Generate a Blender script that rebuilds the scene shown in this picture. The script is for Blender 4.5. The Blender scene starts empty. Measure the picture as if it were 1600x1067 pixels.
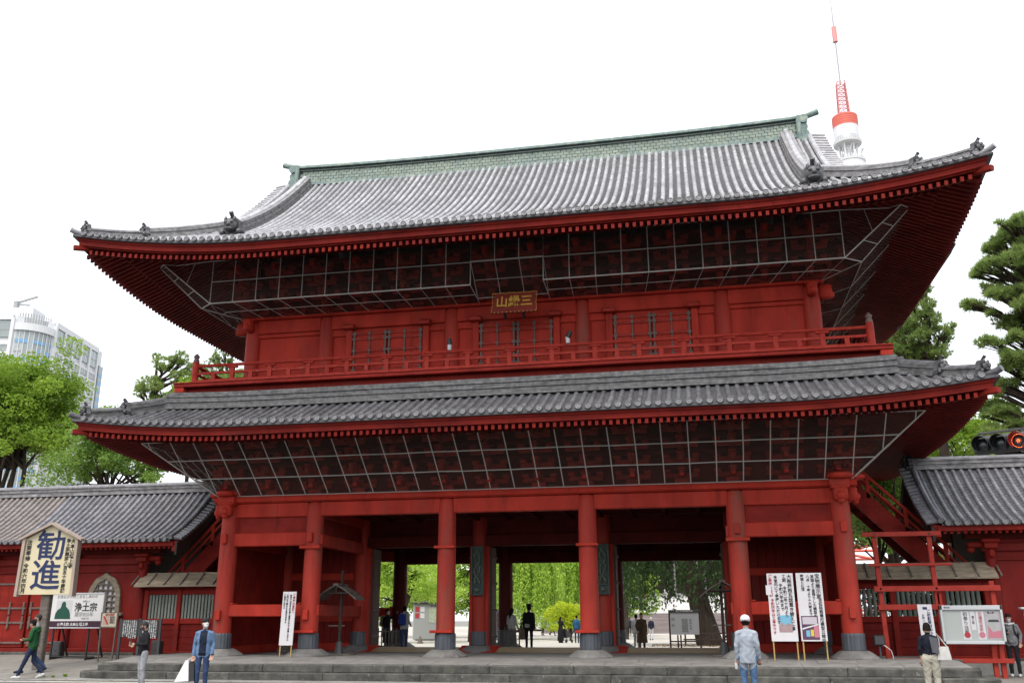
import bpy, bmesh, math, random
import numpy as np
from mathutils import Vector, Matrix, Euler
R = math.radians
random.seed(7); np.random.seed(7)
sc = bpy.context.scene
COL = sc.collection

# ------------------------------------------------------------------ camera
cam = bpy.data.cameras.new('camera'); camo = bpy.data.objects.new('camera', cam); COL.objects.link(camo)
cam.sensor_fit = 'HORIZONTAL'; cam.sensor_width = 36.0; cam.lens = 36.0*1448.24/1600.0
cam.clip_end = 4000; cam.clip_start = 0.1
YAW, TILT, ROLL = R(-11.284), R(16.694), R(-0.151)
fw = Vector((math.sin(YAW)*math.cos(TILT), math.cos(YAW)*math.cos(TILT), math.sin(TILT)))
rt0 = Vector((math.cos(YAW), -math.sin(YAW), 0)); up0 = rt0.cross(fw)
rt = rt0*math.cos(ROLL) + up0*math.sin(ROLL)
up = rt.cross(fw)
M = Matrix.Identity(4)
for i in range(3):
    M[i][0] = rt[i]; M[i][1] = up[i]; M[i][2] = -fw[i]
M.translation = Vector((5.553, -28.431, 1.608))
camo.matrix_world = M
sc.camera = camo

# ------------------------------------------------------------------ sky, sun, exposure (bright overcast)
SUN_EL, SUN_AZ = R(62), R(190)      # azimuth measured clockwise from +Y
w = bpy.data.worlds.new('World'); sc.world = w; w.use_nodes = True
nt = w.node_tree; nt.nodes.clear()
o_ = nt.nodes.new('ShaderNodeOutputWorld'); bg1 = nt.nodes.new('ShaderNodeBackground'); bg2 = nt.nodes.new('ShaderNodeBackground')
addn = nt.nodes.new('ShaderNodeAddShader')
sky = nt.nodes.new('ShaderNodeTexSky'); sky.sky_type = 'NISHITA'; sky.sun_disc = False
sky.sun_elevation = SUN_EL; sky.sun_rotation = SUN_AZ; sky.dust_density = 6; sky.air_density = 1.0; sky.ozone_density = 1
bg1.inputs[1].default_value = 0.05
nt.links.new(sky.outputs[0], bg1.inputs[0])
# the closed cloud deck: even and white, faintly mottled
tc = nt.nodes.new('ShaderNodeTexCoord'); nz = nt.nodes.new('ShaderNodeTexNoise'); nz.inputs['Scale'].default_value = 2.2; nz.inputs['Detail'].default_value = 5
rmp = nt.nodes.new('ShaderNodeValToRGB'); rmp.color_ramp.elements[0].position = .3; rmp.color_ramp.elements[1].position = .7
rmp.color_ramp.elements[0].color = (.90, .925, .95, 1); rmp.color_ramp.elements[1].color = (.97, .98, 1.0, 1)
nt.links.new(tc.outputs['Generated'], nz.inputs['Vector']); nt.links.new(nz.outputs['Fac'], rmp.inputs['Fac']); nt.links.new(rmp.outputs['Color'], bg2.inputs[0])
bg2.inputs[1].default_value = 0.74
nt.links.new(bg1.outputs[0], addn.inputs[0]); nt.links.new(bg2.outputs[0], addn.inputs[1]); nt.links.new(addn.outputs[0], o_.inputs[0])
sl = bpy.data.lights.new('sun', 'SUN'); sl.energy = 1.5; sl.angle = R(40); sl.color = (1, .97, .92)
so = bpy.data.objects.new('sun', sl); COL.objects.link(so)
sd = Vector((math.sin(SUN_AZ)*math.cos(SUN_EL), math.cos(SUN_AZ)*math.cos(SUN_EL), math.sin(SUN_EL)))
so.rotation_euler = sd.to_track_quat('Z', 'Y').to_euler(); so.location = sd*60
sc.view_settings.view_transform = 'Standard'; sc.view_settings.look = 'None'
sc.view_settings.exposure = 1.0; sc.view_settings.gamma = 1; sc.view_settings.use_curve_mapping = False
sc.cycles.max_bounces = 8; sc.cycles.transparent_max_bounces = 24; sc.cycles.diffuse_bounces = 4
sc.cycles.caustics_reflective = False; sc.cycles.caustics_refractive = False

# ------------------------------------------------------------------ materials
MATS = {}
def mat(name, base, dark=None, rough=.6, scale=2.0, stretch=(1,1,1), lo=.35, hi=.7, bump=0., bscale=30., spec=.3, metal=0., third=None, tscale=.5, tlo=.5, thi=.75, rnd=0., trans=0., emit=None, estr=0., detail=6, cells=0., cscale=(3,3,3), streak=0., big=0.):
    if name in MATS: return MATS[name]
    if trans == 0 and emit is None:
        k_ = .69; base = tuple(x*k_ for x in base); dark = dark and tuple(x*k_ for x in dark); third = third and tuple(x*k_ for x in third)
    m = bpy.data.materials.new(name); m.use_nodes = True
    t = m.node_tree; N = t.nodes; L = t.links; b = N['Principled BSDF']
    b.inputs['Roughness'].default_value = rough; b.inputs['Metallic'].default_value = metal
    b.inputs['Specular IOR Level'].default_value = spec
    c4 = lambda c: (c[0], c[1], c[2], 1)
    g = N.new('ShaderNodeNewGeometry')
    def noise(scl, stt, det=detail):
        mp = N.new('ShaderNodeMapping'); mp.inputs['Scale'].default_value = stt
        L.new(g.outputs['Position'], mp.inputs['Vector'])
        n = N.new('ShaderNodeTexNoise'); n.inputs['Scale'].default_value = scl; n.inputs['Detail'].default_value = det; n.inputs['Roughness'].default_value = .6
        L.new(mp.outputs[0], n.inputs['Vector']); return n.outputs['Fac']
    def ramp(src, a, z):
        r = N.new('ShaderNodeMapRange'); r.inputs['From Min'].default_value = a; r.inputs['From Max'].default_value = z
        L.new(src, r.inputs['Value']); return r.outputs[0]
    colout = None
    if dark is not None:
        mx = N.new('ShaderNodeMix'); mx.data_type = 'RGBA'
        mx.inputs['A'].default_value = c4(dark); mx.inputs['B'].default_value = c4(base)
        L.new(ramp(noise(scale, stretch), lo, hi), mx.inputs['Factor']); colout = mx.outputs['Result']
    if third is not None:
        mx = N.new('ShaderNodeMix'); mx.data_type = 'RGBA'
        if colout is None: mx.inputs['A'].default_value = c4(base)
        else: L.new(colout, mx.inputs['A'])
        mx.inputs['B'].default_value = c4(third)
        L.new(ramp(noise(tscale, stretch), tlo, thi), mx.inputs['Factor']); colout = mx.outputs['Result']
    if rnd > 0:
        oi = N.new('ShaderNodeObjectInfo'); hs = N.new('ShaderNodeHueSaturation')
        r = N.new('ShaderNodeMapRange'); r.inputs['To Min'].default_value = 1-rnd; r.inputs['To Max'].default_value = 1+rnd
        L.new(oi.outputs['Random'], r.inputs['Value']); L.new(r.outputs[0], hs.inputs['Value'])
        if colout is None: hs.inputs['Color'].default_value = c4(base)
        else: L.new(colout, hs.inputs['Color'])
        colout = hs.outputs['Color']
    if streak > 0:      # rain streaks and grime running down the timber
        mx = N.new('ShaderNodeMix'); mx.data_type = 'RGBA'; mx.blend_type = 'MULTIPLY'
        if colout is None: mx.inputs['A'].default_value = c4(base)
        else: L.new(colout, mx.inputs['A'])
        mx.inputs['B'].default_value = (1-streak,1-streak*.8,1-streak*.75,1)
        L.new(ramp(noise(5.5, (1,1,.09), 8), .56, .72), mx.inputs['Factor']); colout = mx.outputs['Result']
    if big > 0:         # broad weathering
        mx = N.new('ShaderNodeMix'); mx.data_type = 'RGBA'; mx.blend_type = 'MULTIPLY'
        if colout is None: mx.inputs['A'].default_value = c4(base)
        else: L.new(colout, mx.inputs['A'])
        mx.inputs['B'].default_value = (1-big,1-big,1-big,1)
        L.new(ramp(noise(.55, (1,1,1), 5), .42, .68), mx.inputs['Factor']); colout = mx.outputs['Result']
    if cells > 0:
        mp = N.new('ShaderNodeMapping'); mp.inputs['Scale'].default_value = cscale; L.new(g.outputs['Position'], mp.inputs['Vector'])
        vo = N.new('ShaderNodeTexVoronoi'); vo.inputs['Scale'].default_value = 1.0; L.new(mp.outputs[0], vo.inputs['Vector'])
        sx_ = N.new('ShaderNodeSeparateColor'); L.new(vo.outputs['Color'], sx_.inputs[0])
        r = N.new('ShaderNodeMapRange'); r.inputs['To Min'].default_value = 1-cells; r.inputs['To Max'].default_value = 1+cells; L.new(sx_.outputs[0], r.inputs['Value'])
        hs = N.new('ShaderNodeHueSaturation'); L.new(r.outputs[0], hs.inputs['Value'])
        if colout is None: hs.inputs['Color'].default_value = c4(base)
        else: L.new(colout, hs.inputs['Color'])
        colout = hs.outputs['Color']
    if colout is None: b.inputs['Base Color'].default_value = c4(base)
    else: L.new(colout, b.inputs['Base Color'])
    if bump > 0:
        bp = N.new('ShaderNodeBump'); bp.inputs['Strength'].default_value = bump; bp.inputs['Distance'].default_value = .02
        L.new(noise(bscale, stretch, 4), bp.inputs['Height']); L.new(bp.outputs[0], b.inputs['Normal'])
    if emit is not None:
        b.inputs['Emission Color'].default_value = c4(emit); b.inputs['Emission Strength'].default_value = estr
    if trans > 0:
        tr = N.new('ShaderNodeBsdfTranslucent'); ms = N.new('ShaderNodeMixShader'); ms.inputs[0].default_value = trans
        if colout is None: tr.inputs[0].default_value = c4(base)
        else: L.new(colout, tr.inputs[0])
        L.new(b.outputs[0], ms.inputs[1]); L.new(tr.outputs[0], ms.inputs[2]); L.new(ms.outputs[0], N['Material Output'].inputs[0])
    MATS[name] = m; return m

RED = mat('red_lacquer', (.58,.050,.030), (.38,.030,.019), .6, 1.6, (1,1,.3), .30, .60, .3, 22, .12, third=(.33,.065,.045), tscale=1.3, tlo=.54, thi=.80, streak=.35, big=.2)
REDC = mat('red_column_paint', (.55,.055,.036), (.36,.036,.025), .55, 1.6, (1,1,.22), .3, .62, .2, 25, .15, third=(.22,.105,.075), tscale=1.2, tlo=.55, thi=.74, streak=.4, big=.15)
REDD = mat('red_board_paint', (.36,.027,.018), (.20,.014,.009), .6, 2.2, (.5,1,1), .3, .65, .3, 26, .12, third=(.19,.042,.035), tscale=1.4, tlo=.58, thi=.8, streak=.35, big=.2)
REDW = mat('shaded_wall_red', (.25,.019,.014), (.15,.012,.010), .6, 1.8, (1,1,.4), .3, .65, .3, 24, .12, third=(.16,.035,.028), tscale=1.6, tlo=.56, thi=.78)  # wall red darkened in colour, standing in for eave and interior shade
REDF = mat('red_frame_paint', (.45,.050,.034), (.36,.032,.022), .5, 3.0, (1,1,1), .3, .6, .15, 30, .15)
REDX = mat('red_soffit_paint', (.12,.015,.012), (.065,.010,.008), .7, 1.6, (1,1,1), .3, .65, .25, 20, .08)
REDR = mat('red_rail_paint', (.43,.045,.030), (.32,.026,.018), .55, 4.0, (1,1,1), .3, .6, .3, 30, .12, third=(.40,.19,.155), tscale=9, tlo=.63, thi=.74)
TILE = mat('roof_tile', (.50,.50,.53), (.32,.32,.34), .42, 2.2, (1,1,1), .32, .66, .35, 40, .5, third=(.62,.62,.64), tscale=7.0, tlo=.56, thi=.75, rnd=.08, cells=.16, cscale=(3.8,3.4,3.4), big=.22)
DISCM = mat('eave_disc_tile', (.27,.27,.285), (.15,.15,.16), .5, 9, (1,1,1), .3, .7, .3, 50, .4, rnd=.12)
TILED = mat('roof_pan_tile', (.14,.14,.15), (.06,.06,.065), .55, 4.0, (1,1,1), .3, .7, .4, 45, .35)
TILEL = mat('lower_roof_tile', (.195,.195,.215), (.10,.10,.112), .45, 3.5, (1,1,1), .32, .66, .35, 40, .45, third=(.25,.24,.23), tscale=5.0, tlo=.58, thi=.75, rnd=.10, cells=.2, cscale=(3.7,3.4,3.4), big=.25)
NOSHIL = mat('lower_ridge_noshi_tile', (.215,.215,.215), (.075,.075,.08), .6, 7, (1,1,1), .32, .68, .5, 40, .35, cells=.2, cscale=(2.5,3,14))
TILEK = mat('dark_ornament_tile', (.10,.10,.11), (.045,.045,.05), .45, 8, (1,1,1), .3, .7, .5, 40, .5)
TILEB = mat('brown_patch_tile', (.30,.26,.24), (.19,.165,.155), .5, 3.5, (1,1,1), .32, .66, .35, 40, .4, rnd=.1)
WTILE = mat('wing_tile', (.27,.27,.30), (.14,.14,.16), .38, 3.5, (1,1,1), .32, .66, .35, 40, .55, third=(.36,.36,.39), tscale=6, tlo=.56, thi=.75, rnd=.10, cells=.16, cscale=(3.8,3.4,3.4), big=.2)
NOSHI = mat('ridge_noshi_tile', (.36,.355,.36), (.15,.145,.15), .55, 6, (1,1,1), .32, .68, .5, 40, .4, cells=.18, cscale=(2.5,3,14))
FACET = mat('green_facing_tile', (.34,.40,.33), (.19,.26,.22), .6, 3.5, (1,1,1), .28, .65, .3, 30, .4, third=(.22,.30,.29), tscale=1.4, tlo=.5, thi=.72, cells=.14, cscale=(4.4,3,8))
COPPER = mat('green_patina', (.25,.34,.32), (.10,.165,.16), .6, 4.5, (1,1,1), .28, .65, .4, 30, .4, third=(.46,.52,.40), tscale=2.4, tlo=.5, thi=.72)
COPPERD = mat('dark_patina', (.07,.11,.10), (.03,.05,.045), .55, 4, (1,1,1), .3, .7, .3, 30, .4)
WOOD = mat('weathered_wood', (.40,.34,.25), (.20,.165,.12), .75, 2.5, (1,1,6), .3, .7, .4, 30, .2, rnd=.12)
WOODG = mat('grey_wood', (.24,.21,.18), (.12,.10,.085), .8, 3, (1,1,5), .3, .7, .4, 40, .2)
WOODD = mat('dark_wood', (.075,.05,.04), (.035,.022,.018), .7, 3, (1,1,4), .3, .7, .3, 40, .25)
WOODB = mat('door_wood', (.17,.10,.075), (.09,.045,.035), .65, 3, (1,1,.3), .3, .7, .3, 40, .25)
RAMP = mat('ramp_plywood', (.42,.29,.12), (.30,.20,.08), .6, 2.5, (1,4,1), .3, .7, .2, 40, .3)
STONE = mat('platform_stone', (.31,.30,.28), (.19,.185,.175), .85, 2.2, (1,1,1), .3, .7, .5, 22, .2, third=(.13,.13,.12), tscale=.8, tlo=.62, thi=.85)
STEPM = mat('step_stone', (.155,.15,.135), (.055,.055,.05), .9, 3.5, (1,1,1), .3, .7, .6, 22, .15, third=(.33,.325,.31), tscale=9, tlo=.62, thi=.75, rnd=.1)
PLINTH = mat('plinth_stone', (.30,.295,.28), (.15,.145,.14), .85, 3.0, (1,1,1), .3, .7, .6, 25, .2, rnd=.08)
SLEEVE = mat('bronze_sleeve', (.115,.13,.155), (.055,.062,.075), .5, 3, (4,4,.25), .3, .7, .3, 50, .5)
ASPH = mat('road_asphalt', (.20,.20,.198), (.15,.15,.148), .9, 1.2, (1,1,1), .3, .7, .4, 90, .2)
PAVE = mat('pavement_concrete', (.30,.29,.265), (.21,.20,.18), .9, 1.4, (1,1,1), .3, .7, .4, 60, .15, third=(.17,.15,.11), tscale=2.2, tlo=.60, thi=.78)
GRAVEL = mat('courtyard_gravel', (.60,.57,.52), (.46,.43,.38), .95, 4, (1,1,1), .3, .7, .5, 120, .1)
WLINE = mat('road_line_paint', (.62,.60,.52), (.42,.41,.37), .8, 5, (1,1,1), .3, .6, .1, 50, .2)
CONC = mat('pale_concrete', (.50,.49,.46), (.36,.35,.33), .85, 2, (1,1,1), .3, .7, .2, 40, .2)
WIRE = mat('grey_wire', (.58,.56,.53), None, .5, spec=.4)
BLACK = mat('black_metal', (.018,.018,.02), None, .45, spec=.4)
DGREY = mat('dark_metal_grey', (.06,.06,.065), None, .5, spec=.4)
STRAP = mat('strap_iron', (.22,.15,.13), (.11,.07,.06), .6, 10, (1,1,1), .3, .7, .2, 50, .4)
WHITEP = mat('white_board', (.80,.79,.79), None, .6, spec=.3)
WHITEM = mat('white_metal', (.66,.68,.70), None, .4, spec=.5)
PAPER = mat('paper_white', (.82,.80,.82), (.76,.74,.76), .7, 3)
INK = mat('ink_black', (.03,.03,.035), None, .7, spec=.2)
INKR = mat('ink_red', (.50,.06,.08), None, .7, spec=.2)
INKB = mat('ink_navy', (.022,.036,.115), None, .6, spec=.3)
CREAM = mat('cream_board', (.78,.69,.47), (.72,.63,.41), .6, 2, (1,1,.4), .3, .7, .1, 40, .3)
PALEW = mat('pale_board_frame', (.52,.42,.35), (.40,.31,.26), .6, 3, (1,1,.4), .3, .7, .1, 40, .3)
GOLD = mat('gold_leaf', (.85,.50,.09), (.60,.32,.05), .45, 10, (1,1,1), .3, .7, .2, 50, .5)
PLAQ = mat('plaque_brown', (.30,.034,.022), (.20,.025,.018), .5, 4)
GREENP = mat('print_green', (.012,.085,.055), None, .6)
PURP = mat('print_plum', (.055,.018,.04), None, .6)
SKYB = mat('print_blue', (.20,.50,.68), None, .6)
PINKP = mat('print_pink', (.62,.22,.28), None, .6)
YELP = mat('print_yellow', (.75,.60,.08), None, .6)
GREYP = mat('print_grey', (.35,.36,.37), None, .6)
DARKP = mat('print_dark', (.05,.06,.06), None, .6)
PICK = mat('picket_grey_green', (.36,.39,.35), (.22,.245,.215), .75, 4, (1,1,.3), .3, .7, .2, 40, .2, rnd=.10)
PICKD = mat('picket_dark_green', (.23,.27,.24), (.13,.155,.135), .75, 4, (1,1,.3), .3, .7, .2, 40, .2, rnd=.15)
BARK = mat('bark', (.09,.07,.055), (.035,.027,.022), .9, 5, (1,1,.3), .3, .7, .6, 20, .1)
def leafmat(n, a, b, tr=.35):
    return mat(n, a, b, .55, .8, (1,1,1), .35, .65, 0, spec=.25, third=(a[0]*1.35, a[1]*1.2, a[2]*.9), tscale=6, tlo=.5, thi=.8, trans=tr)
LEAF1 = leafmat('leaf_bright', (.24,.36,.04), (.14,.25,.03), .45)
LEAF2 = leafmat('leaf_mid', (.20,.32,.06), (.11,.20,.04), .5)
LEAF3 = leafmat('leaf_willow', (.44,.60,.11), (.32,.50,.08), .55)
LEAF4 = leafmat('leaf_dark', (.045,.085,.024), (.024,.05,.014))
LEAFP = leafmat('pine_needles', (.28,.37,.11), (.15,.23,.065), .5)
LEAFY = leafmat('leaf_yellow', (.50,.58,.04), (.38,.48,.03), .5)
LEAFR = leafmat('leaf_reddish', (.24,.16,.08), (.10,.13,.03), .35)
def netmat():
    m = bpy.data.materials.new('bird_net'); m.use_nodes = True; t = m.node_tree; N = t.nodes; L = t.links
    b = N['Principled BSDF']; b.inputs['Base Color'].default_value = (.060,.043,.036,1); b.inputs['Roughness'].default_value = .9
    tr = N.new('ShaderNodeBsdfTransparent'); ms = N.new('ShaderNodeMixShader'); ms.inputs[0].default_value = .30
    L.new(tr.outputs[0], ms.inputs[1]); L.new(b.outputs[0], ms.inputs[2]); L.new(ms.outputs[0], N['Material Output'].inputs[0]); return m
NET = netmat()

# ------------------------------------------------------------------ mesh helpers
class MB:
    def __init__(s): s.v = []; s.f = []; s.mi = []; s.cur = 0
    def add(s, vs, fs):
        n = len(s.v); s.v += [tuple(p) for p in vs]; s.f += [tuple(n+i for i in f) for f in fs]; s.mi += [s.cur]*len(fs); return s
    def m(s, i): s.cur = i; return s
    def box(s, x0, x1, y0, y1, z0, z1):
        return s.add([(x0,y0,z0),(x1,y0,z0),(x1,y1,z0),(x0,y1,z0),(x0,y0,z1),(x1,y0,z1),(x1,y1,z1),(x0,y1,z1)],
                     [(0,3,2,1),(4,5,6,7),(0,1,5,4),(1,2,6,5),(2,3,7,6),(3,0,4,7)])
    def cbox(s, x0, x1, y0, y1, z0, z1, c=.012):
        c = min(c, (x1-x0)*.3, (y1-y0)*.3, (z1-z0)*.3)
        vs = []; 
        for z, d in ((z0,c),(z0+c,0),(z1-c,0),(z1,c)):
            a0,a1,b0,b1 = x0+d,x1-d,y0+d,y1-d
            e = c if d == 0 else c*.6
            vs += [(a0+e,b0,z),(a1-e,b0,z),(a1,b0+e,z),(a1,b1-e,z),(a1-e,b1,z),(a0+e,b1,z),(a0,b1-e,z),(a0,b0+e,z)]
        fs = [tuple(range(7,-1,-1)), tuple(range(24,32))]
        for k in range(3):
            for i in range(8):
                j = (i+1) % 8; fs.append((k*8+i,k*8+j,k*8+8+j,k*8+8+i))
        return s.add(vs, fs)
    def hexa(s, p):   # 8 points bottom 4 + top 4
        return s.add(p, [(0,3,2,1),(4,5,6,7),(0,1,5,4),(1,2,6,5),(2,3,7,6),(3,0,4,7)])
    def beam(s, a, b, w, h, upv=(0,0,1)):
        a = Vector(a); b = Vector(b); d = (b-a).normalized(); u = Vector(upv); sd_ = d.cross(u)
        if sd_.length < 1e-4: sd_ = d.cross(Vector((0,1,0)))
        sd_.normalize(); u = sd_.cross(d)
        c = min(w, h)*.12; ring = [(-w/2+c,-h/2),(w/2-c,-h/2),(w/2,-h/2+c),(w/2,h/2-c),(w/2-c,h/2),(-w/2+c,h/2),(-w/2,h/2-c),(-w/2,-h/2+c)]
        vs = [a+sd_*x+u*y for x,y in ring]+[b+sd_*x+u*y for x,y in ring]
        fs = [tuple(range(7,-1,-1)), tuple(range(8,16))]+[(i,(i+1)%8,8+(i+1)%8,8+i) for i in range(8)]
        return s.add(vs, fs)
    def tube(s, pts, rads, n=8, cap=True):
        pts = [Vector(p) for p in pts]
        if not hasattr(rads, '__len__'): rads = [rads]*len(pts)
        vs = []; ref = None
        for i, p in enumerate(pts):
            d = (pts[min(i+1,len(pts)-1)]-pts[max(i-1,0)]).normalized()
            if ref is None: ref = Vector((1,0,0)) if abs(d.x) < .8 else Vector((0,1,0))
            a = (ref-d*ref.dot(d)).normalized(); b = d.cross(a); ref = a
            for k in range(n):
                t = 2*math.pi*k/n; vs.append(p+(a*math.cos(t)+b*math.sin(t))*rads[i])
        fs = []
        for i in range(len(pts)-1):
            for k in range(n):
                j = (k+1) % n; fs.append((i*n+k,i*n+j,(i+1)*n+j,(i+1)*n+k))
        if cap: fs.append(tuple(range(n-1,-1,-1))); m_ = (len(pts)-1)*n; fs.append(tuple(range(m_, m_+n)))
        return s.add(vs, fs)
    def lathe(s, cx, cy, prof, n=20, rf=None):
        vs = []
        for r, z in prof:
            for k in range(n):
                t = 2*math.pi*k/n; q = r*(rf(k) if rf else 1); vs.append((cx+q*math.cos(t), cy+q*math.sin(t), z))
        fs = []
        for i in range(len(prof)-1):
            for k in range(n):
                j = (k+1) % n; fs.append((i*n+k,i*n+j,(i+1)*n+j,(i+1)*n+k))
        fs.append(tuple(range(n-1,-1,-1))); m_ = (len(prof)-1)*n; fs.append(tuple(range(m_, m_+n)))
        return s.add(vs, fs)
    def prism(s, poly, off):   # planar 3D polygon extruded by vector
        poly = [Vector(p) for p in poly]; off = Vector(off); n = len(poly)
        nr = Vector((0,0,0))
        for i in range(n): nr += poly[i].cross(poly[(i+1)%n])
        if nr.dot(off) > 0: poly = poly[::-1]
        return s.add(poly+[p+off for p in poly], [tuple(range(n)), tuple(range(2*n-1,n-1,-1))]+[((i+1)%n,i,n+i,n+(i+1)%n) for i in range(n)])
    def blob(s, c, r, n=8, m_=5, j=0., rng=random):
        c = Vector(c); r = (r,r,r) if not hasattr(r,'__len__') else r
        vs = [c+Vector((0,0,-r[2]))]
        for i in range(1, m_):
            ph = -math.pi/2+math.pi*i/m_
            for k in range(n):
                t = 2*math.pi*k/n; q = 1+rng.uniform(-j,j)
                vs.append(c+Vector((r[0]*math.cos(ph)*math.cos(t)*q, r[1]*math.cos(ph)*math.sin(t)*q, r[2]*math.sin(ph)*q)))
        vs.append(c+Vector((0,0,r[2]))); fs = []
        for k in range(n): fs.append((0,1+(k+1)%n,1+k))
        for i in range(m_-2):
            for k in range(n):
                a = 1+i*n+k; b = 1+i*n+(k+1)%n; fs.append((a,b,b+n,a+n))
        top = len(vs)-1; q = 1+(m_-2)*n
        for k in range(n): fs.append((q+k,q+(k+1)%n,top))
        return s.add(vs, fs)
    def mesh(s, name, mats, smooth=None):
        me = bpy.data.meshes.new(name); me.from_pydata(s.v, [], s.f)
        for m_ in (mats if isinstance(mats, (list,tuple)) else [mats]): me.materials.append(m_)
        if max(s.mi or [0]) > 0: me.polygons.foreach_set('material_index', s.mi)
        if smooth is not None:
            me.polygons.foreach_set('use_smooth', [True]*len(s.f)); me.set_sharp_from_angle(angle=R(smooth))
        me.update(); return me
    def build(s, name, mats, parent=None, smooth=None, **kw):
        return link(name, s.mesh(name, mats, smooth), parent, **kw)
def tag(o, label=None, cat=None, group=None, kind=None):
    if label: o['label'] = label
    if cat: o['category'] = cat
    if group: o['group'] = group
    if kind: o['kind'] = kind
    return o
def link(name, me, parent=None, loc=None, rot=None, **kw):
    o = bpy.data.objects.new(name, me); COL.objects.link(o)
    if parent is not None: o.parent = parent
    if loc is not None: o.location = loc
    if rot is not None: o.rotation_euler = rot
    return tag(o, **kw)
def empty(name, loc=(0,0,0), rotz=0, label=None, cat=None, group=None):
    o = bpy.data.objects.new(name, None); COL.objects.link(o); o.location = loc; o.rotation_euler = (0,0,rotz); o.empty_display_size = .2
    return tag(o, label, cat, group)
def npmesh(name, V, F, mats, smooth=False, mi=None):
    V = np.asarray(V, np.float32); F = np.asarray(F, np.int32); k = F.shape[1]
    me = bpy.data.meshes.new(name); me.vertices.add(len(V)); me.vertices.foreach_set('co', V.ravel())
    me.loops.add(F.size); me.loops.foreach_set('vertex_index', F.ravel())
    me.polygons.add(len(F)); me.polygons.foreach_set('loop_start', np.arange(0, F.size, k, dtype=np.int32))
    if smooth: me.polygons.foreach_set('use_smooth', np.ones(len(F), bool))
    for m_ in (mats if isinstance(mats, (list,tuple)) else [mats]): me.materials.append(m_)
    if mi is not None: me.polygons.foreach_set('material_index', np.asarray(mi, np.int32))
    me.update(); me.validate(); return me
def text_mesh(body, size, mats, extrude=.003, vertical=True, offset=0., spacing=1.0, shear=0., scale=(1,1)):
    cu = bpy.data.curves.new('lettering', 'FONT'); cu.body = '\n'.join(body) if vertical else body
    cu.size = size; cu.extrude = extrude; cu.offset = offset; cu.resolution_u = 2
    cu.space_line = (spacing*1.0) if vertical else 1.0; cu.shear = shear
    cu.align_x = 'CENTER'; cu.align_y = 'TOP' if vertical else 'CENTER'
    ob = bpy.data.objects.new('lettering', cu); COL.objects.link(ob)
    dg = bpy.context.evaluated_depsgraph_get(); me = bpy.data.meshes.new_from_object(ob.evaluated_get(dg))
    bpy.data.objects.remove(ob); bpy.data.curves.remove(cu)
    me.materials.clear(); me.materials.append(mats)
    me.transform(Matrix.Diagonal((scale[0], scale[1], 1, 1)))
    return me
def put_text(parent, body, size, m_, x, z, y=-.006, vertical=True, **kw):
    """lettering on a board whose face looks to local -Y; x, z = top centre (vertical) or centre (horizontal)"""
    me = text_mesh(body, size, m_, vertical=vertical, **kw)
    return link('lettering', me, parent, (x, y, z), (R(90), 0, 0))
# ================================================================== THE TEMPLE GATE
F0 = .56                       # floor of the gate above the road
YC = 4.5                       # the gate's centre line in depth
gate = empty('temple_gate', (0,YC,F0), 0, 'huge red two-storey temple gate with grey tiled roofs', 'temple gate')
def gp(o):                      # parent to the gate, keeping world coordinates
    o.parent = gate; o.matrix_parent_inverse = Matrix.Translation((0,-YC,-F0)); return o
def G(mb, name, m, smooth=None, **kw): return gp(mb.build(name, m, None, smooth, **kw))
def sub(mb, name, m, parent, smooth=None, **kw):
    o = mb.build(name, m, parent, smooth, **kw); return o

# ---- roof surfaces
class Roof:
    def __init__(s, hx, hy, z0, a, b, dtop, rise, rng, decay, xg=None, side_top=None):
        s.hx, s.hy, s.z0, s.a, s.b, s.dtop, s.rise, s.rng, s.decay, s.xg, s.side_top = hx, hy, z0, a, b, dtop, rise, rng, decay, xg, side_top or dtop
    def up(s, c, d): return s.rise*max(0,1-c/s.rng)**2*max(0,1-d/s.decay)
    def z(s, c, d): return s.z0+s.a*d+s.b*d*d+s.up(c,d)
    def half(s, side): return s.hx if side in (0,2) else s.hy
    def pt(s, side, t, d, dz=0):
        c = s.half(side)-abs(t); z = s.z(c,d)+dz
        if side == 0: return Vector((t, YC-s.hy+d, z))
        if side == 1: return Vector((s.hx-d, YC+t, z))
        if side == 2: return Vector((-t, YC+s.hy-d, z))
        return Vector((-s.hx+d, YC-t, z))
    def out(s, side): return [Vector((0,-1,0)),Vector((1,0,0)),Vector((0,1,0)),Vector((-1,0,0))][side]
    def along(s, side): return [Vector((1,0,0)),Vector((0,1,0)),Vector((-1,0,0)),Vector((0,-1,0))][side]
    def dmax(s, side, t):
        c = s.half(side)-abs(t); top = s.dtop if side in (0,2) else s.side_top
        if s.xg is not None and side in (0,2) and abs(t) <= s.xg: return top
        return min(top, c)
    def tmax(s, side, d):     # half length of a course at depth d
        if s.xg is not None and side in (0,2): return max(s.half(side)-d, s.xg)
        return s.half(side)-d
def tile_row(rf, side, t, mb, d0=0., d1=None, r=.072, L=.31, n=6, dz=.0):
    d1 = rf.dmax(side, t) if d1 is None else d1
    al = rf.along(side); k = max(1, int(round((d1-d0)/L))); st = (d1-d0)/k
    jx = random.uniform(-.006,.006)
    rings = []
    for i in range(k):
        for q, rr in ((0, r*1.05), (st*.985, r*.94)):
            d = d0+i*st+q; p = rf.pt(side, t, d, dz); p2 = rf.pt(side, t, d+.05, dz); tn = (p2-p).normalized(); nr = al.cross(tn)
            if nr.z < 0: nr = -nr
            p = p+al*(jx+(random.uniform(-.004,.004)))
            rings.append([p+al*math.cos(math.pi*j/n)*rr+nr*(math.sin(math.pi*j/n)*rr*1.02-.012) for j in range(n+1)])
    m_ = n+1; base = [v for rg in rings for v in rg]; fs = []
    for i in range(len(rings)-1):
        for j in range(n): fs.append((i*m_+j, i*m_+j+1, (i+1)*m_+j+1, (i+1)*m_+j))
    mb.add(base, fs); return mb
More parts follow.
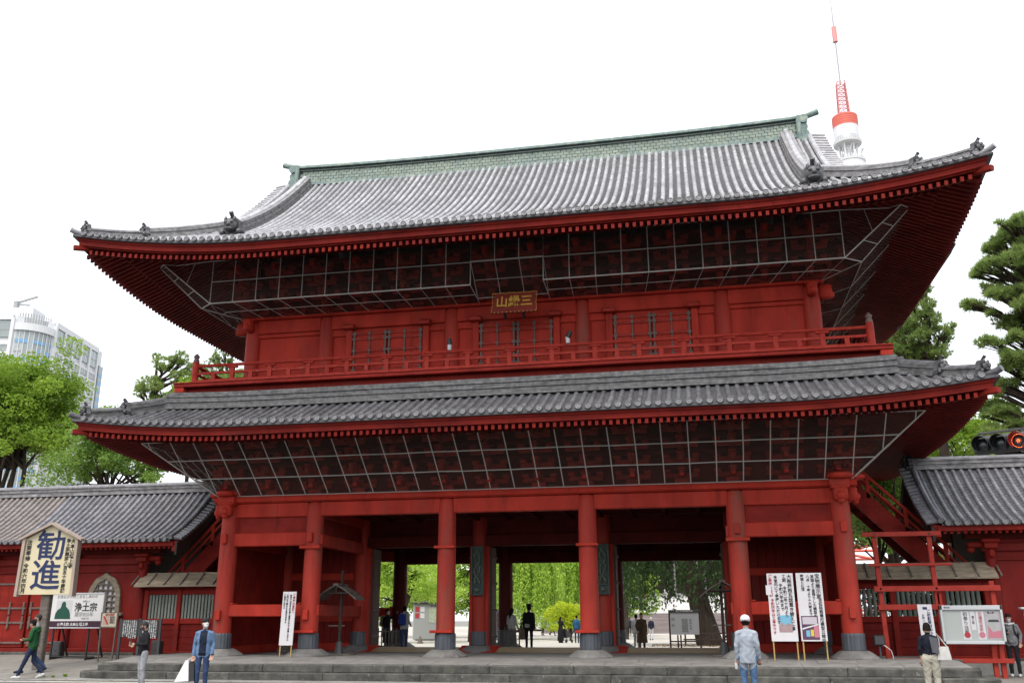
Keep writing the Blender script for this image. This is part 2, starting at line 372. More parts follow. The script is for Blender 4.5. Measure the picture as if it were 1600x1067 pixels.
def pan_sheet(rf, side, mb, course=.13, step=.022, nt_=90, d1=None):
    top = d1 or (rf.dtop if side in (0,2) else rf.side_top); k = int(top/course)
    for i in range(k):
        da, db = i*top/k, (i+1)*top/k
        ta, tb = rf.tmax(side, da), rf.tmax(side, db)
        us = [(-1+2*j/nt_) for j in range(nt_+1)]
        lo = [rf.pt(side, u*ta, da, step-.02) for u in us]; hi = [rf.pt(side, u*tb, db, -.02) for u in us]; dn = [rf.pt(side, u*ta, da, -.025) for u in us]
        n = len(us); mb.add(dn+lo+hi, [(j,j+1,n+j+1,n+j) for j in range(n-1)]+[(n+j,n+j+1,2*n+j+1,2*n+j) for j in range(n-1)])
    return mb
def disc_mesh():
    mb = MB(); n = 14; r = .088; pr = [(r*.9,.02),(r,0),(r,-.06),(r*.93,-.075),(r*.78,-.075),(r*.74,-.06),(r*.35,-.06),(r*.28,-.07)]
    vs = []
    for rr, y in pr: vs += [(rr*math.cos(2*math.pi*k/n), y, rr*math.sin(2*math.pi*k/n)) for k in range(n)]
    fs = [(i*n+k,i*n+(k+1)%n,(i+1)*n+(k+1)%n,(i+1)*n+k) for i in range(len(pr)-1) for k in range(n)]
    fs.append(tuple(range((len(pr)-1)*n, len(pr)*n))); mb.add(vs, fs); return mb
DISC = {}
def disc(m_):
    if m_.name not in DISC: DISC[m_.name] = disc_mesh().mesh('eave_tile', DISCM, 35)
    return DISC[m_.name]
def ridge_run(pts, w, h, layers, mb, cap=.085, mbcap=None, jit=.0):
    """stacked flat tiles (layers) topped with a round cap tile, swept along pts"""
    pts = [Vector(p) for p in pts]
    def sweep(prof, target):
        vs = []; n = len(prof)
        for i, p in enumerate(pts):
            d = (pts[min(i+1,len(pts)-1)]-pts[max(i-1,0)]).normalized(); s_ = d.cross(Vector((0,0,1))).normalized(); u = s_.cross(d).normalized()
            vs += [p+s_*x+u*y for x, y in prof]
        fs = [(i*n+k,i*n+(k+1)%n,(i+1)*n+(k+1)%n,(i+1)*n+k) for i in range(len(pts)-1) for k in range(n)]
        fs += [tuple(range(n-1,-1,-1)), tuple(range((len(pts)-1)*n, len(pts)*n))]; target.add(vs, fs)
    lh = h/layers
    for l in range(layers):
        e = .03 if l % 2 == 0 else -.005; ww = w*(1-.12*l/layers)/2+e
        sweep([(-ww,l*lh-.05 if l == 0 else l*lh),(ww,l*lh-.05 if l == 0 else l*lh),(ww,(l+1)*lh-.012),(-ww,(l+1)*lh-.012)], mb)
    c = [(cap*1.15*math.cos(math.pi*k/7), h-.01+cap*math.sin(math.pi*k/7)) for k in range(8)]
    sweep([(-cap*1.15,h-.03)]+[(-x,y) for x,y in c][0:0]+[(cap*1.15,h-.03)]+c, mbcap or mb)
def oni_mesh():
    """demon-face end tile: local -Y is the face, base at z=0, about 0.62 high"""
    mb = MB()
    pl = [(-.30,0),(-.33,.12),(-.24,.22),(-.25,.40),(-.14,.50),(0,.54),(.14,.50),(.25,.40),(.24,.22),(.33,.12),(.30,0)]
    mb.prism([(x,-.02,z) for x,z in pl], (0,.16,0))
    mb.blob((0,-.10,.26),(.20,.13,.20)); mb.blob((-.09,-.19,.32),.055); mb.blob((.09,-.19,.32),.055); mb.blob((0,-.23,.24),(.06,.06,.05))
    mb.blob((0,-.18,.13),(.15,.08,.05)); mb.blob((-.13,-.12,.42),(.05,.06,.10)); mb.blob((.13,-.12,.42),(.05,.06,.10)); mb.blob((-.24,-.07,.08),(.08,.07,.08)); mb.blob((.24,-.07,.08),(.08,.07,.08))
    mb.tube([(0,.05,.46),(0,-.02,.56),(0,-.12,.65)], [.05,.055,.065], 10)
    return mb
ONI = oni_mesh()
ONIM = {}
def oni(parent, p, ang, m_, s=1.0, name='ridge_end_tile'):
    if m_.name not in ONIM: ONIM[m_.name] = ONI.mesh('ridge_end_tile', m_, 50)
    o = link(name, ONIM[m_.name], parent, p, (0,0,ang)); o.scale = (s,s,s); return o

def build_roof(rf, name, TM, label, spacing, rows_back=True):
    base = MB(); pan_sheet(rf, 0, base); 
    ro = G(base, name, TILED, label=label)
    # front cover-tile rows, one object each, with their round eave tiles
    k = int(round(2*rf.hx/spacing)); sp = 2*rf.hx/k
    for i in range(k):
        t = -rf.hx+sp*(i+.5)
        d1 = rf.dmax(0, t)
        if d1 < .15: continue
        tile_row(rf, 0, t, MB(), -.02, d1).build('tile_row', TM, ro, 40)
        p = rf.pt(0, t, -.03, .03); link('eave_tile', disc(TM), ro, p, (R(-8),0,0))
    # the other three sides: one joined part
    oth = MB()
    for side in (1,2,3):
        hs = rf.half(side); k = int(round(2*hs/spacing)); sp = 2*hs/k
        for i in range(k):
            t = -hs+sp*(i+.5)
            if rf.dmax(side, t) < .15: continue
            tile_row(rf, side, t, oth, -.02, None, n=4, L=.5)
            p = rf.pt(side, t, -.03, .03); ox = rf.out(side); al = rf.along(side)
            oth.add([p+ox*.04+al*.09*math.cos(a)+Vector((0,0,.09*math.sin(a))) for a in [2*math.pi*q/10 for q in range(10)]], [tuple(range(10))])
    oth.build('side_and_back_tile_rows', TM, ro, 40, kind='stuff')
    pn = MB()
    for side in (1,2,3): pan_sheet(rf, side, pn, .26, .03, 40)
    pn.build('side_and_back_pan_tiles', TILED, ro, kind='stuff')
    # thin front row of flat eave tiles hanging below the discs
    ev = MB()
    for side in range(4):
        hs = rf.half(side); n = 110; pts = [rf.pt(side, -hs+2*hs*i/n, -.06) for i in range(n+1)]
        for i in range(n): 
            a, b = pts[i], pts[i+1]; ev.hexa([a+Vector((0,0,-.075)), b+Vector((0,0,-.075)), b+Vector((0,0,-.075))-rf.out(side)*.2, a+Vector((0,0,-.075))-rf.out(side)*.2, a+Vector((0,0,-.01)), b+Vector((0,0,-.01)), b+Vector((0,0,-.01))-rf.out(side)*.2, a+Vector((0,0,-.01))-rf.out(side)*.2])
    ev.build('eave_tile_edge', TILED, ro)
    return ro

def eave_timber(rf, name, zf, slope, wall_d, spacing, label, two_layer=True, gutter=False):
    """fascia boards, rafters, soffit boards and hip rafters of an eave; zf = drop of the fascia, slope of the rafters"""
    hx, hy = rf.hx, rf.hy
    eo = None
    fb = MB()
    def ez(side, t, d): # underside reference follows the curved-up eave
        c = rf.half(side)-abs(t); return rf.z0+rf.up(c, max(d,0))
    def P(side, t, d, z):
        if side == 0: return Vector((t, YC-hy+d, z))
        if side == 1: return Vector((hx-d, YC+t, z))
        if side == 2: return Vector((-t, YC+hy-d, z))
        return Vector((-hx+d, YC-t, z))
    # fascia: a wide moulded board curving along the eave, in two lifts
    for (d0, d1, za, zb) in ((.07,.30,-.17,-.085),(.12,.34,-.32,-.17),(.22,.40,-zf+.10,-.32)):
        for side in range(4):
            hs = rf.half(side); n = 56
            for i in range(n):
                ta, tb = -hs+d0+(2*hs-2*d0)*i/n, -hs+d0+(2*hs-2*d0)*(i+1)/n
                def q(t, d, dz): 
                    tt = max(-(hs-d), min(hs-d, t)); return P(side, tt, d, ez(side, tt, 0)+dz)
                fb.add([q(ta,d0,za),q(tb,d0,za),q(tb,d1,za),q(ta,d1,za),q(ta,d0,zb),q(tb,d0,zb)],
                       [(0,3,2,1),(0,1,5,4)])
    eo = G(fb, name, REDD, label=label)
    # soffit boards
    sf = MB()
    zr = lambda side, t, d: ez(side, t, d)-zf+.03+slope*(d-.3)
    for side in range(4):
        hs = rf.half(side); nt_, nd = 60, 6
        for j in range(nd):
            da, db = .2+(wall_d-.2)*j/nd, .2+(wall_d-.2)*(j+1)/nd
            for i in range(nt_):
                def q(u, d): t = u*(hs-d); return P(side, t, d, zr(side, t, d)+.06)
                ua, ub = -1+2*i/nt_, -1+2*(i+1)/nt_
                sf.add([q(ua,da),q(ub,da),q(ub,db),q(ua,db)], [(3,2,1,0)])
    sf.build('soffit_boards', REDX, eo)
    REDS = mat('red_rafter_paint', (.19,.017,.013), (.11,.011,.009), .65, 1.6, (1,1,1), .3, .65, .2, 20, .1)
    # rafters: front ones as parts, the other sides joined
    oth = MB()
    for side in range(4):
        hs = rf.half(side); k = int(round((2*hs-.7)/spacing)); sp = (2*hs-.7)/k
        for i in range(k+1):
            t = -hs+.35+sp*i; lim = min(wall_d, hs-abs(t)-.02)
            if lim < .40: continue
            d0 = .17; w_ = .09
            def hx8(da, db, zd, hh):
                p = []
                for d, tt in ((da,t-w_/2),(da,t+w_/2),(db,t+w_/2),(db,t-w_/2)): p.append(P(side, tt, d, zr(side, t, d)+zd-hh))
                for d, tt in ((da,t-w_/2),(da,t+w_/2),(db,t+w_/2),(db,t-w_/2)): p.append(P(side, tt, d, zr(side, t, d)+zd))
                return p
            mb = MB() if side == 0 else oth
            mid = min(lim, 1.35)
            mb.hexa(hx8(d0, mid, .055, .13))
            if lim > 1.15: mb.hexa(hx8(1.12, lim, -.045, .12))
            if side == 0: mb.mi = [0,0,1,0,0,0]+[0]*(len(mb.f)-6); mb.build('rafter', [REDS,REDD], eo)
    oth.build('side_and_back_rafters', REDS, eo, kind='stuff')
    # hip rafters at the four corners
    for cx_, sgx in ((hx,1),(-hx,-1)):
        for cy_, sgy in ((YC-hy,-1),(YC+hy,1)):
            zc = rf.z0+rf.rise-zf
            a = Vector((cx_-sgx*.02, cy_-sgy*.02, zc-.02)); b = Vector((cx_-sgx*wall_d, cy_-sgy*wall_d, rf.z0-zf+slope*(wall_d-.3)-.02))
            m_ = a.lerp(b,.35)+Vector((0,0,-.10))
            MB().beam(a, m_, .17, .15).beam(m_+Vector((0,0,.02)), b, .22, .24).build('hip_rafter', REDD, eo)
    return eo

UR = Roof(13.80, 8.44, 12.93, .43, .0360, 8.30, .70, 6.8, 5.2, xg=10.75, side_top=4.7)
LR = Roof(13.22, 8.06, 7.20, .40, .038, 2.05, .39, 5.6, 3.6)
upper_roof = build_roof(UR, 'upper_roof', TILE, 'upper hip-and-gable roof of pale grey tiles', .262)
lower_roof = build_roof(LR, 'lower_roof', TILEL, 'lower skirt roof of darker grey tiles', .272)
upper_eave = eave_timber(UR, 'upper_eave', .46, .45, 4.3, .205, 'red upper eave of boards and rafters')
lower_eave = eave_timber(LR, 'lower_eave', .40, .22, 3.7, .195, 'red lower eave of boards and rafters')

# ---- main ridge with its green tile facing
ZR0 = UR.z(20, 8.30)-.13
def ridge_z(x): return .16*(abs(x)/10.4)**3
mr = MB(); n = 60
def ridge_sheet(mb, y, z0, z1, x=10.05):
    xs = [-x+2*x*i/n for i in range(n+1)]
    for i in range(n):
        a, b = xs[i], xs[i+1]
        p = []
        for z in (z0,z1): p += [(a,YC-y,ZR0+z+ridge_z(a)),(b,YC-y,ZR0+z+ridge_z(b)),(b,YC+y,ZR0+z+ridge_z(b)),(a,YC+y,ZR0+z+ridge_z(a))]
        mb.hexa(p)
ridge_sheet(mr, .24, .0, .70)
ridge = G(mr, 'main_ridge', COPPERD, label='tall main ridge faced with green tiles')
for a_ in ((.33,-.10,.03,10.1),(.31,.55,.60,10.1),(.36,.68,.76,10.15)):
    cor = MB(); ridge_sheet(cor,*a_); cor.build('ridge_cornice', COPPERD if a_[0] == .31 else COPPER, ridge)
cp = MB(); cp.tube([(x,YC,ZR0+.84+ridge_z(x)) for x in np.linspace(-10.3,10.3,50)], .13, 10); cp.build('ridge_cap', COPPER, ridge, 40)
pl = MB()
for sy in (-1,1):
    for r_ in range(4):
        k = 88
        for i in range(k):
            x0 = -9.95+19.9*(i+.04+(.5 if r_ % 2 else 0))/k; x1 = min(x0+19.9/k*.90, 9.98); z = .045+r_*.127
            y = YC+sy*(.24+.018+random.uniform(-.004,.006)); zz = ZR0+ridge_z((x0+x1)/2)
            pl.box(x0,x1,min(y,YC+sy*.22),max(y,YC+sy*.22),zz+z,zz+z+.112)
pl.build('ridge_facing_tiles', FACET, ridge, kind='stuff')
for sx in (-1,1):
    e = MB()
    zz = ZR0+ridge_z(10.2)
    e.cbox(min(sx*9.98,sx*10.16),max(sx*9.98,sx*10.16),YC-.45,YC+.45,zz-.35,zz+.80,.05)
    for k,(z,r_,yy) in enumerate(((.62,.17,.42),(.30,.15,.36),(.02,.17,.40),(-.30,.18,.44))):
        e.tube([(sx*10.25,YC-yy,zz+z),(sx*10.25,YC+yy,zz+z)], r_, 12)
    e.tube([(sx*10.0,YC,zz+.86),(sx*10.45,YC,zz+.93),(sx*10.85,YC,zz+1.06)], [.10,.11,.12], 10)
    e.build('ridge_end_ornament', COPPER, ridge, 40)
# ---- descending ridges, corner ridges and gables
def put_ridge(pts, w, h, layers, name, parent, m_=NOSHI, m2=TILE, cap=.085):
    a, b = MB(), MB(); ridge_run(pts, w, h, layers, a, cap, b); o = a.build(name, m_, parent); b.build('cap_tile_row', m2, o, 40); return o
for sx in (-1,1):
    for front in (1,-1):
        sd_ = 0 if front == 1 else 2; tt = sx*9.54*front
        P_ = [UR.pt(sd_, tt, d, .02) for d in np.linspace(8.05, 2.45, 18)]
        put_ridge(P_, .40, .40, 5, 'descending_ridge', upper_roof)
        oni(upper_roof, UR.pt(sd_, tt, 2.30, .0)+Vector((0,-.02*front,0)), 0 if front == 1 else math.pi, TILEK, 1.25)
        # corner ridge in two lifts
        def hip(d): return Vector((sx*(UR.hx-d), YC-front*(UR.hy-d), UR.z(d,d)+.02))
        ang = math.atan2(front*1, sx*1)  # placeholder, outward diagonal
        od = Vector((sx,-front,0)).normalized(); rz = math.atan2(od.x, -od.y)
        put_ridge([hip(d) for d in np.linspace(4.15,1.62,12)], .34, .30, 4, 'corner_ridge', upper_roof)
        oni(upper_roof, hip(1.50), rz, TILEK, .80)
        put_ridge([hip(d) for d in np.linspace(1.55,.30,8)], .30, .20, 3, 'corner_ridge', upper_roof)
        oni(upper_roof, hip(.24), rz, TILEK, .72)
        tp = hip(.02)+Vector((0,0,.05)); MB().tube([tp-od*.35-Vector((0,0,.06)), tp+od*.02, tp+od*.16+Vector((0,0,.05))], [.085,.09,.09], 10).build('corner_eave_tile', TILE, upper_roof, 40)
    # gable: wall, bargeboard and the row of short tiles along the verge
    gw = MB(); xw = sx*9.25; g = []
    for y in np.linspace(-4.3,4.3,25): g.append((xw, YC+y, UR.z(20, 8.44-abs(y))-.25))
    zb = UR.z(20,4.0)-.2; gw.prism([p for p in g if p[2] > zb-.6]+[(xw,YC+3.6,zb-.6),(xw,YC-3.6,zb-.6)], (-sx*.15,0,0))
    gw.build('gable_wall', REDD, upper_roof)
    bb = MB()
    for s2 in (-1,1):
        ys = np.linspace(0,4.6,16)
        for i in range(15):
            p = []
            for dz in (-.62,-.10):
                for yy in (ys[i],ys[i+1]): 
                    for x in (sx*10.5,sx*10.62): p.append(Vector((x, YC+s2*yy, UR.z(20,8.44-yy)+dz)))
            bb.hexa([p[0],p[1],p[3],p[2],p[4],p[5],p[7],p[6]])
    bb.build('bargeboard', RED, upper_roof)
    for s2 in (-1,1):
        vt = MB()
        for yy in np.arange(.25,5.0,.24):
            z = UR.z(20,8.44-yy)+.07; vt.tube([(sx*10.35,YC+s2*yy,z+.03),(sx*10.98,YC+s2*yy,z-.05)], .085, 8)
        vt.build('verge_tiles', TILE, upper_roof, 40, kind='stuff')
        P_ = [Vector((sx*10.42, YC+s2*yy, UR.z(20,8.44-yy)+.10)) for yy in np.linspace(.2,5.0,18)]
        MB().tube(P_, .10, 8).build('verge_ridge', TILE, upper_roof, 40)
# ---- lower roof: band of stacked tiles under the balcony and corner ridges
def band(side):
    hs = (LR.hx if side in (0,2) else LR.hy)-1.98
    return [LR.pt(side, t, 1.98, 0) for t in np.linspace(-hs, hs, 30)]
for side in range(4):
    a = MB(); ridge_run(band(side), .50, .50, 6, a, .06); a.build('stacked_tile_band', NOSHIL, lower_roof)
for sx in (-1,1):
    for front in (1,-1):
        def hip(d): return Vector((sx*(LR.hx-d), YC-front*(LR.hy-d), LR.z(d,d)+.02))
        od = Vector((sx,-front,0)).normalized(); rz = math.atan2(od.x, -od.y)
        put_ridge([hip(d) for d in np.linspace(2.15,1.15,6)], .36, .32, 4, 'corner_ridge', lower_roof, NOSHIL, TILEL)
        oni(lower_roof, hip(1.05), rz, TILEK, .80)
        put_ridge([hip(d) for d in np.linspace(1.08,.30,6)], .30, .20, 3, 'corner_ridge', lower_roof, NOSHIL, TILEL)
        oni(lower_roof, hip(.24), rz, TILEK, .72)
        tp = hip(.02)+Vector((0,0,.05)); MB().tube([tp-od*.35-Vector((0,0,.06)), tp+od*.02, tp+od*.16+Vector((0,0,.05))], [.085,.09,.09], 10).build('corner_eave_tile', TILEL, lower_roof, 40)
# rain gutters along the side eaves of the upper roof
for sx in (-1,1):
    MB().beam((sx*13.72,.75,12.62),(sx*13.62,8.6,12.50),.12,.12).beam((sx*13.72,.75,12.62),(sx*13.80,.45,12.76),.10,.10).build('rain_gutter', DGREY, upper_eave)

# ---- columns
CX = [-9.55,-6.60,-2.20,2.20,6.60,9.55]; CY = [0,4.5,9.0]
def column_mesh():
    pr = [(.282,.64),(.285,1.6),(.283,3.4),(.272,4.9),(.262,5.10),(.24,5.20),(.20,5.25)]
    return MB().lathe(0,0,pr,24).mesh('column', REDC, 40)
def sleeve_mesh():
    mb = MB(); n = 72
    mb.lathe(0,0,[(.305,.20),(.318,.22),(.318,.62),(.305,.66),(.285,.67)],n,lambda k: 1.0 if (k//2) % 2 else .972); return mb.mesh('metal_sleeve', SLEEVE)
def plinth_mesh():
    mb = MB(); n = 24; rf_ = lambda k: 1.0/max(abs(math.cos(2*math.pi*k/n)),abs(math.sin(2*math.pi*k/n)))**.45
    mb.lathe(0,0,[(.68,-.24),(.66,.015),(.60,.06),(.44,.17),(.38,.20),(.36,.205)],n,rf_); return mb.mesh('plinth', PLINTH, 30)
CM, SM, PM = column_mesh(), sleeve_mesh(), plinth_mesh()
CMR = column_mesh(); CMR.materials[0] = mat('backlit_column_red', (.13,.018,.014), (.07,.012,.010), .6, 1.6, (1,1,.22), .3, .62, .2, 25, .12)  # rear row: column red darkened, backlit shade put into the colour
for y in CY:
    for x in CX:
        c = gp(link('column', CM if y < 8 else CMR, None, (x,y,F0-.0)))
        link('metal_sleeve', SM, c); link('plinth', PM, c)
# column mesh is in local z from the floor: shift so its top reaches 5.26 m
CM.transform(Matrix.Translation((0,0,-F0+0.0))); CMR.transform(Matrix.Translation((0,0,-F0)))
# ---- beams
def bays(): return [(CX[i],CX[i+1]) for i in range(5)]
for i,(a,b) in enumerate(bays()):
    for y in (0,9.0):
        G(MB().cbox(a+.20,b-.20,y-.13,y+.13,4.815,5.27,.025), 'tie_beam', RED)
    if i in (0,4):
        for y in (0.,9.):
            G(MB().cbox(a+.22,b-.22,y-.12,y+.12,3.90,4.32,.025), 'lower_tie_beam', RED)
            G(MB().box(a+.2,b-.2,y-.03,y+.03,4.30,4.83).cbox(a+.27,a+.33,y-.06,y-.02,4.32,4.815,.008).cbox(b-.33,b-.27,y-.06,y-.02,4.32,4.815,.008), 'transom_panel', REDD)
            G(MB().cbox(a+.22,b-.22,y-.14,y+.14,1.72,2.09,.03), 'waist_rail', RED)
            # little ledges by the columns where the rail is wedged
            for q in (a+.32,b-.32): G(MB().cbox(q-.06,q+.06,y-.15,y+.15,2.09,2.14,.01), 'wedge', RED)
# flat plate carrying the brackets, with rounded edge
for y in (0.,9.):
    G(MB().tube([(-10.05,y-.22,5.38),(10.05,y-.22,5.38)], .10, 8).box(-10.05,10.05,y-.22,y+.32,5.275,5.485), 'wall_plate', RED, 40)
for x in (-9.55,9.55):
    G(MB().cbox(x-.28,x+.28,-.45,9.45,5.272,5.482,.02), 'wall_plate', RED)
    for (y0,y1) in ((.2,4.3),(4.7,8.8)):
        G(MB().cbox(x-.13,x+.13,y0,y1,4.815,5.27,.02), 'tie_beam', RED)
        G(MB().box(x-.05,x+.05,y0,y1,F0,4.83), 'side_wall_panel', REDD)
        for z0,z1 in ((3.9,4.32),(1.72,2.09),(F0,.82)): G(MB().cbox(x-.12,x+.12,y0,y1,z0,z1,.02), 'side_rail', RED)
# carved beam noses and capital blocks at the corners
for x, sx in ((-9.55,-1),(9.55,1)):
    for y, sy in ((0,-1),(9,1)):
        cb = MB(); cb.cbox(x-.20,x+.20,y+sy*.34-.16,y+sy*.34+.16,4.86,5.27,.05).cbox(x-.26,x+.26,y+sy*.32-.2,y+sy*.32+.2,5.20,5.29,.03); cb.blob((x,y+sy*.48,5.0),(.15,.12,.14)); cb.blob((x,y+sy*.44,4.86),(.11,.1,.09))
        G(cb, 'beam_nose', RED, 50)
        cb = MB(); cb.cbox(x+sx*.34-.16,x+sx*.34+.16,y-.20,y+.20,4.86,5.27,.05); cb.blob((x+sx*.48,y,5.0),(.12,.15,.14)); cb.blob((x+sx*.44,y,4.86),(.1,.11,.09))
        G(cb, 'beam_nose', RED, 50)
        G(MB().lathe(x+sx*.05,y+sy*.05,[(.34,5.48),(.46,5.55),(.46,5.66),(.40,5.70)],16).lathe(x+sx*.5,y,[(.22,5.48),(.28,5.53),(.28,5.60),(.22,5.64)],12).lathe(x,y+sy*.5,[(.22,5.48),(.28,5.53),(.28,5.60),(.22,5.64)],12), 'capital_block', RED, 40)
# peg blocks and ledges nailed on the front columns
for i,x in enumerate(CX):
    for z, sgn in ((3.98,0),(1.62,0)):
        if i in (0,1,4,5):
            G(MB().cbox(x-.085,x+.085,-.40,-.20,z,z+.30,.015), 'beam_end_block', RED)
    if i in (1,2,3,4):
        G(MB().cbox(x-.34,x+.34,-.36,-.10,3.78,3.88,.012) if i in (1,4) else MB().cbox(x-.33,x+.33,-.34,-.1,3.72,3.80,.012), 'ledge', RED)
    if i in (1,2,3): G(MB().cbox(x-.40,x+.30,-.38,-.08,1.235,1.315,.012), 'ledge', RED)
    if i in (1,4):
        s_ = 1 if i == 1 else -1
        for z in (3.92,1.74): G(MB().cbox(x+s_*.22-.1,x+s_*.22+.1,-.10,.10,z,z+.32,.015), 'beam_end_block', RED)
# ---- ground floor interior: partitions, doors, ceiling
for x in (-6.6,6.6):
    for (y0,y1) in ((.2,4.3),):
        for z0,z1 in ((4.815,5.27),(3.9,4.3),(1.72,2.09)): G(MB().cbox(x-.11,x+.11,y0,y1,z0,z1,.02), 'partition_rail', RED)
        G(MB().box(x-.04,x+.04,y0,y1,4.28,4.83), 'partition_panel', REDD)
for a,b in ((CX[0],CX[1]),(CX[4],CX[5])):
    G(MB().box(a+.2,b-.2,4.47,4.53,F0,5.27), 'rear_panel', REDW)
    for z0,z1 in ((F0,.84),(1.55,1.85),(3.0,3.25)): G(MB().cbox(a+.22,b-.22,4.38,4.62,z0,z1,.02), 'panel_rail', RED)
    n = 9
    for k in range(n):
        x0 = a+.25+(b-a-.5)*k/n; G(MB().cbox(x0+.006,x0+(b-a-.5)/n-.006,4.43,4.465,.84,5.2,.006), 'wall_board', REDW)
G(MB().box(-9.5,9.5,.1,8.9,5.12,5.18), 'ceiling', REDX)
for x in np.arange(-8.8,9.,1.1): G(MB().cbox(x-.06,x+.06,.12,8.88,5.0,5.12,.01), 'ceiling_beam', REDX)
for i in (1,2,3):
    a,b = CX[i],CX[i+1]
    G(MB().cbox(a+.2,b-.2,4.34,4.66,4.12,4.52,.02), 'door_lintel', REDX)
    G(MB().box(a+.2,b-.2,4.47,4.53,4.5,5.1), 'door_transom', REDX)
    jl, jr = a+.34, b-.34
    for x0,x1 in ((a+.22,jl),(jr,b-.22)):
        G(MB().cbox(x0,x1,4.36,4.64,F0,4.12,.02), 'door_jamb', RED)
    # threshold and the plywood ramp laid over it
    x0, x1 = jl+.42, jr-.28
    G(MB().cbox(a+.22,x0-.02,4.30,4.70,F0-.03,F0+.20,.02), 'threshold', RED); G(MB().cbox(x1+.02,b-.22,4.30,4.70,F0-.03,F0+.20,.02), 'threshold', RED)
    for xs_,dx in ((x0-.03,-.55),(x1+.03,.45)): G(MB().prism([(xs_+dx,4.32,F0+.17),(xs_,4.32,F0-.02),(xs_+dx,3.75,F0-.02)],(0,0,.012)) if 0 else MB().hexa([(min(xs_,xs_+dx),3.72,F0-.02),(max(xs_,xs_+dx),3.72,F0-.02),(max(xs_,xs_+dx),4.32,F0-.02),(min(xs_,xs_+dx),4.32,F0-.02),(min(xs_,xs_+dx),3.9,F0+.02),(max(xs_,xs_+dx),3.9,F0+.02),(max(xs_,xs_+dx),4.32,F0+.18),(min(xs_,xs_+dx),4.32,F0+.18)]), 'threshold_wedge', RED)
    p = [(x0-.0,3.55,F0+.0),(x1+(.0),3.55,F0+.0),(x1,4.24,F0+.14),(x0,4.24,F0+.14),(x0,4.76,F0+.14),(x1,4.76,F0+.14),(x0,5.5,F0-.02),(x1,5.5,F0-.02)]
    rm = MB(); rm.add([p[0],p[1],p[2],p[3],p[4],p[5],p[6],p[7]], [(0,1,2,3),(3,2,5,4),(4,5,7,6)]); rm.add([(x0,3.55,F0-.02),(x0,4.24,F0-.02),(x0,4.24,F0+.138),(x1,3.55,F0-.02),(x1,4.24,F0-.02),(x1,4.24,F0+.138)], [(0,2,1),(3,4,5)])
    G(rm, 'threshold_ramp', RAMP)
    # the open leaves, swung back against the jambs
    for xj, s_ in ((jl,1),(jr,-1)):
        leaf = G(MB().cbox(min(xj-.06,xj+.06),max(xj-.06,xj+.06),4.68,5.40,F0+.08,4.10,.012), 'door_leaf', WOODB)
        for z in (1.0,1.9,2.8,3.7):
            MB().cbox(xj-.085,xj+.085,4.70,5.38,z,z+.10,.01).build('strap', STRAP, leaf)
            for y in np.arange(4.80,5.35,.25): MB().blob((xj+s_*.10,y,z+.05),.035,6,4).build('stud', STRAP, leaf)
    for yy in (9.,):
        G(MB().cbox(a+.2,b-.2,8.86,9.14,3.78,4.20,.02), 'rear_lintel', REDX)
        G(MB().box(a+.2,b-.2,8.97,9.03,4.18,4.83), 'rear_transom', REDX)
# bronze hanging panels with openwork relief on the middle columns
for x in (-2.2,2.2):
    bp = MB(); bp.cbox(x-.21,x+.21,4.10,4.16,2.42,4.10,.02)
    o = G(bp, 'bronze_panel', COPPERD)
    fr = MB()
    for q in (-.19,.19): fr.cbox(x+q-.035,x+q+.035,4.04,4.12,2.42,4.10,.01)
    for z in (2.42,2.72,4.03): fr.cbox(x-.155,x+.155,4.045,4.12,z,z+.07,.01)
    fr.build('frame', COPPERD, o)
    rl = MB(); rng = random.Random(3)
    pts = [(x+.10*math.sin(z*7.3),4.06,z) for z in np.linspace(2.82,4.0,26)]
    rl.tube(pts, [.045+.015*math.sin(k) for k in range(26)], 7)
    pts = [(x+.10*math.sin(z*7.3+2.6),4.065,z) for z in np.linspace(2.82,4.0,26)]; rl.tube(pts, .03, 6)
    for k in range(16): rl.blob((x+rng.uniform(-.12,.12),4.065,rng.uniform(2.85,4.0)),(.04,.03,.04),6,4)
    rl.blob((x,4.05,2.60),(.08,.04,.08))
    rl.build('dragon_relief', mat('patina_relief', (.14,.19,.12), (.05,.085,.07), .5, 12, (1,1,1), .3, .7, .3, 40, .5), o, 50)

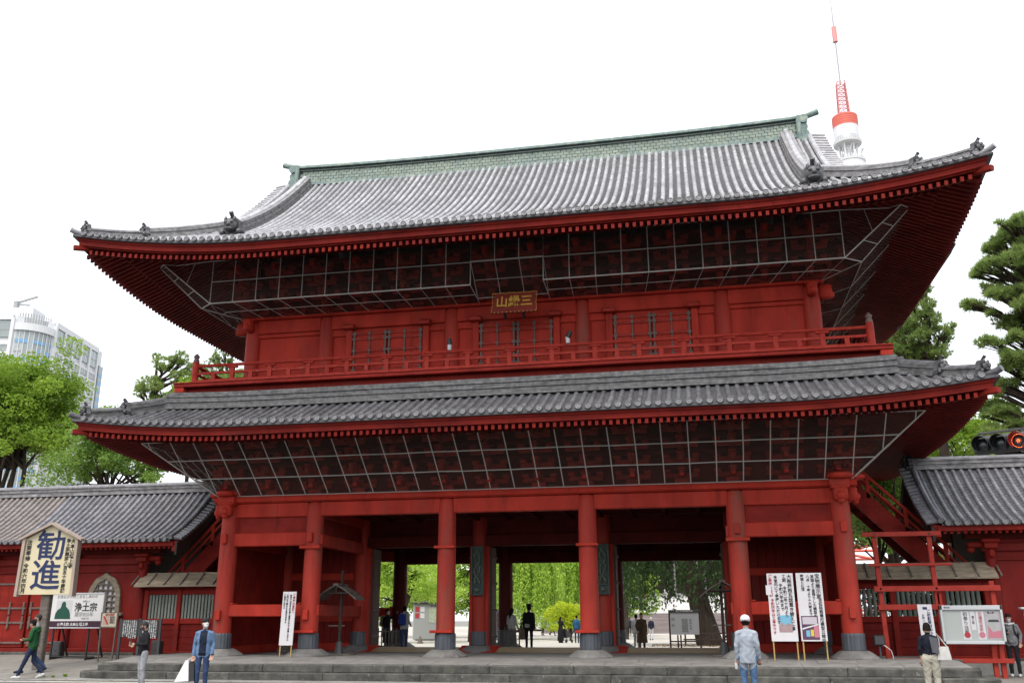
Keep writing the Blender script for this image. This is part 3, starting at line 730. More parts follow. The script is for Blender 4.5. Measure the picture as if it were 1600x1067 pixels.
# ---- bracket zones behind the nets
def bracket_mesh(steps, rise, run):
    mb = MB(); mb.cbox(-.22,.22,-.22,.22,0,.20,.03)
    z = .20
    for k in range(steps):
        y = -run*(k+1); z2 = z+rise
        mb.cbox(-.075,.075,y-.16,.15,z,z+.17,.02)
        mb.cbox(-.52,.52,-run*k-.065,-run*k+.065,z,z+.15,.02)
        for x in (-.44,0,.44): mb.cbox(x-.11,x+.11,-run*k-.11,-run*k+.11,z+.15,z+.27,.02)
        mb.cbox(-.11,.11,y-.11,y+.11,z+.17,z+.29,.02)
        z = z2
    return mb
for (mz, steps, rise, run, xs, y0, nm) in ((5.485,4,.40,.40,[-9.55,-8.1,-6.6,-5.1,-3.65,-2.2,-.75,.75,2.2,3.65,5.1,6.6,8.1,9.55],0,'lower'),(11.62,4,.36,.38,[-9.36,-8.0,-6.63,-5.15,-3.7,-2.2,-.75,.75,2.2,3.7,5.15,6.63,8.0,9.36],.22,'upper')):
    bm_ = bracket_mesh(steps, rise, run).mesh('bracket_set', mat('red_bracket_paint', (.38,.036,.026), (.18,.019,.015), .65, 3, (1,1,1), .3, .65, .2, 20, .1))
    for x in xs:
        gp(link('bracket_set', bm_, None, (x,y0,mz))); gp(link('bracket_set', bm_, None, (x,9-y0,mz), (0,0,math.pi)))
    for y in ([1.5,3.,4.5,6,7.5]):
        for s_,x in ((1,xs[-1]),(-1,xs[0])): gp(link('bracket_set', bm_, None, (x,y,mz), (0,0,s_*math.pi/2)))
    for k in range(1,steps):
        zz = mz+.20+rise*k+.0
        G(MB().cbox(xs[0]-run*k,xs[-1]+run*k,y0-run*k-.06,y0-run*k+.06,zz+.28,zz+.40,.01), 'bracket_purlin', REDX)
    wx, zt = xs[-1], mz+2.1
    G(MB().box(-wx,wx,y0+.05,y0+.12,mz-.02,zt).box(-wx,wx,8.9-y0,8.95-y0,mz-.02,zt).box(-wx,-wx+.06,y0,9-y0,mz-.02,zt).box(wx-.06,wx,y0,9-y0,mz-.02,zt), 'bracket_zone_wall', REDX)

# ---- bird nets on wire frames
def net_panel(corners, nu, nv, name, parent=None, r=.014, close=(1,1,1,1)):
    """corners: four points (u along, v up); wires on a grid and a thin net sheet"""
    A,B,C_,D = [Vector(c) for c in corners]
    q = lambda u,v: (A*(1-u)+B*u)*(1-v)+(D*(1-u)+C_*u)*v
    sh = MB(); vs = [q(i/nu,j/nv) for j in range(nv+1) for i in range(nu+1)]
    sh.add(vs, [(j*(nu+1)+i,j*(nu+1)+i+1,(j+1)*(nu+1)+i+1,(j+1)*(nu+1)+i) for j in range(nv) for i in range(nu)])
    o = G(sh, name, NET)
    nr = (B-A).cross(D-A).normalized()*.012
    if nr.y > 0: nr = -nr
    for i in range(nu+1): MB().tube([q(i/nu,0)+nr,q(i/nu,1)+nr], r, 6).build('wire', WIRE, o)
    for j in range(nv+1):
        MB().tube([q(i/nu,j/nv)+nr for i in range(nu+1)], r if 0 < j < nv else r*1.3, 6).build('wire', WIRE, o)
    return o
# lower net: a slope from the wall plate out to the rafters, mitred at the corners
lz0, lz1, ly0, ly1 = 5.50, 7.0, -.20, -2.15
def net_slope(P, xb, xt, step, rows, name='bird_net', r=.016):
    """sloping net whose upright wires stay parallel: P(x, t) gives the point at x and height t in 0..1"""
    lim = lambda t: xb+(xt-xb)*t
    sh = MB(); n_ = 40; vs = [P(-lim(j/rows)+2*lim(j/rows)*i/n_, j/rows) for j in range(rows+1) for i in range(n_+1)]
    sh.add(vs, [(j*(n_+1)+i,j*(n_+1)+i+1,(j+1)*(n_+1)+i+1,(j+1)*(n_+1)+i) for j in range(rows) for i in range(n_)]); o = G(sh, name, NET)
    k = int(xt/step)
    for i in range(-k,k+1):
        x = i*step; t0 = max(0,(abs(x)-xb)/(xt-xb))
        if t0 > .97: continue
        sag = random.uniform(-.012,.012)
        MB().tube([P(x,t0),P(x+sag,(t0+1)/2),P(x,1)], r, 6).build('wire', WIRE, o)
    for j in range(rows+1):
        t = j/rows; MB().tube([P(-lim(t)+2*lim(t)*i/28,t)-Vector((0,0,random.uniform(0,.02) if 0 < j < rows else 0)) for i in range(29)], r, 6).build('wire', WIRE, o)
    for s_ in (-1,1): MB().tube([P(s_*xb,0),P(s_*xt,1)], r*1.2, 6).build('wire', WIRE, o)
    return o
net_slope(lambda x,t: Vector((x,ly0+(ly1-ly0)*t-.012,lz0+(lz1-lz0)*t)), 9.95, 11.70, .765, 3, r=.016)
for sx in (-1,1):
    net_slope(lambda x,t: Vector((sx*(9.95+1.75*t+.012),4.5+x,lz0+(lz1-lz0)*t)), 4.70, 6.65, .765, 3)
# upper net: upright front panels, flat underside, a recess for the name plaque
uz0, uz1, uy, uyw = 11.83, 13.36, -1.44, -.06
for x0,x1,nu in ((-10.21,-1.18,11),(1.18,10.21,11)):
    net_panel([(x0,uy,uz0),(x1,uy,uz0),(x1,uy,uz1),(x0,uy,uz1)], nu, 2, 'bird_net')
    net_panel([(x0+(.55 if x0 < -5 else 0),uyw,11.66),(x1-(.55 if x1 > 5 else 0),uyw,11.66),(x1,uy,uz0),(x0,uy,uz0)], nu, 2, 'bird_net', r=.010)
net_panel([(-1.18,-.45,11.72),(1.18,-.45,11.72),(1.18,uy+.02,12.62),(-1.18,uy+.02,12.62)], 3, 2, 'bird_net', r=.010)
net_panel([(-1.18,uy,12.62),(1.18,uy,12.62),(1.18,uy,uz1),(-1.18,uy,uz1)], 3, 1, 'bird_net')
for sx in (-1,1):
    net_panel([(sx*1.18,-.2,11.68),(sx*1.18,uy,uz0),(sx*1.18,uy,12.62),(sx*1.18,-.45,11.9)], 1, 1, 'bird_net', r=.010)
    a, b = Vector((sx*10.21,uy,uz0)), Vector((sx*11.87,-1.81,13.22))
    a2, b2 = Vector((sx*10.75,-1.02,uz0)), Vector((sx*12.15,-1.52,13.22))
    net_panel([a,a2,b2,b], 1, 3, 'bird_net', r=.012)
    net_panel([a,b,(sx*11.6,uy,13.30),(sx*10.21,uy,uz1)], 2, 1, 'bird_net', r=.010)
    net_panel([a2,(sx*10.75,10.0,uz0),(sx*12.15,10.5,13.22),b2], 5, 1, 'bird_net', r=.010)
    net_panel([(sx*9.7,uyw,11.66),(sx*9.7,9.,11.66),(sx*10.75,10,uz0),a2], 5, 1, 'bird_net', r=.010)
    net_panel([(sx*9.66,uyw,11.66),(sx*9.7,uyw,11.66),a2,a], 1, 2, 'bird_net', r=.010)
    # middle purlin under the eave seen below the corner

# ---- upper storey
UX = [-9.36,-6.63,-2.20,2.20,6.63,9.36]; UY = .22; UZ0, UZ1 = 9.10, 11.62
for side_y, sg in ((UY,-1),(9-UY,1)):
    for x in UX:
        G(MB().lathe(x,side_y,[(.27,UZ0),(.27,11.1),(.255,11.45),(.21,11.58)],20), 'upper_column', REDC, 40)
    for i in range(5):
        a,b = UX[i],UX[i+1]
        G(MB().box(a+.2,b-.2,side_y-.04,side_y+.04,UZ0,11.6), 'upper_wall_panel', RED)
        G(MB().cbox(a+.2,b-.2,side_y-.17*1 if sg < 0 else side_y-.05,side_y+.05 if sg < 0 else side_y+.17,11.13,11.60,.02), 'upper_tie_beam', RED)
        G(MB().cbox(a+.2,b-.2,side_y-.14,side_y+.14,9.1,9.38,.02), 'upper_sill', RED)
        if i in (0,4):
            G(MB().cbox(a+.22,b-.22,side_y-.12,side_y+.12,10.98,11.12,.02), 'upper_rail', RED)
    G(MB().cbox(-9.75,9.75,side_y-.34,side_y+.34,11.60,11.70,.03), 'upper_wall_plate', RED)
for x in (-9.36,9.36):
    G(MB().box(x-.04,x+.04,UY,9-UY,UZ0,11.6).cbox(x-.2,x+.2,UY+.2,8.6,11.13,11.6,.02), 'upper_side_wall', RED)
    s_ = 1 if x > 0 else -1
    cb = MB(); cb.cbox(x-.15,x+.15,UY-.62,UY-.25,11.15,11.6,.05); cb.blob((x,UY-.58,11.28),(.13,.12,.13)); cb.cbox(x+s_*.43-.2,x+s_*.43+.2,UY-.15,UY+.15,11.15,11.6,.05); cb.blob((x+s_*.6,UY,11.28),(.12,.13,.13)); cb.cbox(x-.2,x+.2,UY-.55,UY-.1,11.52,11.60,.02)
    G(cb, 'upper_beam_nose', RED, 50)
# double doors with iron straps in the three middle bays
for i in (1,2,3):
    xc = (UX[i]+UX[i+1])/2; hw = 1.22
    for s_ in (-1,1):
        x0,x1 = (xc-hw,xc-.015) if s_ < 0 else (xc+.015,xc+hw)
        d_ = G(MB().cbox(x0,x1,UY-.16,UY-.06,9.38,11.02,.012), 'upper_door_leaf', RED)
        for z in (9.62,9.85,10.30,10.72,10.90):
            MB().cbox(x0+.02,x1-.02,UY-.20,UY-.16,z-.05,z+.05,.012).build('rail', REDR, d_)
        for x,w_ in ((x0+.06,.065),((x0+x1)/2,.045),(x1-.05,.06)):
            st = MB(); st.cbox(x-w_/2,x+w_/2,UY-.215,UY-.16,9.42,11.0,.01)
            for z in (9.62,9.85,10.30,10.72,10.90): st.cbox(x-w_*1.1,x+w_*1.1,UY-.225,UY-.20,z-.045,z+.045,.01)
            st.build('strap', STRAP, d_)
        jx = xc+s_*(hw+.13)
        G(MB().cbox(jx-.11,jx+.11,UY-.20,UY-.02,9.38,11.12,.015), 'door_post', RED)
        cb = MB(); cb.cbox(jx-s_*.02-.20,jx-s_*.02+.20,UY-.42,UY-.1,11.06,11.18,.02)
        for k in range(6): cb.cbox(jx-.21+k*.07,jx-.165+k*.07,UY-.43,UY-.12,11.17,11.24,.01)
        G(cb, 'door_cap', REDR)
    for s_ in (-1,1):
        xa = xc+s_*(hw+.24); xb = UX[i+1]-.2 if s_ > 0 else UX[i]+.2
        G(MB().cbox(min(xa,xb),max(xa,xb),UY-.11,UY+.05,10.88,11.12,.015), 'upper_rail', RED)
# ---- balcony
BX, BY0, BZ = 11.26, -1.42, 9.10
bal = G(MB().cbox(-BX,BX,BY0,9-BY0,BZ-.13,BZ,.02), 'balcony', REDD, label='red balcony running round the upper storey')
MB().cbox(-BX+.28,BX-.28,BY0+.26,9-BY0-.26,8.66,BZ-.13,.02).build('balcony_beam', REDD, bal)
for sx in (-1,1):
    MB().cbox(min(sx*10.9,sx*11.24),max(sx*10.9,sx*11.24),BY0+.02,BY0+.3,8.80,BZ-.13,.02).build('beam_end', RED, bal)
n = 60
for k in range(n):
    x0 = -BX+2*BX*k/n; MB().cbox(x0+.003,x0+2*BX/n-.003,BY0-.03,BY0+1.3,BZ-.005,BZ+.035,.006).build('floor_plank', REDR, bal)
RX, RY = 10.76, -1.0
rail = MB()
rail_o = G(MB().cbox(-RX,RX,RY-.06,RY+.06,BZ+.06,BZ+.20,.015), 'railing', REDR, label='red wooden balcony railing')
def rails(a, b, ax):
    (MB().tube([a+Vector((0,0,.68)), b+Vector((0,0,.68))], .055, 8)).build('top_rail', REDR, rail_o, 40)
    (MB().beam(a+Vector((0,0,.42)), b+Vector((0,0,.42)), .07, .085)).build('middle_rail', REDR, rail_o)
    (MB().beam(a+Vector((0,0,.13)), b+Vector((0,0,.13)), .11, .13)).build('bottom_rail', REDR, rail_o)
FL, FRt, BL, BR = Vector((-RX,RY,BZ)), Vector((RX,RY,BZ)), Vector((-RX,9-RY,BZ)), Vector((RX,9-RY,BZ))
ext = Vector((0,0,0))
for a,b in ((FL,FRt),(FL,BL),(FRt,BR),(BL,BR)): rails(a,b,0)
k = 30
for a,b,k in ((FL,FRt,32),(FL,BL,14),(FRt,BR,14)):
    for i in range(1,k):
        p = a.lerp(b,i/k)
        if i % 2:
            MB().cbox(p.x-.07,p.x+.07,p.y-.05,p.y+.05,BZ+.18,BZ+.40,.01).build('baluster', REDR, rail_o)
        else:
            dx = .2 if a.y == b.y else .05; dy = .05 if a.y == b.y else .2
            m_ = MB(); m_.cbox(p.x-.075,p.x+.075,p.y-.055,p.y+.055,BZ+.18,BZ+.56,.01); m_.cbox(p.x-dx,p.x+dx,p.y-dy,p.y+dy,BZ+.56,BZ+.635,.025); m_.build('baluster', REDR, rail_o)
        MB().blob((p.x,p.y-.07 if a.y == b.y else p.y,BZ+.12),.028,6,4).build('nail_cover', NOSHI, rail_o)
for p in (FL,FRt,BL,BR):
    m_ = MB(); m_.lathe(p.x,p.y,[(.115,BZ),(.115,BZ+.78),(.10,BZ+.82)],14); pst = m_.build('corner_post', REDR, rail_o, 40)
    MB().lathe(p.x,p.y,[(.10,BZ+.81),(.10,BZ+.90),(.075,BZ+.92),(.075,BZ+.96),(.10,BZ+.99),(.095,BZ+1.04),(.05,BZ+1.09),(.012,BZ+1.13)],14).build('finial', STRAP, pst, 40)
# ---- the name plaque
pq = MB(); W2, H2 = .66, .32
pq.prism([(-W2,0,H2),(-W2-.06,0,H2+.05),(W2+.06,0,H2+.05),(W2,0,H2),(W2+.03,0,0),(W2+.08,0,-H2-.05),(-W2-.08,0,-H2-.05),(-W2-.03,0,0)][::1], (0,.06,0))
plaque = gp(pq.build('name_plaque', PLAQ, None, label='brown plaque with three gilded characters')); 
plaque.location = (.16,-1.02,11.29); plaque.rotation_euler = (R(-14),0,0)
ed = MB(); rng = random.Random(5)
for k in range(22):
    x = -W2-.04+(2*W2+.08)*k/21
    ed.blob((x,-.01,H2+.04+rng.uniform(-.015,.015)),(.035,.02,.012),6,4)
    if k % 2: ed.blob((x,-.01,-H2-.04),(.03,.02,.014),6,4)
for k in range(12):
    z = -H2+2*H2*k/11
    for s_ in (-1,1): ed.blob((s_*(W2+.045+.02*abs(z)/H2),-.01,z),(.012,.015,.025),6,4)
ed.build('gilt_edge', GOLD, plaque)
put_text(plaque, '山縁三', .40, GOLD, 0, .0, -.02, vertical=False, offset=.006, extrude=.012, scale=(1.0,1.1))
for x in (-.3,.3): MB().tube([(x,.02,-H2-.03),(x,.25,-H2-.12)], .05, 8).build('plaque_hook', BLACK, plaque)
# ================================================================== GROUND, PLATFORM, STEPS
def sheet(name, pts, m_, label=None, kind='structure'):
    mb = MB(); mb.add(pts, [tuple(range(len(pts)))]); return mb.build(name, m_, None, kind=kind)
sheet('ground', [(-1500,-600,-.06),(1500,-600,-.06),(1500,1500,-.06),(-1500,1500,-.06)], PAVE)
sheet('road', [(-90,-45,-.004),(90,-45,-.004),(90,-3.3,-.004),(-90,-3.3,-.004)], ASPH)
ks = sheet('kerb_strip', [(-90,-3.75,.004),(90,-3.75,.004),(90,-2.9,.004),(-90,-2.9,.004)], STEPM)
KST = mat('kerb_stone',(.36,.35,.33),(.22,.215,.20),.9,3,(1,1,1),.3,.7,.4,40,.2,rnd=.1); rk = random.Random(2)
for i in range(60):
    x = -27+i*.9; MB().cbox(x+.006,x+.894,-3.72+rk.uniform(-.01,.01),-3.06,-.02,.022+rk.uniform(0,.006),.008).build('kerb_stone', KST, ks)
MB().box(-90,90,-4.25,-3.95,-.004,.001).build('road_line', WLINE, None, kind='structure')
def grid_sheet(name, x0,x1,y0,y1, zf, m_, nx=30, ny=12):
    mb = MB(); vs = [(x0+(x1-x0)*i/nx, y0+(y1-y0)*j/ny, zf(x0+(x1-x0)*i/nx, y0+(y1-y0)*j/ny)) for j in range(ny+1) for i in range(nx+1)]
    mb.add(vs, [(j*(nx+1)+i,j*(nx+1)+i+1,(j+1)*(nx+1)+i+1,(j+1)*(nx+1)+i) for j in range(ny) for i in range(nx)])
    return mb.build(name, m_, None, 60, kind='structure')
def zleft(x, y): return .015+max(0,min(1,(y+3.2)/5.7))*.465+.012*math.sin(x*1.3)*math.sin(y*1.1)
grid_sheet('pavement_left', -60,-11.9,-3.2,2.6, zleft, PAVE, 80, 24)
grid_sheet('pavement_right', 11.9,60,-3.2,2.45, lambda x,y: .05+.006*math.sin(x*1.7), PAVE, 60, 10)
def zcourt(x, y):
    a = .48 if y < 8.5 else (.48-.20*min(1,(y-8.5)/2.3)); return a-.14*max(0,min(1,(y-11)/36))
court = MB(); cys = [2.55,8.5,9.6,10.8,14,20,28,36,47,80,190]; court.add([(x,y,zcourt(x,y)) for y in cys for x in (-120,120)], [(2*i,2*i+1,2*i+3,2*i+2) for i in range(len(cys)-1)]); court.build('courtyard', GRAVEL, None, 60, kind='structure')
# raised stone platform; its paving slabs, edge stones and steps are pieces of their own
def zplat(y): return .40+.14*max(0,min(1,(y+2.6)/1.7))-.18*max(0,min(1,(y-5.0)/5.6))
pm = MB(); ys = [-2.55,-1.8,-.9,5.0,7.8,10.6]
for x0,x1 in ((-12.0,12.0),):
    for a,b in zip(ys[:-1],ys[1:]): pm.add([(x0,a,zplat(a)-.004),(x1,a,zplat(a)-.004),(x1,b,zplat(b)-.004),(x0,b,zplat(b)-.004)], [(0,1,2,3)])
    pm.add([(x0,-2.55,-.05),(x0,10.6,-.05),(x0,10.6,.356),(x0,5.0,.536),(x0,-.9,.536),(x0,-2.55,.396)], [(0,5,4,3,2,1)]); pm.add([(x1,-2.55,-.05),(x1,10.6,-.05),(x1,10.6,.356),(x1,5.0,.536),(x1,-.9,.536),(x1,-2.55,.396)], [(0,1,2,3,4,5)])
    pm.add([(x0,-2.55,-.05),(x1,-2.55,-.05),(x1,-2.55,.396),(x0,-2.55,.396)], [(0,1,2,3)])
platform = pm.build('stone_platform', STONE, None, kind='structure')
rng = random.Random(11)
yrows = [-2.28,-1.62,-.93,-.12,.8,1.75,2.7,3.6]
for r_ in range(len(yrows)-1):
    x = -12.0+rng.uniform(0,.4)*0; 
    while x < 11.99:
        L_ = rng.uniform(.9,1.6); x1 = min(12.0, x+L_)
        if 12.0-x1 < .4: x1 = 12.0
        a, b = yrows[r_]+.006, yrows[r_+1]-.006; dz = rng.uniform(-.003,.004)
        za, zb = zplat(a)+dz+.012, zplat(b)+dz+.012
        MB().hexa([(x+.006,a,za-.05),(x1-.006,a,za-.05),(x1-.006,b,zb-.05),(x+.006,b,zb-.05),(x+.006,a,za),(x1-.006,a,za),(x1-.006,b,zb),(x+.006,b,zb)]).build('paving_slab', STONE, platform)
        x = x1
def stone_row(y0, y1, z0, z1, x0, x1, name, lmin, lmax, jy=.008):
    x = x0
    while x < x1-.01:
        e = min(x1, x+rng.uniform(lmin,lmax))
        if x1-e < .5: e = x1
        j = rng.uniform(-jy,jy); k = rng.uniform(-.006,.004)
        mb = MB(); mb.cbox(x+.004,e-.004,y0+j,y1,z0,z1+k,.022); mb.build(name, STEPM, platform); x = e
stone_row(-2.66,-2.29,.215,.424,-11.75,11.75,'edge_stone',1.7,2.6)
stone_row(-3.02,-2.58,-.05,.222,-12.05,12.05,'step_stone',1.9,3.0)
for sx in (-1,1):
    rc = lambda cx,cy,r_,z0,z1,c: [(r_,z0),(r_,z1-c),(r_-c,z1),(.02,z1)]
    MB().lathe(sx*11.72,-2.22,[(.46,.20),(.46,.38),(.42,.425),(.02,.428)],24).build('edge_stone', STEPM, platform, 40)
    MB().lathe(sx*12.02,-2.52,[(.50,-.05),(.50,.185),(.46,.222),(.02,.224)],24).build('step_stone', STEPM, platform, 40)
    stone_row_x = [(-2.2,-.6),(-.6,1.2),(1.2,2.5)]
    for a,b in stone_row_x:
        MB().cbox(min(sx*11.98,sx*12.18),max(sx*11.98,sx*12.18),a+.004,b-.004,.0,zplat(a)+.02,.02).build('edge_stone', STEPM, platform)
        MB().cbox(min(sx*12.18,sx*12.52),max(sx*12.18,sx*12.52),a-.3+.004,b-.3-.004,-.05,.222,.02).build('step_stone', STEPM, platform)
# tufts of weed in the joints of the steps
def tuft(name, p, s, label, n=26):
    V, F = [], []; r_ = random.Random(hash(name+str(p)) & 255)
    for k in range(n):
        a = r_.uniform(0,6.28); l = s*r_.uniform(.5,1); b = Vector((math.cos(a)*s*.3*r_.random(), math.sin(a)*s*.2*r_.random(), 0)); t = b+Vector((math.cos(a)*l*.7, math.sin(a)*l*.5, l)); w_ = Vector((-math.sin(a),math.cos(a),0))*s*.07
        i = len(V); V += [b-w_, b+w_, (b+t)/2+w_*.9, t, (b+t)/2-w_*.9]; F += [(i,i+1,i+2,i+3,i+4)]
    mb = MB(); mb.v = [tuple(v) for v in V]; mb.f = F; mb.mi = [0]*len(F)
    return link(name, mb.mesh(name, LEAF1), None, p, label=label, cat='weed')
tuft('weed_tuft', (-1.35,-2.62,.22), .13, 'small green weed in the step joint before the middle doorway')
tuft('weed_tuft', (6.9,-2.62,.22), .12, 'small green weed in the step joint behind the man in the white cap')
tuft('weed_tuft', (11.9,-2.98,.03), .16, 'green weed at the rounded end of the steps by the woman with a white bag')
for k,(x,y) in enumerate(((-12.95,-2.75),(-13.2,-2.95),(-13.62,-2.82))):
    tuft('grass_tuft', (x,y,zleft(x,y)-.01), (.13,.09,.11)[k], ('yellowish grass tuft at the rounded left end of the steps','low grass tuft in the pavement edge beside the rounded step end','grass tuft on the pavement edge below the large framed board')[k], 60)

# ================================================================== SIDE HALLS (one on each flank)
class WRoof:
    z0, a, b, dt = 4.30, .43, .095, 3.0
def wing(sx, label, xout, ground):
    root = empty('side_hall', (sx*20,4.5,ground), 0, label, 'hall')
    inv = Matrix.Translation((-sx*20,-4.5,-ground))
    def W(mb, name, m_, parent=None, smooth=None, **kw):
        o = mb.build(name, m_, None, smooth, **kw); o.parent = parent or root
        if parent is None: o.matrix_parent_inverse = inv
        return o
    xi = 12.6; zf = lambda d: 4.30+.43*d+.095*d*d
    X = lambda x: sx*x
    def bx(x0,x1,*r_): return MB().cbox(min(sx*x0,sx*x1),max(sx*x0,sx*x1),*r_)
    # roof pans: both slopes
    pn = MB(); k = 24
    for s_ in (1,-1):
        for i in range(k):
            da, db = 3.0*i/k, 3.0*(i+1)/k; y = lambda d: 4.5-s_*(3.0-d)
            pn.add([(sx*xi,y(da),zf(da)-.045),(sx*xout,y(da),zf(da)-.045),(sx*xi,y(da),zf(da)+.005),(sx*xout,y(da),zf(da)+.005),(sx*xi,y(db),zf(db)-.018),(sx*xout,y(db),zf(db)-.018)], [(0,1,3,2),(2,3,5,4)])
    roof = W(pn, 'roof', TILED)
    sp = .262; n = int((xout-xi)/sp)
    for s_ in (1,-1):
        allm = MB()
        for i in range(n):
            x = xi+.16+i*sp; mb = MB() if s_ == 1 else allm
            rings = []; kk = 11; nn = 6
            for q in range(kk):
                for e,rr in ((0,.078),(.27,.070)):
                    d = q*3.0/kk+e-.02; dz = zf(d+.05)-zf(d); nr = Vector((0,-s_*dz,.05)).normalized()
                    p = Vector((sx*x,4.5-s_*(3.0-d),zf(d)))
                    rings.append([p+Vector((math.cos(math.pi*j/nn)*rr,0,0))+nr*(math.sin(math.pi*j/nn)*rr-.012) for j in range(nn+1)])
            m_ = nn+1; mb.add([v for g in rings for v in g], [(a*m_+j,a*m_+j+1,(a+1)*m_+j+1,(a+1)*m_+j) for a in range(len(rings)-1) for j in range(nn)])
            if s_ == 1:
                tm = TILEB if (sx < 0 and x > 18.9 and x < 24) else WTILE
                W(mb, 'tile_row', tm, roof, 40); link('eave_tile', disc(tm), roof, (sx*x,1.47,zf(0)+.02), (R(-8),0,0))
        if s_ == -1: W(allm, 'back_tile_rows', WTILE, roof, 40, kind='stuff')
    # verge: short tiles laid across the gable edge
    for i in range(19):
        d = .12+i*.155; z = zf(d)+.05
        W(MB().tube([(sx*(xi+.10),1.5+d,z+.03),(sx*(xi-.42),1.5+d,z-.05)], .075, 10), 'verge_tile', WTILE, roof, 40)
    W(MB().tube([(sx*(xi-.02),1.45+d,zf(d)+.10) for d in np.linspace(0,3.0,14)], .09, 8), 'verge_ridge', WTILE, roof, 40)
    W(MB().tube([(sx*(xi-.02),7.55-d,zf(d)+.10) for d in np.linspace(0,3.0,14)], .09, 8), 'verge_ridge', WTILE, roof, 40)
    a, b = MB(), MB(); ridge_run([(sx*x,4.5,zf(3.0)-.06) for x in np.linspace(xi-.1,xout,14)], .42, .30, 5, a, .10, b); W(a,'ridge',NOSHI,roof); W(b,'ridge_cap',WTILE,roof,40)
    oni(roof, (sx*(xi-.12),4.5,zf(3.0)-.1), -sx*math.pi/2, TILEK, .9)
    # eave timber
    W(bx(xi-.1,xout,1.58,1.80,4.10,4.27,.01), 'fascia', REDD)
    sf = MB(); sf.add([(sx*(xi-.3),1.6,4.17),(sx*xout,1.6,4.17),(sx*xout,4.5,6.0),(sx*(xi-.3),4.5,6.0)], [(0,1,2,3)]); sf.add([(sx*(xi-.3),7.4,4.17),(sx*xout,7.4,4.17),(sx*xout,4.5,6.0),(sx*(xi-.3),4.5,6.0)], [(0,1,2,3)]); W(sf, 'soffit', REDX)
    xx = xi+.1
    while xx < min(xout, 24.5):
        W(MB().beam((sx*xx,1.66,4.065),(sx*xx,2.6,4.40),.085,.085), 'rafter', REDD); xx += .19
    for y0,y1 in ((1.7,1.9),): W(bx(xi-.28,xi-.02,1.62,1.86,3.92,4.30,.02), 'bargeboard_end', REDD)
    bb = MB()
    for s_ in (1,-1):
        ds = np.linspace(0,3.0,10)
        for i in range(9):
            p = []
            for dz in (-.50,-.08):
                for d in (ds[i],ds[i+1]):
                    for x in (xi-.30,xi-.22): p.append((sx*x,4.5-s_*(3.0-d),zf(d)+dz))
            bb.hexa([p[0],p[1],p[3],p[2],p[4],p[5],p[7],p[6]])
    W(bb, 'bargeboard', WOODD)
    # walls
    yw = 2.5
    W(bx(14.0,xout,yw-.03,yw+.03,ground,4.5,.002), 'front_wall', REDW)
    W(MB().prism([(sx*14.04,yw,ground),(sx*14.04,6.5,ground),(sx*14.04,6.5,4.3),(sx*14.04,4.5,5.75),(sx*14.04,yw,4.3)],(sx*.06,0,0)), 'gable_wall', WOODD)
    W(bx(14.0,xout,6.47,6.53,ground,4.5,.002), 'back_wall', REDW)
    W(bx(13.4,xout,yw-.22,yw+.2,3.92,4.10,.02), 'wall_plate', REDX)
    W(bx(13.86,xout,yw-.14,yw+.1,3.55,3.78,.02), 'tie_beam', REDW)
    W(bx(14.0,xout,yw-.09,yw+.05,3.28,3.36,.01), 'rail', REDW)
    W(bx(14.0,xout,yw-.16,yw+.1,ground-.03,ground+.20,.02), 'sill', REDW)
    W(bx(14.0,xout,yw-.26,yw-.1,ground-.1,ground+.08,.02), 'base_stone', STEPM)
    for x in (14.08,16.9,20.2,23.5):
        if x < xout: 
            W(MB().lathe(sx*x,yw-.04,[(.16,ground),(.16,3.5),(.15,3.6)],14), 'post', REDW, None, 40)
            cb = MB(); cb.cbox(sx*x-.20,sx*x+.20,yw-.30,yw+.1,3.62,3.80,.03).cbox(sx*x-.26,sx*x+.26,yw-.34,yw+.1,3.80,3.92,.03); cb.blob((sx*x,yw-.22,3.48),(.10,.09,.14)); W(cb, 'bracket', REDD, None, 40)
    cb = MB(); cb.cbox(min(sx*13.45,sx*13.9),max(sx*13.45,sx*13.9),yw-.14,yw+.1,3.66,3.84,.04); cb.blob((sx*13.55,yw-.04,3.60),(.12,.1,.1)); W(cb,'beam_nose',REDD,None,40)
    return root, W
wl, WL = wing(-1, 'left flanking hall with grey tiled gable roof and red walls', 40., .48)
wr, WR = wing(1, 'right flanking hall with grey tiled gable roof and red walls', 30., .42)
sheet('hall_base_kerb', [(9.6,2.2,.424),(60,2.2,.424),(60,2.6,.424),(9.6,2.6,.424)], CONC)
MB().cbox(11.9,60,2.15,2.6,-.03,.42,.02).build('hall_base_wall', CONC, None, kind='structure')
# cusped window on the left hall
def cusp(x0, x1, z0, z1, n=9):
    xc = (x0+x1)/2; hw = (x1-x0)/2; H = z1-z0
    pr = [(1.0,0),(.97,.25),(.95,.45),(.90,.58),(.80,.68),(.72,.72),(.66,.79),(.52,.87),(.34,.905),(.20,.935),(.08,.975),(0,1)]
    R_ = [(xc+hw*a, z0+H*b) for a,b in pr]; L_ = [(xc-hw*a, z0+H*b) for a,b in pr[-2::-1]]
    return R_+L_
yw = 2.5; wx0, wx1, wz0, wz1 = -16.18,-14.83,1.88,3.26
win = MB(); outer = cusp(wx0,wx1,wz0,wz1); inner = cusp(wx0+.17,wx1-.17,wz0+.02,wz1-.20)
n = len(outer); vs = [(x,yw-.13,z) for x,z in outer]+[(x,yw-.13,z) for x,z in inner]+[(x,yw-.03,z) for x,z in outer]+[(x,yw-.03,z) for x,z in inner]
win.add(vs, [(i,i+1,n+i+1,n+i) for i in range(n-1)]+[(i+1,i,2*n+i,2*n+i+1) for i in range(n-1)]+[(n+i,n+i+1,3*n+i+1,3*n+i) for i in range(n-1)])
wo = WL(win, 'cusped_window', WOOD, label='cusped temple window with wooden lattice')
pb = MB(); pb.add([(x,yw-.04,z) for x,z in inner], [tuple(range(n))]); pb.build('pane', PAPER, wo)
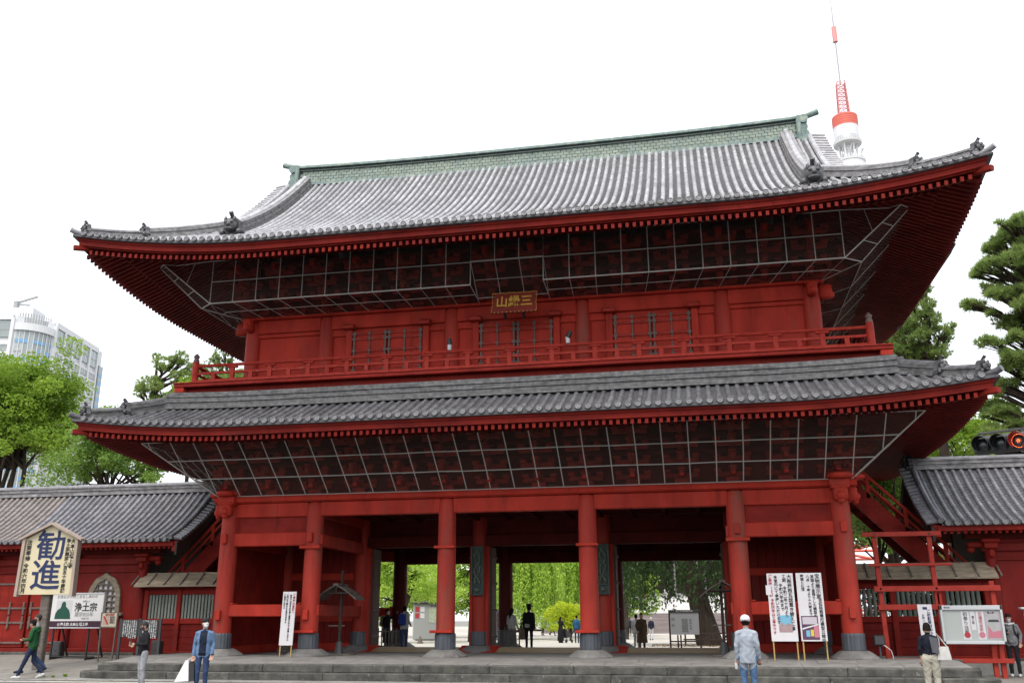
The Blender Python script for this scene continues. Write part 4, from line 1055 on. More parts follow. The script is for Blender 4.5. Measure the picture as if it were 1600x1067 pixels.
MB().cbox(wx0-.14,wx1+.14,yw-.20,yw-.02,wz0-.10,wz0,.015).build('window_sill', WOOD, wo)
iz = lambda x: max([z for (xx,z) in inner if abs(xx-x) < .12] or [wz0+.3])
for i in range(1,5):
    x = wx0+.17+(wx1-wx0-.34)*i/5; h = wz1-.22-abs(x-(wx0+wx1)/2)*.62
    MB().cbox(x-.028,x+.028,yw-.10,yw-.05,wz0,h,.006).build('lattice_bar', WOODG, wo)
for i in range(1,6):
    z = wz0+(wz1-wz0-.2)*i/6; hw = .5 if z < 2.6 else max(.12,.5-(z-2.6)*.75)
    MB().cbox((wx0+wx1)/2-hw,(wx0+wx1)/2+hw,yw-.115,yw-.07,z-.028,z+.028,.006).build('lattice_bar', WOODG, wo)
# doors of the left hall with iron straps
for x0,x1 in ((-18.45,-17.12),(-19.9,-18.55)):
    d_ = WL(MB().cbox(x0,x1,yw-.13,yw-.02,.70,3.22,.015), 'door_leaf', REDD)
    for z in (.86,1.55,2.05,2.9): MB().cbox(x0+.02,x1-.02,yw-.17,yw-.12,z-.035,z+.035,.01).build('strap', STRAP, d_)
    for x in (x0+.1,x1-.1,(x0+x1)/2):
        for z in (1.55,2.05): MB().cbox(x-.04,x+.04,yw-.185,yw-.12,z-.22,z+.22,.01).build('strap', STRAP, d_)
for k,(x,y,z,w_) in enumerate(((-16.6,1.75,zleft(-16.6,1.75),.36),(-12.9,1.9,zleft(-12.9,1.9),.32))):
    o = MB().cbox(x-w_/2,x+w_/2,y-.14,y+.14,z,z+.52,.02).cbox(x-w_/2+.03,x+w_/2-.03,y-.155,y-.135,z+.06,z+.46,.008).cbox(x-.05,x+.05,y-.17,y-.15,z+.22,z+.27,.006)
    o.build('utility_box', DGREY, None, label=('dark grey utility box on the ground under the wide white board','dark grey utility box on the ground behind the black text boards')[k], cat='box')

# ================================================================== ROOFED FENCES between the halls and the gate
def fence(sx, label, ground, pmat, pw, pitch, rnd):
    root = empty('roofed_fence', (sx*11.9,2.5,ground), 0, label, 'fence'); inv = Matrix.Translation((-sx*11.9,-2.5,-ground))
    def Fn(mb, name, m_, parent=None, smooth=None, **kw):
        o = mb.build(name, m_, None, smooth, **kw); o.parent = parent or root
        if parent is None: o.matrix_parent_inverse = inv
        return o
    x0, x1 = 9.80, 13.92; y = 2.5
    def bx(a,b,*r_): return MB().cbox(min(sx*a,sx*b),max(sx*a,sx*b),*r_)
    Fn(bx(x0,x1,y-.10,y+.10,ground,ground+.14,.015), 'sill', REDD)
    Fn(bx(x0,x1,y-.08,y+.08,1.50,1.68,.015), 'lower_rail', REDD)
    Fn(bx(x0,x1,y-.08,y+.08,2.49,2.66,.015), 'upper_rail', REDD)
    posts = [x0+.08,11.55,12.35,x1-.08] if sx > 0 else [x0+.08,10.75,x1-.08-.2]
    posts = [9.88,11.15,12.55,13.82]
    for p in posts: Fn(bx(p-.085,p+.085,y-.12,y+.12,ground,2.66,.015), 'post', REDD)
    for a,b in zip(posts[:-1],posts[1:]):
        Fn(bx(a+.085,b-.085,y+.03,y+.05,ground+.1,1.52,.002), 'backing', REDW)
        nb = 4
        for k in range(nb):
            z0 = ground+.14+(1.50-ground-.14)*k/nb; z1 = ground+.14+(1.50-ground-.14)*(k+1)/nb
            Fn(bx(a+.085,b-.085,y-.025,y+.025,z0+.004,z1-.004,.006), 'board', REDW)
        x = a+.085+pitch*.55
        while x < b-.10:
            if rnd: Fn(MB().tube([(sx*x,y,1.64),(sx*x,y,2.52)], pw/2*random.uniform(.9,1.1), 8), 'picket', pmat, None, 40)
            else: Fn(MB().cbox(sx*x-pw/2,sx*x+pw/2,y-.03,y+.03,1.64,2.52,.012), 'picket', pmat)
            x += pitch
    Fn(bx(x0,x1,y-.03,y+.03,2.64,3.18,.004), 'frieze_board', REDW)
    # plank roof with battens
    ro = Fn(bx(x0-.05,x1+.30,y-.05,y+.05,3.14,3.24,.015), 'plank_roof', WOOD)
    def slope(x0_,x1_,s_,a,b,th,name):
        P_ = lambda x,t,dz: (sx*x, y-s_*(.02+.50*t), 3.21-.40*t+dz)
        MB().hexa([P_(x0_,b,-th),P_(x1_,b,-th),P_(x1_,a,-th),P_(x0_,a,-th),P_(x0_,b,0),P_(x1_,b,0),P_(x1_,a,0),P_(x0_,a,0)]).build(name, WOOD, ro)
    xs = np.arange(x0-.05, x1+.35, .62)
    for s_ in (1,-1):
        for i in range(len(xs)-1):
            slope(xs[i]+.004, xs[i+1]-.004, s_, .0, .56, .025, 'plank'); slope(xs[i]+.004, xs[i+1]-.004, s_, .50, 1.05, .05, 'plank')
        for x in xs:
            P_ = lambda t,dz: Vector((sx*(x+.08-.16*t*0), y-s_*(.02+.50*t), 3.21-.40*t+dz))
            MB().beam(P_(0,.03),P_(1.06,.02),.05,.055).build('batten', WOODG, ro)
    for x in np.arange(x0+.4,x1,.9): Fn(MB().beam((sx*x,y-.48,2.80),(sx*x,y+.48,2.80),.07,.07), 'roof_bearer', REDD)
    return root
fence(-1, 'roofed red fence with pale grey pickets left of the gate', .47, PICK, .085, .125, False)
fence(1, 'roofed red fence with round dark green pickets right of the gate', .42, PICKD, .11, .145, True)

# ================================================================== OUTDOOR STAIRCASES at the gate's sides
for sx in (-1,1):
    root = empty('staircase', (sx*11.9,4.0,.56), 0, ('steep red wooden staircase rising to the upper storey left of the gate','steep red wooden staircase rising to the upper storey right of the gate')[sx > 0], 'staircase'); inv = Matrix.Translation((-sx*11.9,-4.0,-.56))
    def St(mb, name, m_, smooth=None):
        o = mb.build(name, m_, None, smooth); o.parent = root; o.matrix_parent_inverse = inv; return o
    xt, zt, xb, zb = 9.75, 6.35, 15.3, .56
    for y in (3.35,4.65):
        p = [(sx*xt,y-.05,zt-.05),(sx*xb,y-.05,zb-.05),(sx*xb,y+.05,zb-.05),(sx*xt,y+.05,zt-.05)]
        St(MB().hexa([(a,b,c-.42) for a,b,c in p]+[(a,b,c+.42) for a,b,c in p]), 'stringer', REDD)
        for h,w_ in ((.95,.09),(.66,.07)): St(MB().beam((sx*xt,y,zt+h),(sx*xb,y,zb+h),.08,w_), 'handrail', RED)
        for k in range(6):
            t = k/5*.96+.02; x = xt+(xb-xt)*t; z = zt+(zb-zt)*t; St(MB().cbox(sx*x-.06,sx*x+.06,y-.05,y+.05,z+.2,z+1.0,.01), 'rail_post', RED)
    for k in range(22):
        t = (k+.5)/22; x = xt+(xb-xt)*t; z = zt+(zb-zt)*t; St(MB().cbox(sx*x-.15,sx*x+.15,3.38,4.62,z-.02,z+.03,.008), 'tread', WOODG)

# ================================================================== SIGNS, BOARDS, FRAMES
def board(root, w_, h, z0, m_, th=.05, name='panel', y=0): return MB().cbox(-w_/2,w_/2,y,y+th,z0,z0+h,.008).build(name, m_, root)
# the large wooden board with two brushed characters
g0 = zleft(-14.98,-1.5)
bs = empty('framed_signboard', (-14.90,-1.5,g0-.02), R(10), 'large house-shaped cream signboard with two blue characters on a thick post', 'signboard')
MB().cbox(-.14,.14,-.02,.24,0,2.45,.03).build('post', WOODG, bs)
pw_, zb_, zs_, zp_ = .86, 2.27, 3.98, 4.42
MB().prism([(-pw_,-.10,zb_),(pw_,-.10,zb_),(pw_*.96,-.10,zs_),(0,-.10,zp_),(-pw_*.96,-.10,zs_)], (0,.12,0)).build('panel', CREAM, bs)
for s_ in (-1,1):
    MB().hexa([(s_*(pw_-.02),-.19,zb_-.06),(s_*(pw_+.07),-.19,zb_-.06),(s_*(pw_+.07),.08,zb_-.06),(s_*(pw_-.02),.08,zb_-.06),(s_*(pw_*.96-.02),-.19,zs_+.04),(s_*(pw_*.96+.07),-.19,zs_),(s_*(pw_*.96+.07),.08,zs_),(s_*(pw_*.96-.02),.08,zs_+.04)]).build('side_board', PALEW, bs)
    MB().hexa([(s_*(pw_+.16),-.24,zs_-.06),(0,-.24,zp_+.01),(0,.10,zp_+.01),(s_*(pw_+.16),.10,zs_-.06),(s_*(pw_+.16),-.24,zs_+.01),(0,-.24,zp_+.09),(0,.10,zp_+.09),(s_*(pw_+.16),.10,zs_+.01)]).build('roof_board', PALEW, bs)
put_text(bs, '勧', .98, INKB, 0.02, 3.72, -.108, vertical=False, offset=.012)
put_text(bs, '進', .98, INKB, -.04, 2.80, -.108, vertical=False, offset=.012)
put_text(bs, '大本山増上寺', .155, INK, .71, 3.98, -.108, offset=.003)
put_text(bs, '浄土宗開宗八百五十年慶讃', .140, INK, .56, 3.99, -.108, offset=.003)
put_text(bs, '法要奉修', .165, INK, -.69, 3.95, -.108, offset=.003)
put_text(bs, '令和六年四月', .155, INK, -.71, 3.22, -.108, offset=.003)
# wide white board with the green seated figure
g0 = zleft(-15.5,1.0)
jb = empty('white_notice_board', (-15.5,.9,g0-.01), R(-3), 'wide white board with green seated silhouette and plum strip on black legs', 'notice board')
MB().cbox(-1.06,1.06,0,.07,1.06,2.16,.01).build('panel', WHITEP, jb)
MB().cbox(-1.06,1.06,-.006,.0,1.06,1.27,.002).build('plum_strip', PURP, jb)
fr = jb
for x0,x1,z0,z1 in ((-1.09,1.09,2.155,2.19),(-1.09,1.09,1.03,1.065),(-1.09,-1.055,1.03,2.19),(1.055,1.09,1.03,2.19)): MB().cbox(x0,x1,-.02,.08,z0,z1,.004).build('frame', WHITEM, fr)
for x in (-.85,.55):
    MB().beam((x,.10,0),(x,.10,2.1),.06,.05).build('leg', BLACK, jb); MB().beam((x+.02,.95,-.0),(x+.02,.12,1.9),.05,.05).build('brace', BLACK, jb); MB().beam((x,.10,.06),(x,.95,.06),.05,.05).build('foot', BLACK, jb)
MB().beam((-.85,.5,.10),(.55,.5,.10),.05,.05).build('cross_bar', BLACK, jb)
MB().cbox(-.78,-.15,-.004,.001,1.34,1.95,.001).build('picture', mat('print_pale',(.66,.66,.68),None,.6), jb)
fig = [(-.80,1.34),(-.78,1.52),(-.70,1.64),(-.60,1.69),(-.575,1.76),(-.565,1.85),(-.51,1.905),(-.45,1.905),(-.405,1.85),(-.395,1.75),(-.34,1.70),(-.25,1.63),(-.20,1.5),(-.17,1.34)]
MB().prism([(x,-.004,z) for x,z in fig], (0,-.006,0)).build('silhouette', GREENP, jb)
put_text(jb, '浄土宗', .30, INK, .40, 1.70, -.004, vertical=False, offset=.006)
put_text(jb, '開宗850年', .165, GREYP, .36, 1.475, -.004, vertical=False)
put_text(jb, 'お念仏からはじまるしあわせ', .125, GREYP, .02, 2.06, -.004, vertical=False)
put_text(jb, '法然上人', .075, GREYP, .40, 1.91, -.004, vertical=False)
put_text(jb, '令和六年', .08, GREYP, .42, 1.345, -.004, vertical=False)
put_text(jb, '浄土宗 大本山 増上寺', .115, WHITEP, .02, 1.155, -.010, vertical=False, offset=.003)
MB().tube([(-.60,-.008,1.155),(-.60,-.012,1.155)], .055, 14).build('emblem', GREYP, jb)
# small no-smoking style notice
sg = empty('prohibition_notice', (-13.95,.55,zleft(-13.95,.55)), 0, 'small cream prohibition notice with red stroke on brown posts', 'notice')
MB().cbox(-.27,.27,0,.04,1.10,1.52,.006).build('panel', mat('notice_cream',(.68,.60,.46),None,.6), sg)
for x in (-.30,.30): MB().beam((x-.05*(x/abs(x)) ,0.02,0),(x,.02,1.56),.045,.045).build('post', WOODG, sg)
MB().cbox(-.32,.32,-.02,.06,1.055,1.10,.006).build('rail', WOODG, sg)
MB().prism([(-.22,-.005,1.42),(-.17,-.005,1.44),(.0,-.005,1.18),(-.05,-.005,1.16)], (0,-.004,0)).build('red_stroke', INKR, sg)
MB().prism([(-.21,-.004,1.17),(-.01,-.004,1.17),(-.01,-.004,1.43),(-.21,-.004,1.43)], (0,-.002,0)).build('picture', mat('print_rose',(.62,.42,.36),None,.6), sg)
put_text(sg, '境内禁煙', .085, INKR, 0.02, 1.475, -.004, vertical=False)
for k in range(4): put_text(sg, '喫煙禁止', .05, INK, .13, 1.40-k*.06, -.004, vertical=False)
# two dark boards with white writing on dark posts
db_ = empty('dark_text_boards', (-12.75,.45,zleft(-12.75,.45)), 0, 'pair of black boards covered in white vertical writing on dark posts', 'notice board')
for x0 in (-.66,.06):
    MB().cbox(x0,x0+.62,0,.04,.78,1.32,.006).build('panel', DARKP, db_)
    for k in range(7):
        put_text(db_, ('この門は三戸二階二重門','慶長年間に幕府が創建し','元和八年に再建された門','三つの煩悩を解脱する門','国の重要文化財に指定','楼上に釈迦三尊像と','十六羅漢像を安置する','東日本最大級を誇る門','増上寺に残る唯一の建物')[k], .052, WHITEP, x0+.55-k*.075, 1.30, -.004, offset=.001)
for x in (-.70,-.0,.74): MB().beam((x,.05,-.02),(x,.05,1.36),.09,.07).build('post', DGREY, db_)
# leaning white paper banners
def banner(x, y, w_, h, zb_, label, cols, ang=0, tilt=R(3), pics=()):
    g_ = F0-.02 if y > -.9 else zplat(y)+.012
    b_ = empty('standing_banner', (x,y,g_), ang, label, 'banner'); b_.rotation_euler = (-tilt, 0, ang)
    MB().cbox(-w_/2,w_/2,0,.03,zb_,zb_+h,.004).build('panel', PAPER, b_)
    for s_ in (-1,1): MB().beam((s_*(w_/2-.04),.035,0),(s_*(w_/2-.04),.035,zb_+.3),.035,.03).build('leg', mat('bamboo_leg',(.50,.33,.12),None,.6), b_)
    for (t_, sz, cx_, cz_, ink) in cols: put_text(b_, t_, sz, ink, cx_, cz_, -.004, offset=.002, spacing=1.0)
    for f_ in pics: f_(b_)
    return b_
b1 = banner(-7.02,-.75,.44,1.58,.34,'single white paper banner leaning by the second column, handwritten', [('ご参拝の皆様へ',.085,.155,1.86,INKR),('境内では足元の段差と線香の火にご注意ください',.062,.05,1.83,INK),('三門は工事のため登れません',.066,-.06,1.84,INK),('ご遠慮ください',.062,-.15,1.84,INK)])
def pic1(b_):
    MB().cbox(-.13,.22,-.006,0,.78,1.18,.001).build('picture_sky', SKYB, b_)
    MB().prism([(-.13,-.008,.74),(.22,-.008,.74),(.22,-.008,.93),(.12,-.008,.98),(.03,-.008,.92),(-.04,-.008,.99),(-.13,-.008,.90)],(0,.002,0)).build('picture_roofs', mat('print_roof',(.52,.36,.34),(.35,.25,.28),.6,12), b_)
    MB().prism([(-.08,-.010,.93),(-.07,-.010,1.12),(-.06,-.010,.93)],(0,.002,0)).build('picture_tower', PINKP, b_)
b2 = banner(7.63,-1.15,.70,1.80,.50,'white paper banner with blue picture, beside the fifth column', [('大殿屋根瓦総葺き替え工事',.125,.24,2.26,INK),('工期 令和二年十月より',.105,.105,2.26,INK),('令和六年末まで',.105,.0,2.02,INK),('本堂内にて参拝いただけます',.10,-.12,2.24,INK),('ご参拝の皆様',.10,-.27,2.26,INKR),('令和四年は工事中です',.095,-.25,1.62,INKR)], tilt=R(4), pics=(pic1,))
MB().cbox(-.40,-.26,-.008,-.001,1.72,1.98,.001).build('paper_slip', PAPER, b2)
def pic2(b_):
    MB().cbox(-.30,.14,-.006,0,.54,1.16,.001).build('poster', mat('print_violet',(.16,.07,.14),(.08,.04,.09),.6,9), b_)
    MB().cbox(-.27,.11,-.009,-.005,.94,1.13,.001).build('poster_title', mat('print_lilac',(.60,.55,.62),None,.6), b_)
    MB().cbox(-.08,.0,-.010,-.005,.63,.80,.001).build('poster_patch', YELP, b_)
    MB().cbox(-.20,-.10,-.010,-.005,.62,.78,.001).build('poster_patch', SKYB, b_)
    MB().cbox(.01,.13,-.010,-.005,.60,.90,.001).build('poster_patch', PINKP, b_)
    MB().prism([(-.29,-.010,.80),(.13,-.010,.92),(.13,-.010,.95),(-.29,-.010,.84)],(0,.002,0)).build('poster_patch', WHITEP, b_)
b3 = banner(8.40,-1.12,.68,1.80,.50,'white paper banner with violet poster, beside the corner column', [('宝物展示室',.135,.22,2.27,INK),('台徳院殿霊廟模型公開中です',.105,.245,1.62,INK),('英国より里帰りした模型を',.095,.09,2.24,INK),('八点 十時より十六時まで',.09,-.03,2.24,INK),('時間と休館',.09,-.18,2.26,INK)], tilt=R(4), pics=(pic2,))
# roofed notice posts standing in front of the doorways
def roofed_post(x, y, label, s_=1):
    r_ = empty('roofed_notice_post', (x,y,F0-.02), 0, label, 'notice post')
    MB().beam((.05*s_,0,.1),(.05*s_,0,2.62 if s_ > 0 else 2.05),.09,.09).build('post', WOODD, r_)
    st = MB(); st.cbox(-.42,.52,-.3,.3,0,.06,.02); st.build('base', WOODG, r_)
    MB().tube([(.05*s_,0,.06),(.05*s_,0,.42)],[.16,.09],8).build('foot', DGREY, r_)
    for q in (-1,1):
        pl_ = MB()
        for k in range(6):
            a = Vector((q*(.02+.11*k),0,2.15-.048*k-(.004*k*k))); b = Vector((q*(.02+.11*(k+1)+.012),0,2.15-.048*(k+1)-(.004*(k+1)**2)))
            MB().hexa([a+Vector((0,-.42,-.03)),b+Vector((0,-.42,-.03)),b+Vector((0,.42,-.03)),a+Vector((0,.42,-.03)),a+Vector((0,-.42,.02)),b+Vector((0,-.42,.0)),b+Vector((0,.42,.0)),a+Vector((0,.42,.02))]).build('shingle', WOODG, r_)
    MB().beam((0,-.46,2.17),(0,.46,2.17),.16,.06).build('ridge_board', WOODG, r_)
    for y_ in (-.36,.36): MB().beam((-.55,y_,1.90),(.55,y_,1.90),.05,.05).beam((0,y_,1.9),(0,y_,2.14),.05,.05).build('roof_frame', WOODD, r_)
    MB().beam((-.35,0,.90),(.2,0,.90),.04,.04).build('shelf_bar', WOODG, r_)
    return r_
roofed_post(-6.02,1.0,'wooden notice post with small shingled roof by the left doorway')
roofed_post(6.10,1.3,'wooden notice post with small shingled roof by the right doorway',-1)
# red timber frame before the right fence, with the glazed bulletin board
rf_ = empty('red_timber_frame', (11.6,.45,.45), 0, 'open red timber frame of posts and rails before the right fence', 'frame'); y = .45
def Rf(mb,name,m_=REDF):
    o = mb.build(name,m_,None); o.parent = rf_; o.matrix_parent_inverse = Matrix.Translation((-11.6,-.45,-.45)); return o
for xa,za,xb,zb in ((10.50,.40,10.46,3.93),(11.98,.42,11.95,3.93),(13.45,.05,13.43,2.62),(12.05,.05,12.02,2.30),(13.25,.05,13.25,1.5)):
    Rf(MB().beam((xa,y,za),(xb,y,zb),.13,.11,(0,1,0)), 'post')
for x0,x1,z,h,yy in ((10.12,12.26,3.94,.13,-.10),(10.25,12.45,3.08,.07,-.10),(10.30,13.62,2.42,.15,-.11),(10.36,12.10,1.92,.15,-.11),(10.45,13.7,.50,.12,-.10)):
    Rf(MB().beam((x0,y+yy,z),(x1,y+yy,z),.08,h), 'rail')
for x,z in ((10.46,3.94),(11.95,3.94),(10.47,2.42),(11.96,2.42)): Rf(MB().tube([(x,y-.15,z),(x,y-.13,z)],.03,8), 'bolt', BLACK)
nb = empty('bulletin_board', (12.74,.22,.40), 0, 'wide white-framed bulletin case with posters, fixed to the red frame', 'bulletin board')
zb = 0
MB().cbox(-.76,.76,0,.10,.60,1.52,.006).build('back_panel', mat('case_grey',(.52,.56,.54),None,.5), nb)
for x0,x1,z0,z1 in ((-.80,.80,1.44,1.56),(-.80,.80,.54,.62),(-.80,-.74,.54,1.56),(.74,.80,.54,1.56)): MB().cbox(x0,x1,-.06,.11,z0,z1,.008).build('frame', WHITEM, nb)
for x0,x1,z0,z1,m_ in ((-.26,-.06,.66,1.40,PAPER),(-.03,.09,.90,1.40,PAPER),(.12,.32,.66,1.40,PAPER),(.34,.74,.66,1.40,mat('poster_photo',(.42,.47,.42),(.55,.50,.55),.5,7))):
    MB().cbox(x0,x1,-.008,0,z0,z1,.001).build('poster', m_, nb)
put_text(nb,'初参り法要',.12,INK,-.16,1.38,-.012); put_text(nb,'増上寺',.075,INK,.03,1.28,-.012); put_text(nb,'交通安全祈願',.105,INKR,.22,1.38,-.012)
MB().tube([(-.16,-.012,.78),(-.16,-.016,.78)],.08,16).build('seal', INKR, nb); MB().tube([(.22,-.012,.78),(.22,-.016,.78)],.08,16).build('seal', PINKP, nb)
MB().prism([(.36,-.012,.70),(.72,-.012,.70),(.72,-.012,.90),(.50,-.012,.86),(.40,-.012,1.02)],(0,.003,0)).build('poster_flowers', PINKP, nb); MB().prism([(.40,-.012,1.12),(.70,-.012,1.12),(.66,-.012,1.18),(.44,-.012,1.18)],(0,.003,0)).build('poster_roof', DARKP, nb)
put_text(nb,'増上寺',.06,INK,.50,1.36,-.012,vertical=False); put_text(nb,'掲示板',.05,INK,-.62,1.50,-.063,vertical=False)
ss = empty('strip_sign', (11.55,.02,.44), 0, 'narrow white strip sign with blue writing leaning on the red frame', 'sign'); ss.rotation_euler = (R(-6),0,0)
MB().cbox(-.19,.19,0,.03,.02,1.56,.004).build('panel', PAPER, ss)
put_text(ss,'ご祈願受付中です',.10,INKB,.08,1.42,-.004,offset=.002); put_text(ss,'お問い合わせは寺務所',.072,INKB,-.07,1.30,-.004)
MB().cbox(-.06,.06,-.005,0,1.42,1.49,.001).build('mark', INKB, ss)
fl = empty('floodlight', (10.22,-.05,.56), 0, 'small black floodlight with a loose white cable by the corner column', 'floodlight')
MB().cbox(-.16,.14,-.10,.10,.34,.62,.03).build('housing', BLACK, fl); MB().cbox(-.13,.11,-.115,-.095,.37,.59,.01).build('lens', DGREY, fl); MB().beam((-.0,.02,0),(0,.02,.36),.05,.05).build('stand', DGREY, fl)
MB().tube([(.0,-.02,.36),(.12,-.1,.34),(.26,-.12,.22),(.30,-.12,.06),(.30,-.12,0)],.012,6).build('cable', WHITEM, fl,40)
wn = empty('wood_framed_notice', (14.75,.9,.05), 0, 'wood-framed notice with small roof beside the hall wall, partly seen', 'notice')
MB().cbox(-.4,.4,0,.05,.85,1.75,.01).build('panel', CREAM, wn)
for x in (-.42,.42): MB().beam((x,.03,0),(x,.03,1.85),.08,.07).build('post', WOOD, wn)
MB().cbox(-.55,.55,-.12,.16,1.80,1.86,.02).build('roof', WHITEM, wn)
put_text(wn,'参拝順路',.14,INK,-.25,1.68,-.006)
# two small spotlights clamped to the balcony railing
for k,(x,lb) in enumerate(((-1.94,'black and white spotlight on the balcony railing left of the name plaque'),(1.86,'black and white spotlight on the balcony railing right of the name plaque'))):
    s_ = empty('spotlight', (x,RY-.02,BZ+.70), 0, lb, 'spotlight')
    MB().tube([(0,-.02,.02),(0,-.03,.22)],[.06,.075],10).build('housing', WHITEM, s_, 40); MB().tube([(0,-.03,.20),((.10 if k else -.0),-.06,.40)],[.085,.06],10).build('head', BLACK, s_, 40)
    MB().tube([(0,0,-.06),(0,0,.05)],.035,8).build('clamp', DGREY, s_)
# ================================================================== TREES
def leaf_cards(centres, radii, per, size, rs, flat=.0, droop=0.):
    """leaf-shaped folded quads spread round clump centres"""
    n = len(centres)*per; C_ = np.repeat(centres, per, 0); R_ = np.repeat(radii, per, 0)
    d = rs.normal(size=(n,3)); d /= np.linalg.norm(d,axis=1,keepdims=True)+1e-9
    rr = rs.uniform(.35,1.0,(n,1))**.6; P = C_+d*rr*R_
    P[:,2] -= droop*rs.random(n)
    u = rs.normal(size=(n,3)); u[:,2] *= (1-flat); u /= np.linalg.norm(u,axis=1,keepdims=True)
    t = rs.normal(size=(n,3)); v = np.cross(u,t); v /= np.linalg.norm(v,axis=1,keepdims=True)
    s = size*rs.uniform(.6,1.25,(n,1)); a = P-u*s*.5; b = P+v*s*.32; c = P+u*s*.5; e = P-v*s*.32
    V = np.stack([a,b,c,e],1).reshape(-1,3); F = np.arange(4*n).reshape(-1,4); return V, F
def limbs(mb, base, tops, r0, rs, trunk_top=None, n=7):
    base = Vector(base)
    for t in tops:
        t = Vector(t); s_ = Vector(trunk_top) if trunk_top is not None else base
        m1 = s_.lerp(t,.4)+Vector((rs.normal()*.25,rs.normal()*.25,.25)); m2 = s_.lerp(t,.72)+Vector((rs.normal()*.2,rs.normal()*.2,.2))
        mb.tube([s_,m1,m2,t],[r0,r0*.66,r0*.4,r0*.14],n)
def broadleaf(name, label, base, centre, radii, m_, nclump, per, leaf, seed, trunk_r=.3, trunks=1, group=None, clump=1.0, hollow=.45, nlimb=14, gap=0):
    rs = np.random.RandomState(seed); root = empty(name, base, 0, label, 'tree', group); inv = Matrix.Translation(-Vector(base))
    c = np.array(centre); r_ = np.array(radii)
    d = rs.normal(size=(nclump,3)); d /= np.linalg.norm(d,axis=1,keepdims=True); d[:,2] = np.where(d[:,2] < -.5, -d[:,2], d[:,2])
    q = rs.uniform(hollow,1.0,(nclump,1)); P = c+d*q*r_*np.array([1,1,1])*(1+.12*rs.normal(size=(nclump,1)))
    R_ = np.stack([rs.uniform(.55,1.1,nclump)]*3,1)*clump*np.array([1,1,.62])
    V,F = leaf_cards(P,R_,per,leaf,rs,.3)
    o = link('crown', npmesh('crown',V,F,m_), None); o.parent = root; o.matrix_parent_inverse = inv
    mb = MB(); b = Vector(base)
    for k in range(trunks):
        off = Vector((rs.uniform(-1,1),rs.uniform(-.6,.6),0))*(.9 if trunks > 1 else 0)
        fork = Vector((c[0]+rs.uniform(-1,1)*r_[0]*.35*(trunks > 1), c[1], c[2]-r_[2]*.55))
        mb.tube([b+off*.4+Vector((0,0,-.1)), b.lerp(fork,.35)+off*.8, b.lerp(fork,.7)+off*.6, fork],[trunk_r*1.25,trunk_r,trunk_r*.85,trunk_r*.7],9)
        idx = rs.choice(nclump, nlimb//trunks, replace=False); limbs(mb, fork, [P[i] for i in idx], trunk_r*.55, rs, fork, 6)
    t = mb.build('trunk', BARK, None, 40); t.parent = root; t.matrix_parent_inverse = inv
    return root
def pine(name, label, base, pads, seed, m_=LEAFP, trunk=None, group=None, needle=.20, dens=1.0):
    """pads: (x,y,z,rx,ry,rz) needle clouds"""
    rp = random.Random(seed); pads = list(pads)+[(p[0]+rp.uniform(-1,1)*p[3]*1.3,p[1]+rp.uniform(-1,1)*p[4],p[2]+rp.uniform(-1,1)*p[5]*1.4,p[3]*.38,p[4]*.38,p[5]*.5) for p in pads for _ in range(3)]
    rs = np.random.RandomState(seed); root = empty(name, base, 0, label, 'tree', group); inv = Matrix.Translation(-Vector(base))
    Vs, Fs, off = [], [], 0; mb = MB(); b = Vector(base)
    top = max(pads, key=lambda p: p[2]); tr = [b+Vector((0,0,-.1)), b.lerp(Vector(top[:3]),.4)+Vector((.3,0,0)), b.lerp(Vector(top[:3]),.75)+Vector((-.2,.1,0)), Vector(top[:3])]
    mb.tube(tr,[.32,.25,.17,.05],9)
    for (x,y,z,rx,ry,rz) in pads:
        k = int(95*rx*ry*dens)+9; d = rs.normal(size=(k,3)); d /= np.linalg.norm(d,axis=1,keepdims=True); P = np.array([x,y,z])+d*(rs.uniform(.2,1,(k,1))**.5)*np.array([rx,ry,rz])
        n = 15
        ax = d*np.array([.8,.8,.35])+np.array([0,0,.75]); ax /= np.linalg.norm(ax,axis=1,keepdims=True)
        A = np.repeat(ax,n,0)+rs.normal(size=(k*n,3))*.65; A /= np.linalg.norm(A,axis=1,keepdims=True)
        B = np.repeat(P,n,0)+A*.03; L_ = needle*rs.uniform(.7,1.25,(k*n,1)); sd_ = np.cross(A,rs.normal(size=(k*n,3))); sd_ /= np.linalg.norm(sd_,axis=1,keepdims=True)
        T = np.stack([B-sd_*.02,B+sd_*.02,B+A*L_],1).reshape(-1,3); Vs.append(T); Fs.append(np.arange(len(T)).reshape(-1,3)+off); off += len(T)
        zz = max(b.z+.3, z-rz*.6); t = min(max((zz-b.z)/(top[2]-b.z)-.06,.05),.97); s_ = b.lerp(Vector(top[:3]),t)
        mb.tube([s_, s_.lerp(Vector((x,y,z)),.55)+Vector((0,0,-.12)), Vector((x,y,z))],[.09,.06,.02],6)
        for i in rs.choice(k,min(k,7),replace=False): mb.tube([Vector((x,y,z))*.6+s_*.4, P[i]],[.03,.012],5)
    o = link('crown', npmesh('crown',np.concatenate(Vs),np.concatenate(Fs),m_), None); o.parent = root; o.matrix_parent_inverse = inv
    t = mb.build('trunk', BARK, None, 40); t.parent = root; t.matrix_parent_inverse = inv
    return root
